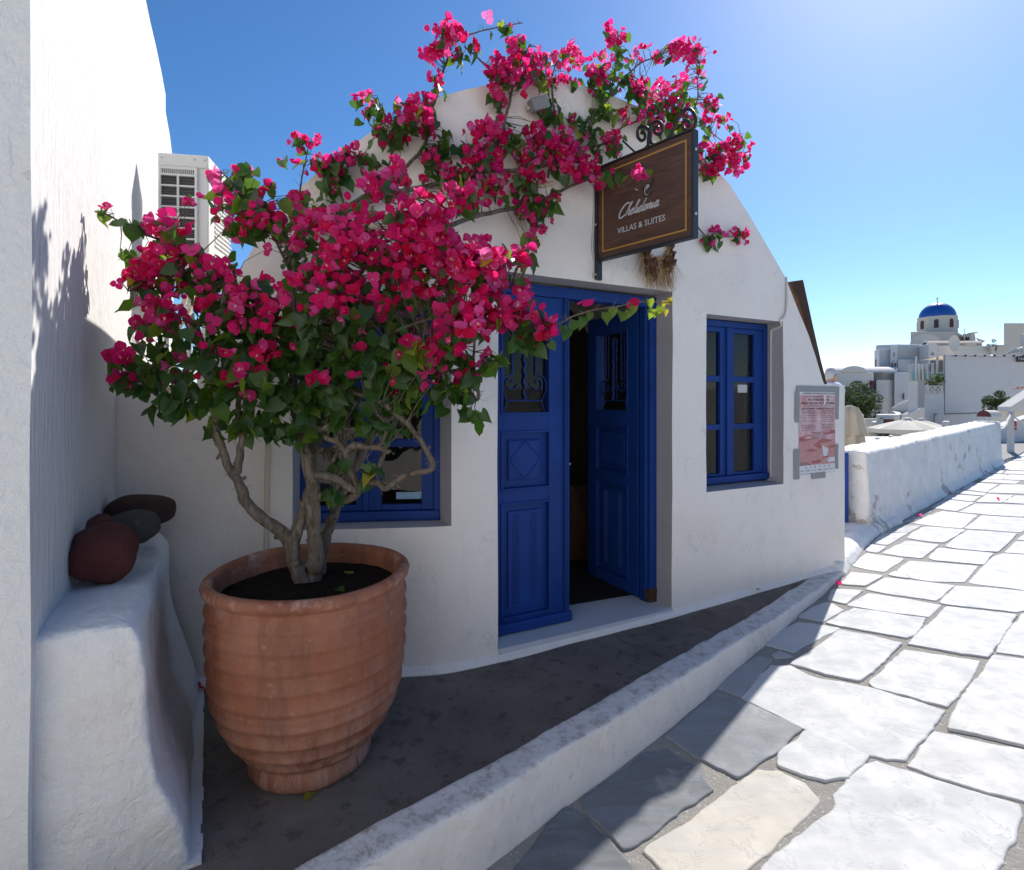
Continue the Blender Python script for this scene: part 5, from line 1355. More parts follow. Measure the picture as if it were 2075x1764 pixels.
# ------------------------------------------------------------------ poster with tape
PS0, PS1, PZ0, PZ1 = s_of(3194/1.974), s_of(3341/1.974), -.614, .070
def pp2(u, v, o=.006):   # u,v in 0..1
    return fw(PS0+(PS1-PS0)*u, PZ0+(PZ1-PZ0)*v+.0, 0)+V(-nB.x, -nB.y, 0)*(o*.55+.002)
poster = empty('festival_poster', pp2(.5,.5)); tag(poster, 'red and white music festival poster taped to the white wall beside the right window', 'poster')
mb = MB(); n_ = 10
def sheet(m_, u0_, u1_, v0_, v1_, o, n_=6, m=0):
    for i in range(n_):
        for j in range(n_):
            a, b = u0_+(u1_-u0_)*i/n_, u0_+(u1_-u0_)*(i+1)/n_; c_, d_ = v0_+(v1_-v0_)*j/n_, v0_+(v1_-v0_)*(j+1)/n_
            m_.face([pp2(a,c_,o), pp2(b,c_,o), pp2(b,d_,o), pp2(a,d_,o)], m)
M['paper'] = simple('paper', (.66,.66,.68), .6)
def mat_poster():
    t = NT('red_tint_print'); p = t.wpos(); n = t.noise(p, 9, 6, .7, .5)
    c = t.mix(t.ramp(n, [(.35, 0), (.65, 1)]), (.52,.22,.22), (.66,.50,.52)); return t.set(c, .55)
M['posterred'] = mat_poster(); M['postersea'] = simple('red_sea_print', (.50,.24,.23), .55, vs=30, var=.3); M['posterdark'] = simple('dark_red_print', (.38,.10,.10), .55, vs=20, var=.3)
M['print'] = simple('black_ink', (.05,.045,.05), .6)
sheet(mb, 0, 1, 0, 1, .004); mb.build('paper', M['paper'], poster, merge=1e-5)
mb = MB(); sheet(mb, 0.0, 1, .42, .965, .0050); mb.build('printed_sky', M['posterred'], poster, merge=1e-5)
mb = MB(); sheet(mb, 0.0, 1, .115, .42, .0050); mb.build('printed_sea', M['postersea'], poster, merge=1e-5)
mb = MB()
def ppoly(pts, o=.0056, m=0): mb.face([pp2(u, v, o) for u, v in pts], m)
ppoly([(0,.40),(0,.455),(.12,.47),(.27,.485),(.38,.46),(.45,.44),(.30,.42)]); ppoly([(.6,.49),(.78,.50),(.9,.535),(1,.53),(1,.49),(.8,.48)])
ppoly([(.5,.40),(.6,.425),(.8,.42),(.93,.40),(.8,.385),(.6,.375)]); ppoly([(.15,.29),(.3,.315),(.48,.295),(.5,.28),(.3,.275)]); ppoly([(.38,.36),(.55,.40),(.62,.33),(.55,.30),(.45,.33)])
ppoly([(.78,.33),(.95,.345),(1,.33),(.97,.31),(.85,.31)]); ppoly([(.30,.165),(.62,.175),(.56,.135),(.36,.13)]); ppoly([(.60,.205),(.82,.215),(.78,.19),(.64,.19)])
mb.build('printed_rocks_and_boats', M['posterdark'], poster)
mb = MB(); mb.face([pp2(u, v, .0062) for u, v in ((.66,.21),(.76,.215),(.80,.30),(.63,.345))]); mb.build('printed_sail', M['paper'], poster); mb = MB(); mb.face([pp2(u, v, .0064) for u, v in ((.78,.135),(.985,.14),(.985,.195),(.78,.19))]); mb.build('pasted_note', M['paper'], poster); mb = MB()
mb.face([pp2(u, v, .0074) for u, v in ((.60,.80),(.68,.84),(.735,.88),(.70,.965),(.655,.965),(.665,.88),(.64,.83))])     # torn strip
mb.build('torn_strip', M['paper'], poster)
mb = MB()
def pt(s, a, b, v, h, bold=.0): text_on(mb, s, (a, b), v, lambda u, w: pp2(u, w, .0066), h, bold)
pt('THE FRIENDS OF SANTORINI CULTURAL ASSOCIATION', .08, .995, .974, .0165, .015)
pt('3rd - 17th SEPTEMBER 2017   CONCERTS', .16, .87, .935, .014, .01)
pt('39th INTERNATIONAL', .22, .82, .895, .023, .03); pt('MUSIC FESTIVAL OF SANTORINI', .06, .95, .852, .024, .03)
pt('FOUNDER - ARTISTIC DIRECTOR: ATHENA CAPODISTRIA', .16, .86, .826, .011, .01); pt('PETROS M. NOMIKOS CONFERENCE CENTRE - FIRA', .06, .95, .789, .019, .025)
for v, l, r in ((.772,'SUNDAY 3rd SEPTEMBER 9pm','FRIDAY 8th SEPTEMBER 9pm'),(.755,'SANTORINI FESTIVAL STRING ORCHESTRA','Piano Recital'),(.738,'Conductor VALERI GYUROV','KAROLOS ZOUGANELIS'),(.715,'Soloists MAXENCE LARRIEU','Guitar Recital'),(.690,'ATHENA CAPODISTRIA','TUESDAY 12th SEPTEMBER'),(.660,'works by Vivaldi and Mozart','Guitar Recital'),(.640,'MANDOLIN and string concerto','AURELIO SOLANO'),(.600,'FRIDAY 8th SEPTEMBER 9pm','FRIDAY 15th SEPTEMBER'),(.582,'An evening of Chamber Music','Works for Violin and Piano'),(.565,'JACQUELINE ROSCHECK','HENRI DEMARQUETTE'),(.540,'MARKUS EHMANN','PASCAL GODART')):
    pt(l, .06, .46, v-.005, .009, .01); pt(r, .60, .95, v-.005, .009, .01)
for v, s in ((.505,'SUNDAY 17th SEPTEMBER 9pm'),(.490,'A Tribute to MARIA CALLAS'),(.468,'on the occasion of the 40th anniversary'),(.445,'VASSILIKI KARAYANNI - DIONYSOS SOURBIS'),(.425,'DIMITRIS YAKAS')): pt(s, .32, .74, v, .010, .01)
pt('UNDER THE AEGIS AND', .02, .24, .150, .009); pt('WITH THE SUPPORT OF THE', .02, .28, .136, .009); pt('MUNICIPALITY OF THIRA', .02, .30, .120, .010, .02)
pt('TICKETS ON SALE', .80, .97, .175, .010); pt('MANOS PITHARIA', .80, .97, .160, .010); pt('CARD SHOP', .84, .93, .145, .010)
for k, s in enumerate(('O','W','B','C','S','N')): pt(s, .15+.13*k, .185+.13*k, .080, .022, .01)
for k, s in enumerate(('THIRA','NOMIKOS','HOTEL','MUSIC','HH','RADIO')): pt(s, .02+.16*k, .13+.16*k, .045, .013, .01)
pt('TICKETS IN SANTORINI: AVAILABLE AT ALL MAIN TOURIST AGENCIES', .01, .62, .010, .010)
mb.build('printed_text', M['print'], poster)
def tape(a, b, c_, d_, nm='tape_strip'):
    m_ = MB(); sheet(m_, a, b, c_, d_, .0085, 4); o_ = m_.build(nm, M['tape'], poster, merge=1e-5); return o_
tape(-.08, 1.10, 1.003, 1.073); tape(-.12, .0, .635, 1.01); tape(1.0, 1.10, .66, 1.005); tape(-.14, .0, -.04, .32); tape(1.0, 1.085, .04, .35); tape(.32, .71, -.055, .018)

# ------------------------------------------------------------------ cables, conduits, floodlight
def wire(pts, r, mat, name, label, cat, n=7, group=None):
    m_ = MB(); m_.tube(catmull(pts, 5), r, n); o = m_.build(name, mat, smooth=True); return tag(o, label, cat, group)
def corr(pts, r, name, label):
    P = catmull(pts, 14); m_ = MB(); out = []; acc = 0; rr = []; last = P[0]; fine = [P[0]]
    for a, b in zip(P[:-1], P[1:]):
        L = (b-a).length; k = max(1, int(L/.0045))
        for i in range(k): fine.append(a.lerp(b, (i+1)/k))
    m_.tube(fine, [r*(1+.13*(i % 2)) for i in range(len(fine))], 8); o = m_.build(name, M['conduit'], smooth=False); return tag(o, label, 'conduit')
corr([fac(541,720,.02), fac(541,820,.018), fac(542,900,.018), fac(540,1000,.018), fac(539,1100,.018), fac(538,1160,.018)], .0125, 'ribbed_conduit', 'vertical beige ribbed conduit on the wall behind the pot')
corr([fac(600,500,.02), fac(640,470,.02), fac(740,462,.02), fac(860,440,.02), fac(985,407,.02), fac(1045,388,.02), fac(1120,372,.02)], .0125, 'ribbed_conduit', 'beige ribbed conduit crossing the house front above the door behind the flowers')
wire([fac(1199,180,.004), fac(1200,260,.008), fac(1204,360,.008), fac(1203,455,.008), fac(1200,500,.01), fac(1205,535,.012), fac(1203,560,.012)], .007, M['cable'], 'white_cable', 'thin white cable running down the gable beside the hanging sign', 'cable')
m_pts = [fac(1593,562,.0), fac(1594,590,.01), fac(1593,625,.012), fac(1589,642,.012), fac(1580,650,.002)]
cc = [fpt(2.53, .60, -.02), fpt(2.52, .575, -.09), fpt(2.515, .54, -.10), fpt(2.512, .2, -.10), fpt(2.514, -.2, -.10), fpt(2.51, -.55, -.10), fpt(2.515, -.62, -.10)]
wire(m_pts+cc, .0085, M['cable'], 'white_cable', 'white clipped cable running down inside the reveal of the right window', 'cable')
fl = empty('floodlight', fac(1085,215,.06)); tag(fl, 'small grey floodlight fixed to the gable behind the flowers', 'floodlight')
mb = MB(); p = fac(1092,212,.09); mb.box(p, (.12,.06,.075), (Bx, n3, V(0,0,1)) if False else ((Bx*.9+V(0,0,.4)).normalized(), n3, (V(0,0,.9)-Bx*.4).normalized())); b_ = mb.build('lamp_housing', simple('grey_lamp', (.22,.22,.22), .7), fl); bevel(b_, .01, 2)
mb = MB(); mb.tube([fac(1066,222,.0), fac(1070,220,.06), p], .01, 6); mb.build('bracket', M['conduit'], fl)

# brown board leaning on the slope behind the right end of the front
bp = [(1600,571),(1628,567),(1648,660),(1664,730),(1677,779),(1664,781),(1650,720),(1632,650),(1618,608)]
P = []
for x, y in bp:
    s = s_of(x); q = plan(s)-V(*(-nB))*0.0; b = fpt(s, (HY-y)*plan(s).y/F, -.03); 
    Y = b.y; P.append(V((x-CX)/F*Y, Y, (HY-y)/F*Y))
mb = MB(); mb.prism(P, n3*.05); bo = mb.build('brown_board', M['plankwood']); bevel(bo, .006, 2); tag(bo, 'long brown wooden board leaning on the sloping end of the white front', 'board')

# ------------------------------------------------------------------ lane parapet, step and gate
K0 = V(3.93, 5.98); 
def gz(x, y): return zg(x, y)
pa_ = [(at(1757,918,5.98)), at(2027,853,12.1)]; 
pn = V(-KD.y, KD.x); 
a0 = V(pa_[0].x, pa_[0].y); a1 = V(pa_[1].x, pa_[1].y); pd = (a1-a0).normalized(); pn = V(-pd.y, pd.x)
mb = MB(); rows = []; nP = 34
for i in range(nP+1):
    t = i/nP; b = a0+(a1-a0)*t; zt_ = -.575+(.10)*t+.012*noise.noise(V(t*9, 0, 0)); w = .42
    j = .02*noise.noise(V(t*8, 3, 0)); g0 = zg(b.x, b.y)
    o = b-pn*.10; o2 = b-pn*.03
    rows.append([V(o.x, o.y, g0-.25), V(o.x, o.y, g0), V(o2.x, o2.y, g0+.12), V(b.x-pn.x*j, b.y-pn.y*j, zt_-.03), V(b.x+pn.x*.02, b.y+pn.y*.02, zt_+.0), V(b.x+pn.x*(w-.02), b.y+pn.y*(w-.02), zt_+.01), V(b.x+pn.x*w, b.y+pn.y*w, g0-.6)])
for i in range(nP):
    A, B = rows[i], rows[i+1]
    for k in range(len(A)): mb.face([A[k], B[k], B[(k+1)%len(A)], A[(k+1)%len(A)]])
mb.face(rows[0]); mb.face(rows[-1][::-1])
par = mb.build('lane_parapet', M['parapet'], merge=1e-5); organic(par, .024, 1, .028, .3); tag(par, 'low weathered white parapet with bare grey patches, running along the lane', 'parapet')
# rounded step between house corner and parapet
mb = MB(); ob2 = catmull([ground(*VA(x, y)) for x, y in ((-60,1560),(20,1445),(110,1330),(215,1190),(330,1085),(480,1000),(640,925))], 5); rows = []
for i, p in enumerate(ob2):
    t = ob2[min(i+1, len(ob2)-1)]-ob2[max(i-1, 0)]; t.z = 0; t.normalize(); nl = V(-t.y, t.x, 0); k = i/(len(ob2)-1); h = .12-.04*k; dp = .5
    rows.append([p+V(0,0,-.12), p+V(0,0,.0), p+nl*.035+V(0,0,h*.7), p+nl*.10+V(0,0,h), p+nl*dp+V(0,0,h+.01), p+nl*dp+V(0,0,-.12)])
for i in range(len(rows)-1):
    A, B = rows[i], rows[i+1]
    for k in range(6): mb.face([A[k], B[k], B[(k+1)%6], A[(k+1)%6]])
mb.face(rows[0]); mb.face(rows[-1][::-1])
stp = mb.build('doorstep', M['parapet'], merge=1e-5); organic(stp, .016, 4, .02, .2); tag(stp, 'rounded white step between the house corner and the lane parapet', 'step')
mb = MB(); q0 = at(1709,917,6.05); q1 = at(1719.5,917,6.02); q2 = V(q0.x-.9, q0.y+.5, q0.z)
mb.prism([V(q1.x,q1.y,-1.42), V(q2.x,q2.y,-1.42), V(q2.x,q2.y,q0.z), V(q1.x,q1.y,q1.z)], V(.03,.05,0))
gt = mb.build('blue_gate', M['blue']); bevel(gt, .004, 2); tag(gt, 'bright blue gate seen edge on between the house corner and the parapet', 'gate')
# concrete ledge and white post with rope at the end of the parapet
led = MB(); e0_ = a1-pn*.10
pts = [e0_, e0_+pd*7, e0_+pd*7+pn*.9, e0_+pn*.9]; led.prism([V(p.x, p.y, zg(p.x, p.y)+.03) for p in pts], (0,0,-.3)); lo_ = led.build('concrete_ledge', M['mortar']); tag(lo_, 'grey concrete ledge at the lane edge beyond the parapet', 'ledge')
pb = at(2048,918,13.9); ph_ = empty('white_post', (pb.x, pb.y, zg(pb.x, pb.y))); tag(ph_, 'white round post with rope and a red notice at the end of the parapet', 'post')
mb = MB(); zb_ = zg(pb.x, pb.y); r_ = .075
mb.lathe([(r_,-.05),(r_*.97,.5),(r_*.95,1.075),(r_*1.04,1.08),(r_*1.04,1.10),(0,1.105)], V(pb.x, pb.y, zb_), 20); mb.build('shaft', M['farblue'], ph_, smooth=True)
mb = MB(); mb.box(V(pb.x+.07, pb.y-.05, zb_+.72), (.06,.02,.24)); mb.build('notice', M['red'], ph_)
mb = MB(); text_on(mb, 'NO', (pb.x+.045, pb.x+.095), zb_+.66, lambda u, v: V(u, pb.y-.062, v), .04, .02); mb.build('notice_text', M['paper'], ph_)
pe = V(a1.x+pn.x*.1, a1.y+pn.y*.1, -.56); tp = V(pb.x-.05, pb.y-.06, zb_+1.02)
mb = MB(); P = [pe.lerp(tp, i/40)+V(0,0,-.22*math.sin(PI*i/40)) for i in range(41)]; mb.tube(P, [.022+.016*abs(math.sin(i*.42)) for i in range(41)], 7)
ro = mb.build('rope', M['farwhite'], smooth=True); tag(ro, 'thick knotted white rope between parapet end and white post', 'rope', 'ropes at the white post')
mb = MB(); tq = V(pb.x+1.9, pb.y+.9, zb_+1.05); tp2 = V(pb.x+.06, pb.y-.02, zb_+.95); P = [tp2.lerp(tq, i/24)+V(0,0,-.30*math.sin(PI*i/24)) for i in range(25)]; mb.tube(P, .02, 7)
ro = mb.build('rope', M['farwhite'], smooth=True); tag(ro, 'slack white rope leaving the white post to the right', 'rope', 'ropes at the white post')
# arched cover on the parapet top
ac_ = at(3935/1.974, 1668/1.974, 12.0); mb = MB(); w_, l_ = .15, .34; n_ = 12
arc = [V(-w_*math.cos(PI*i/n_), 0, w_*.95*math.sin(PI*i/n_)) for i in range(n_+1)]; ax_ = V(.96,.28,0).normalized(); ay_ = V(-.28,.96,0)
def rotp(v, d): return ac_+ax_*d+ay_*v.x+V(0,0,v.z)
hood = empty('arched_lamp_hood', ac_); tag(hood, 'small half-round lamp cover with dark mouth on the far end of the parapet', 'lamp cover')
for i in range(n_): mb.face([rotp(arc[i], 0), rotp(arc[i+1], 0), rotp(arc[i+1], l_), rotp(arc[i], l_)])
mb.face([rotp(a, l_) for a in arc]); mb.build('cover', M['farwhite'], hood, smooth=True)
mb = MB(); mb.face([rotp(a, .01) for a in arc]); mb.build('mouth', M['maroon'], hood)

# fallen flowers and leaves
rf_ = random.Random(4)
fv = [V6b(1728,88), VA(823,840), VA(1203,572), VA(1602,332), VA(1755,652)]
lab = ['pink fallen flower at the foot of the kerb by the house corner', 'pink fallen flower in the shade, nearest along the parapet foot', 'pink fallen flower in the shade midway along the parapet foot', 'pink fallen flower at the far end of the parapet foot', 'pink fallen flower lying on sunlit paving']
for i, (x, y) in enumerate(fv):
    p = ground(x, y, .02); o = bpy.data.objects.new('fallen_flower', FM[i % 5][i % 2]); COL.objects.link(o); o.location = p; o.scale = (.036+.008*(i>2),)*3; o.rotation_euler = (rf_.uniform(.8,1.8), rf_.uniform(-.5,.5), rf_.uniform(0,6)); tag(o, lab[i], 'flower', 'fallen bougainvillea flowers')
p = at(402,1388,2.80); o = bpy.data.objects.new('fallen_flower', FM[1][2]); COL.objects.link(o); o.location = (p.x, p.y, yz(p.x)+.03); o.scale = (.035,)*3; o.rotation_euler = (1.2,.3,2); tag(o, 'dark red fallen flower between bench foot and pot', 'flower', 'fallen bougainvillea flowers')
def fleaf(p, c, label, rz):
    o = bpy.data.objects.new('fallen_leaf', LM[0][c]); COL.objects.link(o); o.location = p; o.scale = (.05,)*3; o.rotation_euler = (.1,.15,rz); tag(o, label, 'leaf', 'fallen leaves')
def soilp(px, py):
    Y = 2.3; z = PC.z+.745
    for _ in range(30): Y = -z*F/(py-HY)
    return V((px-CX)/F*Y, Y, z+.006)
fleaf(soilp(708,1166), 3, 'yellow fallen leaf on the dark soil right of the trunks', .5); fleaf(soilp(700,1129), 3, 'yellow fallen leaf at the back of the pot soil', 2.4); fleaf(soilp(684,1196), 2, 'green fallen leaf near the front rim inside the pot', 4)
def yardp(px, py): 
    Y = 2.5
    for _ in range(40): Y = .5*Y+.5*(-yz((px-CX)/F*Y)*F/(py-HY))
    x = (px-CX)/F*Y; return V(x, Y, yz(x)+.012)
fleaf(yardp(701,1582), 2, 'green fallen leaf on the concrete right of the pot foot', 1); fleaf(yardp(632,1612), 3, 'yellowish fallen leaf in front of the pot foot', 3)
p = fpt(2.2, -1.40, .05); fleaf(V(p.x, p.y, yz(p.x)+.03), 3, 'yellow fallen leaf on the wall foot below the right window', 2)

# ------------------------------------------------------------------ across the lane (behind the camera): sunlit wall and an unseen house added to bounce warm light
mb = MB()
def opp(s, t, z): q = KD*s+perp*(t-1.32); return V(q.x, q.y, z)
no = 30
for i in range(no):
    for k in range(10):
        a, b = -7+i*.5, -7+(i+1)*.5; za_, zb_ = -2+k*.22, -2+(k+1)*.22
        w = lambda s, z: opp(s, 4.55+noise.noise(V(s, z, 0))*.05, z)
        mb.face([w(a, za_), w(a, zb_), w(b, zb_), w(b, za_)])
ow = mb.build('garden_wall', simple('garden_wall_paint', (.66,.62,.57), .9, 0, .02, 8, .45, 2.6), smooth=True, merge=1e-4); tag(ow, 'rough white wall on the far side of the lane, outside the picture', 'wall')

hb = empty('fill_house', (-1.5, -5.5, -1.8)); tag(hb, 'unseen white house added behind the camera to reflect warm sunlight onto the house front', 'house')  # added out of view as warm fill for the shaded front
mb = MB(); hdir = V(.85, -.53, 0).normalized(); hin = V(-.53, -.85, 0).normalized(); hc = V(-.9, -3.1, 0)
def hw(u, z): return hc+hdir*u+V(0,0,z)-hin*noise.noise(V(u, z, 1))*.03
for i in range(24):
    for k in range(10):
        a, b = -7+i*.6, -7+(i+1)*.6; c_, d_ = -1.9+k*.52, -1.9+(k+1)*.52; mb.face([hw(a, c_), hw(b, c_), hw(b, d_), hw(a, d_)])
mb.build('wall', simple('fill_house_paint', (.74,.70,.64), .9, 0, 0, 60, .42, 2.2), hb, smooth=True, merge=1e-4)
mb = MB(); mb.prism([hc+hdir*-7+V(0,0,3.25), hc+hdir*7.4+V(0,0,3.25), hc+hdir*7.4+hin*4+V(0,0,3.25), hc+hdir*-7+hin*4+V(0,0,3.25)], (0,0,.2)); mb.build('roof', M['pier'], hb)
for u in (-3.2, 1.8):
    mb = MB(); mb.box(hc+hdir*u-hin*.04+V(0,0,.4), (.9, .06, 1.2), (hdir, hin, V(0,0,1))); mb.build('shutter', M['blue'], hb)

# ------------------------------------------------------------------ village on the slope
W1 = cv(3290,1180,4.15); W2 = cv(3640,1250,4.41); W3 = cv(3300,1550,4.323); W4 = cv(3740,1560,4.41)
def block(m_, v, front, yt, yb, back=4.0, m=0, Yref=None):
    """front: [(view x, distance), ...] left to right; top and bottom heights from view y at Yref"""
    Yr = Yref or front[-1][1]
    zt = (HY-v(0, yt)[1])/F*Yr; zb_ = (HY-v(0, yb)[1])/F*Yr if yb is not None else -6.6
    fr = [V((v(x, 0)[0]-CX)/F*Y, Y, zt) for x, Y in front]
    kk = fr[0].x/fr[0].y+.04; bk = [p+V(back*kk, back, 0) for p in fr[::-1]]
    m_.prism(fr+bk, (0,0,zb_-zt), m)
def arch_prism(m_, v, x0, x1, ybase, ytop, Y, depth, n=16, m=0, rot=0, zb_=None):
    a = v(x0, ybase); b = v(x1, ybase); t = v(x0, ytop); cx_ = (a[0]+b[0])/2; pts = []
    for i in range(n+1):
        th = PI*i/n; pts.append(at(cx_-(b[0]-a[0])/2*math.cos(th), a[1]+(t[1]-a[1])*math.sin(th), Y))
    kk = pts[0].x/pts[0].y; m_.prism(pts, V(kk*depth, depth, 0), m)
def rect(m_, v, x0, x1, y0, y1, Y, th=.06, m=0):
    a, b = at(*v(x0, y0), Y), at(*v(x1, y1), Y); m_.box((a+b)/2, (abs(b.x-a.x), th, abs(a.z-b.z)), None, m)
def bld(name, label, cat='building'): 
    e = empty(name, (0,0,0)); return tag(e, label, cat)
def part(par_, nm, mat, *calls, bev=.08, smooth=False):
    m_ = MB()
    for f, a in calls: f(m_, *a)
    o = m_.build(nm, mat, par_, smooth=smooth)
    if bev: bevel(o, bev, 2)
    return o
# far left vaulted house
b = bld('vaulted_house', 'low cream vaulted house with one dark window, far left of the village'); b.location = at(1735,800,46)
part(b, 'wall', M['farwhite'], (block, (W1, [(60,46.5),(128,46),(850,46)], 1290, None, 5)))
part(b, 'vault', M['farwhite'], (arch_prism, (W1, 310, 745, 1290, 1178, 45.9, 6)), smooth=False)
m_ = MB(); t0 = at(*W1(40,1290), 47); hh = (at(*W1(40,1180), 47)-t0).z; xr = at(*W1(850,1290), 50).x
for i in range(10):
    q = lambda k, x: V(x+.65*(48.5-1.6*math.cos(PI*k/10)-46.9), 48.5-1.6*math.cos(PI*k/10), t0.z+hh*math.sin(PI*k/10)); m_.face([q(i, t0.x), q(i, xr), q(i+1, xr), q(i+1, t0.x)])
m_.face([q(k, t0.x) for k in range(11)]); m_.build('long_vault', M['farwhite'], b, smooth=True)
wq = part(b, 'window', M['maroon'], (rect, (W1, 556, 630, 1435, 1559, 45.95, .2)), bev=0)
part(wq, 'pane', M['dark'], (rect, (W1, 564, 592, 1443, 1551, 45.83, .02)), (rect, (W1, 596, 622, 1443, 1551, 45.83, .02)), bev=0)
part(b, 'door', M['maroon'], (rect, (W1, 798, 836, 1428, 1655, 45.9, .2)), bev=0)
m_ = MB(); pA, pB = at(*W1(700,1700), 45.2), at(*W1(800,1612), 45.2)
m_.tube([pA, pB], .05, 5); m_.tube([pA-V(0,0,.9), pB-V(0,0,.9)], .05, 5)
for i in range(7): q = pA.lerp(pB, i/6); m_.tube([q, q-V(0,0,.9)], .035, 5)
m_.tube([at(*W1(820,1640), 45.2), at(*W1(820,1740), 45.2)], .05, 5)
m_.build('stair_railing', M['maroon'], b)
def bush(name, label, cat, c, r, n, leaf=.25, mats=None, seed=1, trunk=None, squash=1.0, group=None):
    e = empty(name, c-V(0,0,r[2])); tag(e, label, cat, group); rr = random.Random(seed); m_ = MB(); lobes = [(V(rr.gauss(0,.45)*r[0], rr.gauss(0,.4)*r[1], rr.gauss(0,.35)*r[2]), rr.uniform(.35,.6)) for _ in range(9)]
    for _ in range(n):
        lo, k = rr.choice(lobes); d = V(rr.gauss(0,1), rr.gauss(0,1), rr.gauss(0,1)).normalized()*k*(.75+.3*rr.random())
        p = c+lo+V(d.x*r[0], d.y*r[1], d.z*r[2]); a = V(rr.gauss(0,1), rr.gauss(0,1), rr.gauss(0,1)).normalized(); bb = a.orthogonal().normalized(); s_ = leaf*rr.uniform(.6,1.3)
        m_.face([p-a*s_, p-bb*s_*.45, p+a*s_, p+bb*s_*.45], rr.randrange(len(mats)))
    m_.build('crown', mats, e)
    m_ = MB(); m_.tube([c-V(0,0,r[2]*1.5 if trunk is None else trunk), c], [r[0]*.10, r[0]*.05], 6); m_.build('trunk', M['bark'], e); return e
bm_ = [M['bush'], M['bush'], M['bush2']]
bush('dark_bush', 'big dark green bush before the far left vaulted house', 'bush', at(*W3(620,270), 43), (1.7,1.4,1.8), 2600, .17, bm_, 3)
bush('dark_bush', 'dark olive bush behind the closed beige parasol', 'bush', at(*W3(440,290), 42), (1.5,1.4,1.6), 2000, .17, bm_, 4)
# tall cluster
b = bld('stepped_block', 'tall stepped white building block left below the blue dome'); b.location = at(1835,760,50)
part(b, 'upper_block', M['farblue'], (block, (W1, [(886,54),(1300,53)], 818, 1280, 6)), (block, (W1, [(860,51.5),(934,50),(1130,50)], 898, 1290, 5, 0, 50)), (block, (W1, [(1125,49.5),(1250,49.0)], 836, 1290, 5)))
part(b, 'mid_block', M['farwhite'], (block, (W1, [(1245,49.5),(1640,49.5)], 822, 1290, 5)), (block, (W1, [(1600,49),(1760,47.0),(1905,47.0)], 812, 1340, 5, 0, 47)))
part(b, 'buttress', M['farblue'], (block, (W1, [(1250,48.8),(1430,48.8),(1640,49)], 1070, 1290, 2)))
part(b, 'lower_block', M['farblue'], (block, (W1, [(845,48.6),(1010,48),(1200,48)], 1268, None, 6, 0, 48)), (block, (W1, [(1190,47),(1430,47)], 1290, None, 6)))
part(b, 'lower_face', M['farwhite'], (block, (W1, [(890,47.4),(1060,47.2),(1250,47.6)], 1408, None, 6, 0, 47.4)))
m_ = MB(); arch_prism(m_, W3, 815, 1025, 175, 98, 45, 3); block(m_, W3, [(810,45),(1025,45)], 175, None, 3); m_.build('chapel_porch', M['farblue'], b)
for nm, args in (('window', (W1, 1180, 1193, 955, 1045, 48.9)), ('window', (W1, 1140, 1164, 1125, 1262, 49.2)), ('door', (W1, 1196, 1219, 1128, 1262, 48.95)), ('window', (W1, 874, 884, 1072, 1265, 50.9)), ('window', (W3, 868, 886, 190, 332, 44.9)), ('window', (W3, 862, 880, 445, 538, 44.9)), ('window', (W3, 1352, 1372, 105, 215, 46.9)), ('window', (W1, 1825, 1842, 960, 1010, 46.9))):
    w_ = part(b, nm, M['farwhite'], (rect, (*args, .12)), bev=0)
    v_, x0, x1, y0, y1, Y_ = args; part(w_, 'pane', M['dark'], (rect, (v_, x0+3, x1-3, y0+5, y1-4, Y_-.05, .06)), bev=0)
part(b, 'porthole', M['dark'], (rect, (W1, 1165, 1180, 1093, 1106, 48.9, .1)), bev=0)
# church
ch = bld('domed_church', 'white church with octagonal drum and blue dome topped by a cross', 'church'); YC = 62
dc = at(*W2(480,60), YC); dc.x += .8*1.8; ch.location = (dc.x, YC, dc.z-4)
R_ = (at(*W2(750,60), YC).x-at(*W2(197,60), YC).x)/2; hD = at(*W1(1900,88), YC).z-dc.z
m_ = MB(); m_.lathe([(R_*math.cos(t*PI/32), hD*math.sin(t*PI/32)) for t in range(0, 14)], V(dc.x, YC+R_, dc.z), 40); m_.build('dome', M['dome'], ch, smooth=True)
m_ = MB(); m_.lathe([(R_*math.cos(t*PI/32)*1.004, hD*math.sin(t*PI/32)*1.004) for t in (13,14,15,16)], V(dc.x, YC+R_, dc.z), 40); m_.build('dome_cap', M['farwhite'], ch, smooth=True)
m_ = MB(); Ro = R_*1.06; zl = at(*W2(400,330), YC).z; cc_ = V(dc.x, YC+R_, 0)
oc = [cc_+V(Ro*1.06*math.cos(PI/8+k*PI/4+.07), Ro*1.06*math.sin(PI/8+k*PI/4+.07), dc.z+.05) for k in range(8)]; m_.prism(oc, (0,0,zl-dc.z-.6)); m_.build('drum', M['farbeige'], ch)
def dwin(ang):
    n = V(math.cos(ang), math.sin(ang), 0); tn = V(-n.y, n.x, 0); c0 = cc_+n*(Ro*1.06*math.cos(PI/8)+.02); w_, h0, h1 = .20, zl+.42, dc.z-.55
    P = [c0+tn*-w_+V(0,0,h0), c0+tn*w_+V(0,0,h0), c0+tn*w_+V(0,0,h1)]+[c0+tn*w_*math.cos(k*PI/8)+V(0,0,h1+w_*math.sin(k*PI/8)) for k in range(1,8)]+[c0-tn*w_+V(0,0,h1)]
    m = MB(); m.prism(P, n*.06); o = m.build('window', M['maroon'], ch)
    P2 = [c0+n*.065+(p-c0)*.0+V(0,0,0) for p in P]; m = MB(); c_ = sum(P, V(0,0,0))/len(P); m.face([c_+(p-c_)*.75+n*.064 for p in P]); m.build('pane', M['dark'], o)
for k in range(8): dwin(PI/8+k*PI/4+.07+PI/8)
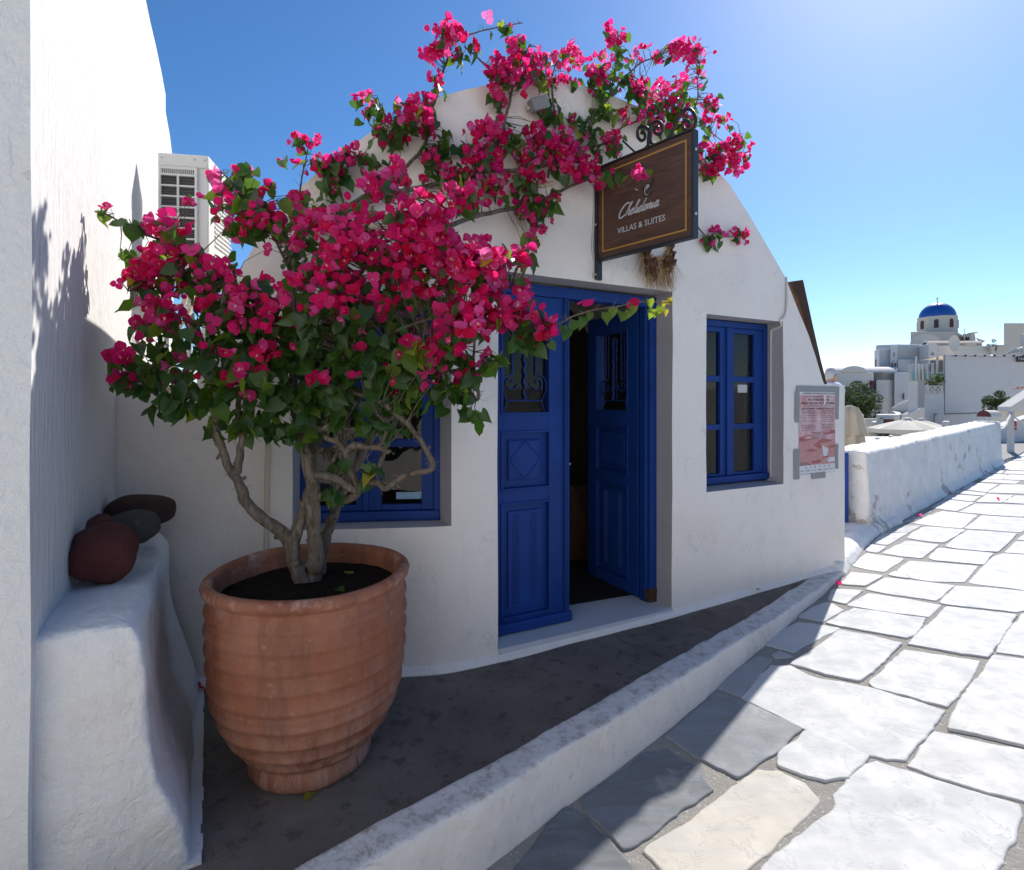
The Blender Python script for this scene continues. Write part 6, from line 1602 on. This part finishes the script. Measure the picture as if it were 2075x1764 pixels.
m_ = MB(); ct = V(dc.x, YC+R_, dc.z+hD); m_.box(ct+V(0,0,.33), (.06,.06,.66)); m_.box(ct+V(0,0,.48), (.30,.06,.06)); m_.lathe([(0,.15),(.1,.08),(.1,0),(0,-.05)], ct, 10); m_.build('cross', M['steel'], ch)
part(ch, 'base_block', M['farbeige'], (block, (W2, [(10,61),(800,60.5)], 332, None, 9)), (block, (W2, [(800,60.5),(930,64)], 330, None, 6, 0, 60.5)), (block, (W2, [(930,62),(1145,62)], 378, None, 5)))
m_ = MB(); arch_prism(m_, W2, 0, 560, 560, 385, 58, 3, 24); m_.build('apse_vault', M['farwhite'], ch)
part(ch, 'chimney', M['farbeige'], (block, (W2, [(1072,59),(1142,59)], 375, 600, .8)), (rect, (W2, 1066, 1148, 358, 376, 59, .9)))
part(ch, 'opening', M['dark'], (rect, (W2, 935, 1040, 442, 492, 61.8, .1)), bev=0)
m_ = MB(); a_, b_2 = at(*W2(1150,445), 59), at(*W2(1335,505), 58); m_.face([a_, b_2, b_2+V(-.6,-.2,-.3), a_+V(0,-.6,-.7)]); m_.build('awning', M['canvas'], ch)
m_ = MB(); m_.tube([at(*W2(957,285), 60), at(*W2(957,490), 60)], .04, 5); m_.build('mast', M['steel'], ch)
b = bld('tiled_vault_house', 'long barrel roofed house with brown weathered roof below the church'); b.location = at(1900,720,54)
m_ = MB(); zb0 = at(*W2(300,610), 54).z; zt0 = at(*W2(300,480), 54).z; xl, xr2 = at(*W2(262,0), 54).x, at(*W2(1225,0), 54).x
for i in range(12):
    q = lambda k, x: V(x+.8*(1.9-1.9*math.cos(PI*k/12)), 55.6-1.9*math.cos(PI*k/12), zb0+(zt0-zb0)*math.sin(PI*k/12)); m_.face([q(i, xl), q(i, xr2), q(i+1, xr2), q(i+1, xl)])
m_.build('barrel_roof', M['tileroof'], b, smooth=True)
m_ = MB(); arch_prism(m_, W2, 205, 325, 610, 478, 53.6, .5); block(m_, W2, [(205,53.6),(325,53.6)], 600, 800, .5); m_.build('end_gable', M['farwhite'], b)
part(b, 'window', M['dark'], (rect, (W2, 238, 280, 540, 645, 53.55, .1)), bev=0)
part(b, 'front_block', M['farwhite'], (block, (W2, [(305,52.5),(482,50),(1425,50)], 592, None, 4, 0, 50)))
m_ = MB(); arch_prism(m_, W2, 965, 1180, 595, 535, 49.8, 1.0); m_.build('roof_hood', M['farbeige'], b)
m_ = MB(); p = at(*W2(725,550), 49.5)
m_.lathe([(0,0),(.5,.08),(.75,.25)], V(0,0,0), 20); m_.v = [p+V(v.x*.7+v.z*.7, -v.z*.6, v.y) for v in m_.v]; dsh = m_.build('satellite_dish', M['farwhite'], smooth=True); tag(dsh, 'white satellite dish on the flat roof below the church', 'satellite dish')
# right tower, terrace walls
b = bld('cream_tower_house', 'plain cream house block rising at the right edge'); b.location = at(2020,700,58)
part(b, 'wall', M['farbeige'], (block, (W2, [(1655,58),(2100,58)], 190, None, 6)), (block, (W2, [(1460,57),(1700,57)], 572, None, 5)))
part(b, 'parapet_slope', M['farwhite'], (rect, (W2, 1975, 2100, 375, 760, 50, .4)))
m_ = MB(); sa = [at(*W2(1700,742), 49), at(*W2(1860,648), 48), at(*W2(1975,690), 47)]; m_.face([sa[0], sa[1], sa[2]]); m_.face([at(*W2(1870,640), 48.5), at(*W2(1990,600), 48), at(*W2(1990,625), 47.5)]); sg_ = m_.build('awning_sail', M['canvas']); tag(sg_, 'pale sail awnings in front of the cream house at right', 'awning')
m_ = MB(); m_.tube([at(*W2(1700,742), 48.8), at(*W2(1870,590), 48.8)], .08, 5); sg_ = m_.build('stair_rail', M['farblue']); tag(sg_, 'pale sloping rail beside the sail awnings', 'rail')
m_ = MB(); m_.lathe([(.16,0),(.25,.7),(.27,.72),(0,.72)], at(*W2(1440,745), 49.5), 12); pt_ = m_.build('planter_pot', M['farbeige'], smooth=True); tag(pt_, 'pale planter on the roof edge left of the cream house', 'planter')
bush('potted_shrub', 'dark shrub in the pale roof planter', 'shrub', at(*W2(1442,610), 49.8), (.40,.4,.42), 900, .07, bm_, 8)
# big white wall building
bw = bld('big_white_building', 'big plain white building with a row of small roof spouts and a brown sign'); YB = 27; bw.location = at(1990,790,YB)
part(bw, 'wall', M['farblue'], (block, (W2, [(585,YB),(2400,YB+1.5)], 742, None, 8, 0, YB)), bev=.03)
part(bw, 'side_wing', M['farblue'], (block, (W2, [(258,YB-.4),(600,YB-.4)], 1436, None, 4)), (block, (W2, [(268,YB-.42),(325,YB-.42)], 1280, 1440, .35)), bev=.03)
for k in range(8):
    x = 812+170*k if k < 8 else 0; p = at(*W2(812+169.5*k, 762), YB+.09*k); m_ = MB(); m_.tube([p+V(.16,.2,0), p-V(.10,.13,.02)], .05, 8); m_.build('roof_spout', M['dark'], bw)
sg = part(bw, 'name_sign', M['dark'], (rect, (W2, 1888, 2080, 775, 875, YB+.9, .08)), bev=0)
m_ = MB(); s0_, s1_ = at(*W2(1906,0), YB+.82), at(*W2(2060,0), YB+.82); zz0 = at(*W2(0,840), YB+.82).z; text_on(m_, 'Volcano', (s0_.x, s1_.x), zz0, lambda u, v: V(u, YB+.82, v), .16, .01); m_.build('sign_text', M['silver'], sg)
m_ = MB(); P = [at(*W2(612,745), YB-.05), at(*W2(604,1400), YB-.05), at(*W2(610,1764), YB-.05)]; m_.tube(P, .028, 5); 
m_.tube([at(*W3(2065,0), YB-.1), at(*W3(2062,430), YB-.1), at(*W3(2040,455), YB-.1), at(*W3(1900,470), YB-.5), at(*W3(1886,500), YB-.5), at(*W3(1890,720), YB-.5)], .035, 5); m_.tube([at(*W4(0,432), YB-.12), at(*W4(400,420), YB-.12), at(*W4(760,412), YB-.12)], .035, 5); m_.tube([at(*W4(115,430), YB-.1), at(*W4(112,680), YB-.1)], .025, 5)
m_.build('drain_pipe', simple('grey_pipe', (.25,.23,.22), .6), bw)
m_ = MB(); m_.lathe([(.14,0),(.10,.05),(0,.05)], V(0,0,0), 16); p = at(*W4(66,630), YB-.05); m_.v = [p+V(v.x, -v.z, v.y) for v in m_.v]; m_.build('vent', M['steel'], bw)
# balcony rail
YR = YB-.5; m_ = MB(); ra = lambda x, y: at(*W2(x, y), YR)
for a_, c_ in (((322,1302),(580,1302)),((322,1425),(580,1425)),((322,1302),(322,1425)),((440,1302),(440,1425)),((545,1302),(545,1425)),((345,1302),(440,1425)),((440,1302),(345,1425)),((440,1302),(545,1425)),((545,1302),(440,1425)),((575,1302),(575,1425))): m_.tube([ra(*a_), ra(*c_)], .028, 5)
m_.build('balcony_rail', M['farwhite'], bw)
bush('balcony_plant', 'bright green plant behind the white balcony rail', 'plant', at(*W2(430,1245), YB), (.42,.35,.55), 600, .08, [M['bush2'], M['bush2'], M['bush']], 12)
# glass terrace
gt_ = bld('glass_terrace', 'roof terrace with white poles, teal glass panels and an orange shade sail', 'terrace'); gt_.location = at(1860,850,34)
part(gt_, 'base', M['farblue'], (block, (W1, [(1428,34.6),(1580,34),(2010,34)], 1430, None, 4, 0, 34)), (block, (W1, [(1430,34.5),(1478,34.5)], 1158, 1440, 4)), (block, (W1, [(1478,37),(2010,37)], 1150, 1440, .3)), bev=.03)
for x0, x1 in ((1480,1536),(1546,1602),(1672,1736),(1752,1812),(1835,1895),(1908,1998)): part(gt_, 'glass_panel', M['tealglass'], (rect, (W1, x0, x1, 1275, 1425, 33.9, .03)), bev=0)
for x, y0 in ((1557,1022),(1608,1145),(1665,1148),(1744,1140),(1822,1132),(1836,1128)): m_ = MB(); m_.tube([at(*W1(x, y0), 33.8), at(*W1(x, 1425), 33.8)], .055, 6); m_.build('pole', M['farwhite'], gt_)
m_ = MB(); m_.tube([at(*W1(1910,992), 33.8), at(*W1(1895,1425), 33.8)], .07, 6); m_.build('pole', M['farwhite'], gt_)
m_ = MB(); P = [at(*W1(1600,1090), 34), at(*W1(1770,1068), 34.4), at(*W1(1905,1035), 34.8), at(*W1(2000,1012), 35), at(*W1(2000,1072), 33.5), at(*W1(1905,1068), 33.6), at(*W1(1770,1078), 33.8)]; m_.face(P); m_.build('shade_sail', M['orange'], gt_)
part(gt_, 'shaded_room', simple('shade_brown', (.16,.13,.11), .8), (rect, (W1, 1800, 2000, 1090, 1280, 36.8, .1)), bev=0)
bush('terrace_plant', 'yellowish green plant between the glass panels of the terrace', 'plant', at(*W1(1640,1330), 34.4), (.32,.3,.7), 420, .09, [M['bush2'], M['bush2'], M['bush']], 15)
# curved stair wall
cs = bld('curved_stair_wall', 'curved cream stair wall sweeping up right of the small gatehouse', 'wall'); cs.location = at(1830,900,36)
m_ = MB(); L = [(1140,400,40),(1200,350,39.5),(1300,290,39),(1490,210,38),(1730,140,36)]
tops = [at(*W3(x, y), Y) for x, y, Y in L]; 
for a_, b_2 in zip(tops[:-1], tops[1:]): m_.prism([a_, b_2, V(b_2.x, b_2.y, -5), V(a_.x, a_.y, -5)], V(.1,.45,0))
m_.build('stair_parapet', M['farwhite'], cs)
m_ = MB(); L = [(1140,400,40),(1200,430,38.5),(1235,470,37.5)]; tops = [at(*W3(x, y), Y) for x, y, Y in L]
for a_, b_2 in zip(tops[:-1], tops[1:]): m_.prism([a_, b_2, V(b_2.x, b_2.y, -5), V(a_.x, a_.y, -5)], V(.45,.1,0))
m_.build('curved_end', M['farwhite'], cs)
m_ = MB(); L = [(1400,470,33),(1560,400,32.5),(1730,345,32)]; tops = [at(*W3(x, y), Y) for x, y, Y in L]
for a_, b_2 in zip(tops[:-1], tops[1:]): m_.prism([a_, b_2, V(b_2.x, b_2.y, -5), V(a_.x, a_.y, -5)], V(.1,.5,0))
m_.build('ramp_wall', M['farwhite'], cs)
# gatehouse with dark red door
gh = bld('small_gatehouse', 'small white flat roofed block with a dark red door', 'building'); gh.location = at(1800,900,26)
part(gh, 'wall', M['farwhite'], (block, (W3, [(885,26),(1292,26)], 475, None, 1.4)), (block, (W3, [(800,25.9),(890,25.9)], 600, None, 1.2)), bev=.05)
dr = part(gh, 'door', M['maroon'], (rect, (W3, 988, 1185, 550, 868, 25.97, .1)), bev=0)
part(dr, 'door_frame', M['farwhite'], (rect, (W3, 968, 988, 535, 868, 25.95, .14)), (rect, (W3, 968, 1200, 535, 550, 25.95, .14)), bev=0)
m_ = MB(); rr = random.Random(6); p = at(*W3(945,860), 25.3)
for _ in range(34): d = V(rr.gauss(0,.5), rr.gauss(0,.4), rr.uniform(.3,1)).normalized(); q = d.cross(V(0,0,1)).normalized()*.03; m_.face([p-q, p+q, p+d*rr.uniform(.5,.8)])
ag = m_.build('agave', M['bush']); tag(ag, 'dark spiky agave beside the dark red door', 'plant')
lt = bld('white_terrace_walls', 'low white terrace walls behind the parapet, left of the gatehouse', 'wall'); lt.location = at(1745,930,22)
part(lt, 'terrace_wall', M['farwhite'], (block, (W3, [(560,30),(885,30)], 545, None, .4)), (block, (W3, [(560,24),(800,24)], 722, None, .5)), (block, (W3, [(690,22),(830,22.2)], 790, None, .4)), (block, (W3, [(600,17),(860,17),(1350,17)], 940, None, 2.5, 0, 17)), bev=.04)
part(lt, 'chimney', M['farwhite'], (block, (W3, [(540,29),(622,29)], 425, 550, .7)), (block, (W3, [(622,29),(662,29)], 470, 550, .6)), bev=.06)
part(lt, 'bollard', M['farwhite'], (block, (W3, [(862,18),(942,18)], 870, 960, .5)), (block, (W3, [(1100,18.5),(1172,18.5)], 832, 900, .4)), bev=.03)
# open parasols and furniture on the terrace
def parasol(name, label, apex, halfw, rim, polebot, Y, mat):
    e = empty(name, at(apex[0], polebot, Y)); tag(e, label, 'parasol', 'parasols on the terrace below the parapet')
    A_ = at(apex[0], apex[1], Y); r = halfw/F*Y; zr = (HY-rim)/F*Y; m_ = MB(); n = 8
    for k in range(n):
        t0, t1 = 2*PI*k/n+.2, 2*PI*(k+1)/n+.2
        for j in range(4):
            def Q(t, j_, sag): 
                f = j_/4; rr = r*f; return V(A_.x+rr*math.cos(t), A_.y+rr*math.sin(t), A_.z+(zr-A_.z)*(f**1.25)+sag)
            tm = (t0+t1)/2
            for ta, tb, sa_, sb_ in ((t0, tm, 0, -.06), (tm, t1, -.06, 0)):
                def qq(t, jj, s): p = Q(t, jj, s*jj/4); kx = math.cos(PI/n) if abs(t-tm) < 1e-6 else 1; return V(A_.x+(p.x-A_.x)*kx, A_.y+(p.y-A_.y)*kx, p.z)
                m_.face([qq(ta, j, sa_), qq(tb, j, sb_), qq(tb, j+1, sb_), qq(ta, j+1, sa_)])
        p0, p1 = V(A_.x+r*math.cos(t0), A_.y+r*math.sin(t0), zr), V(A_.x+r*math.cos(t1), A_.y+r*math.sin(t1), zr)
        m_.face([p0, p1, p1-V(0,0,.16), p0-V(0,0,.16)])
    m_.build('canopy', mat, e, merge=1e-4)
    m_ = MB(); m_.lathe([(r*.22,-.10),(r*.10,.04),(0,.08)], A_, 8); m_.build('vent_cap', mat, e)
    m_ = MB(); m_.tube([A_, at(apex[0], polebot, Y)-V(0,0,1.5)], .035, 6); m_.build('pole', M['plankwood'], e)
parasol('open_parasol', 'large open cream parasol beside the dark red door', W3(1430,552), 70, W3(0,715)[1], W3(0,830)[1], 21.5, M['canvas'])
parasol('open_parasol', 'smaller cream parasol half hidden behind the large one', W3(1662,560), 45, W3(0,690)[1], W3(0,760)[1], 25, M['canvas'])
ch_ = empty('garden_chair', at(*W3(1360,820), 21)); tag(ch_, 'white curved garden chair under the cream parasol', 'chair')
m_ = MB(); m_.box(at(*W3(1350,795), 21), (.5,.5,.06)); m_.build('seat', M['farwhite'], ch_); m_ = MB(); m_.box(at(*W3(1330,765), 21.2), (.4,.06,.35)); m_.build('backrest', M['farwhite'], ch_)
for dx in (-.2,.2):
    for dy in (-.2,.2): m_ = MB(); p = at(*W3(1350,800), 21)+V(dx, dy, 0); m_.tube([p, p-V(0,0,.45)], .025, 5); m_.build('leg', M['farwhite'], ch_)
# closed parasol right behind the parapet
cp = empty('closed_parasol', at(1722,960,8.2)); tag(cp, 'closed beige parasol standing behind the parapet next to the house corner', 'parasol', 'parasols on the terrace below the parapet')
m_ = MB(); Yp = 8.4; cxp = at(3397/1.974, 0, Yp).x; zz1 = (HY-W3(0,308)[1])/F*Yp; n = 40
def fold(r0, z, k, ph): 
    th = 2*PI*k/n; return V(cxp+(r0*(1+.2*math.sin(7*th+ph)+.06*math.sin(5*th)))*math.cos(th), Yp+(r0*(1+.2*math.sin(7*th+ph)))*math.sin(th), z)
lv = [(.02,0),(.10,-.04),(.15,-.15),(.185,-.32),(.215,-.46)]; vs = [fold(r, zz1+z, k, 0) for r, z in lv for k in range(n)]
m_.add(vs, [(i*n+k, i*n+(k+1)%n, (i+1)*n+(k+1)%n, (i+1)*n+k) for i in range(len(lv)-1) for k in range(n)]); m_.build('outer_flap', M['beige'], cp, smooth=True)
m_ = MB(); lv = [(.13,-.25),(.175,-.5),(.20,-.8),(.225,-1.2),(.23,-1.7)]; vs = [fold(r, zz1+z, k, 1.2) for r, z in lv for k in range(n)]
m_.add(vs, [(i*n+k, i*n+(k+1)%n, (i+1)*n+(k+1)%n, (i+1)*n+k) for i in range(len(lv)-1) for k in range(n)]); m_.build('folded_canopy', M['beige'], cp, smooth=True)
m_ = MB(); m_.tube([V(cxp, Yp, zz1-.05), V(cxp, Yp, -2.3)], .025, 6); m_.build('pole', M['plankwood'], cp)
# planter walls and stair at the right edge
pw = bld('planter_terrace', 'white planter walls and rising stair flank at the right edge beyond the rope', 'wall'); pw.location = at(2030,880,20)
part(pw, 'planter_wall', M['farwhite'], (block, (W4, [(878,21),(985,19),(1900,19)], 372, None, .3, 0, 19)), (block, (W4, [(878,21),(1450,24)], 325, None, .3, 0, 21)), (block, (W4, [(980,23.5),(1450,23.5)], 262, 380, 1)), bev=.05)
m_ = MB(); P = [at(*W4(1335,300), 18.5), at(*W4(1900,-60), 18.5), at(*W4(1900,380), 18.5), at(*W4(1335,380), 18.5)]; m_.prism(P, (0,.5,0)); m_.build('stair_flank', M['farwhite'], pw)
m_ = MB(); P = [at(*W4(1120,665), 16.5), at(*W4(1300,600), 16.7), at(*W4(1900,400), 17), at(*W4(1900,1300), 17), at(*W4(1120,1300), 16.5)]; m_.prism(P, (0,.35,0)); m_.build('lane_side_wall', M['farblue'], pw)
bush('round_topiary', 'small round topiary tree in the white planter at right', 'tree', at(*W4(1088,285), 19.8), (.42,.40,.34), 2600, .045, [M['bush'], M['bush'], M['bush2']], 22)
part(pw, 'white_tub', M['farwhite'], (block, (W4, [(122,20),(252,20)], 560, 700, .6)), bev=.05)

# ------------------------------------------------------------------ people
mb = MB(); mb.prism([V(2.4,7.2,-1.245), V(4.9,7.7,-1.245), V(8.9,11.4,-1.245), V(8.0,12.5,-1.245), V(3,12.5,-1.245)], (0,0,-.3)); tf_ = mb.build('terrace_floor', M['farwhite']); tag(tf_, kind='structure')
def person(loc, rz, name, label, h=1.76, arm_bend=0, hairmat=None, shirt=None):
    e = empty(name, loc, rz); tag(e, label, 'person')
    k = h/1.76
    def skin(nm, verts, edges, radii, mat, root=0, sub=2):
        me = bpy.data.meshes.new(nm); me.from_pydata([tuple(V(*v)*k) for v in verts], edges, []); o = bpy.data.objects.new(nm, me); COL.objects.link(o); o.parent = e
        s = o.modifiers.new('skin', 'SKIN'); 
        for i, r in enumerate(radii): me.skin_vertices[0].data[i].radius = (r*k, r*k) if not isinstance(r, tuple) else (r[0]*k, r[1]*k)
        for i in range(len(radii)): me.skin_vertices[0].data[i].use_root = (i == root)
        u = o.modifiers.new('sub', 'SUBSURF'); u.levels = sub; u.render_levels = sub; me.materials.append(mat)
        return o
    a = arm_bend
    bv = [(0,0,.95),(0,0,1.12),(0,.0,1.30),(0,0,1.44),(0,.01,1.53),(0,.02,1.60),(0,.03,1.70),
          (-.18,0,1.42),(-.25,-.02-.05*a,1.14),(-.26,.10+.12*a,.90+.2*a),(.18,0,1.42),(.25,-.02-.05*a,1.14),(.26,.10+.12*a,.90+.2*a),
          (-.10,0,.88),(-.11,.01,.50),(-.11,-.02,.08),(-.11,.13,.04),(.10,0,.88),(.12,.03,.50),(.12,.03,.08),(.12,.18,.04)]
    be = [(0,1),(1,2),(2,3),(3,4),(4,5),(5,6),(3,7),(7,8),(8,9),(3,10),(10,11),(11,12),(0,13),(13,14),(14,15),(15,16),(0,17),(17,18),(18,19),(19,20)]
    brr = [(.10,.08),(.09,.07),(.10,.07),(.085,.06),.05,(.075,.088),(.07,.085),.055,.043,.032,.055,.043,.032,.085,.06,.042,.04,.085,.06,.042,.04]
    # me.skin_vertices only exists once the modifier is added through the mesh layer
    return e, bv, be, brr
def make_person(loc, rz, name, label, hairc, shirtc, bend=0):
    e, bv, be, brr = person(loc, rz, name, label, arm_bend=bend)
    def skinobj(nm, verts, edges, radii, mat, root=0, sub=2, scale=1.0):
        bm = bmesh.new(); ly = bm.verts.layers.skin.verify()
        vv = [bm.verts.new(v) for v in verts]
        for i, r in enumerate(radii):
            rr = r if isinstance(r, tuple) else (r, r); vv[i][ly].radius = (rr[0]*scale, rr[1]*scale); vv[i][ly].use_root = (i == root)
        for a, b in edges: bm.edges.new((vv[a], vv[b]))
        me = bpy.data.meshes.new(nm); bm.to_mesh(me); bm.free(); me.materials.append(mat)
        o = bpy.data.objects.new(nm, me); COL.objects.link(o); o.parent = e
        o.modifiers.new('skin', 'SKIN').use_smooth_shade = True
        u = o.modifiers.new('sub', 'SUBSURF'); u.levels = sub; u.render_levels = sub
        return o
    skinobj('body', bv, be, brr, M['skin'])
    sv = [bv[0], bv[1], bv[2], (0,-.01,1.47), (-.19,-.01,1.45), tuple((V(*bv[7])+V(*bv[8]))/2), (.19,-.01,1.45), tuple((V(*bv[10])+V(*bv[11]))/2), (0,0,.86), (0,-.015,1.56)]
    skinobj('shirt', sv, [(8,0),(0,1),(1,2),(2,3),(3,4),(4,5),(3,6),(6,7),(3,9)], [(.165,.135),(.16,.125),(.18,.14),(.15,.12),.105,.09,.105,.09,(.17,.14),.098], shirtc, 0)
    tvs = [(0,0,.93), bv[13], bv[14], bv[15], bv[17], bv[18], bv[19]]
    skinobj('trousers', tvs, [(0,1),(1,2),(2,3),(0,4),(4,5),(5,6)], [(.16,.13),.10,.078,.062,.10,.078,.062], M['trousers'], 0)
    bm = bmesh.new(); bmesh.ops.create_icosphere(bm, subdivisions=4, radius=1)      # hair cap
    for v in list(bm.verts):
        n = v.co.copy(); v.co = V(n.x*.088, n.y*.105+.012, 1.69+n.z*.115)+n*(noise.noise(n*6)*.006)
    bmesh.ops.delete(bm, geom=[v for v in bm.verts if (v.co.z < 1.66 and v.co.y > .0) or v.co.z < 1.60 or (v.co.y > .075 and v.co.z < 1.73)], context='VERTS')
    me = bpy.data.meshes.new('hair'); bm.to_mesh(me); bm.free(); me.materials.append(hairc); me.polygons.foreach_set('use_smooth', [True]*len(me.polygons))
    o = bpy.data.objects.new('hair', me); COL.objects.link(o); o.parent = e
    m_ = MB(); m_.tube([V(0,.105,1.665), V(0,.135,1.64), V(0,.112,1.628)], [.010,.014,.010], 6)      # nose
    for sg in (-1,1): m_.tube([V(sg*.088,.02,1.67), V(sg*.098,.012,1.655), V(sg*.088,.012,1.625)], [.012,.016,.010], 6)
    o = m_.build('face_features', M['skin']); o.parent = e; o.data.update()
    m_ = MB()
    for sg in (-1,1): m_.lathe([(0,.004),(.011,0),(0,-.004)], V(sg*.034,.108,1.675), 10)
    for sg in (-1,1): m_.tube([V(sg*.09,.02,1.678), V(sg*.075,.10,1.68)], .003, 4)
    o = m_.build('glasses', M['dark']); o.parent = e
    m_ = MB(); m_.tube([V(-.022,.112,1.595), V(0,.118,1.592), V(.022,.112,1.595)], [.003,.006,.003], 5); o = m_.build('mouth', M['posterdark']); o.parent = e
    for sg in (9, 12):       # hands
        w = V(*bv[sg]); el = V(*bv[sg-1]); d = (w-el).normalized(); s = V(1,0,0); hv = [tuple(w), tuple(w+d*.05)]; he = [(0,1)]; hr = [.030,(.034,.022)]
        for q in range(4):
            bx_ = w+d*.085+s*(q-1.5)*.019; L1 = (.04,.045,.042,.033)[q]; fn = V(0,.35,0); hv += [tuple(bx_), tuple(bx_+(d+fn*.3)*L1), tuple(bx_+(d+fn*.3)*L1+(d+fn).normalized()*L1*.8)]; n0 = len(hv)-3; he += [(1,n0),(n0,n0+1),(n0+1,n0+2)]; hr += [.011,.0095,.008]
        hv += [tuple(w+d*.03+V(0,.035,0)), tuple(w+d*.07+V(0,.06,0))]; n0 = len(hv)-2; he += [(0,n0),(n0,n0+1)]; hr += [.012,.009]
        skinobj('hand', hv, he, hr, M['skin'], 0, 1)
    return e
pm = at(3322/1.974, 1472/1.974, 9.2); make_person(V(pm.x, 9.2, pm.z-1.80), -1.35, 'person', 'grey haired man in a white shirt and glasses standing behind the house corner', M['greyhair'], M['shirt'], 0)
pe_ = at(2071, 786, 12.5); make_person(V(pe_.x+.40, 12.5, pe_.z-1.10), .2, 'person', 'person at the right edge, only an elbow in the picture', M['dark'], M['shirt'], 1)
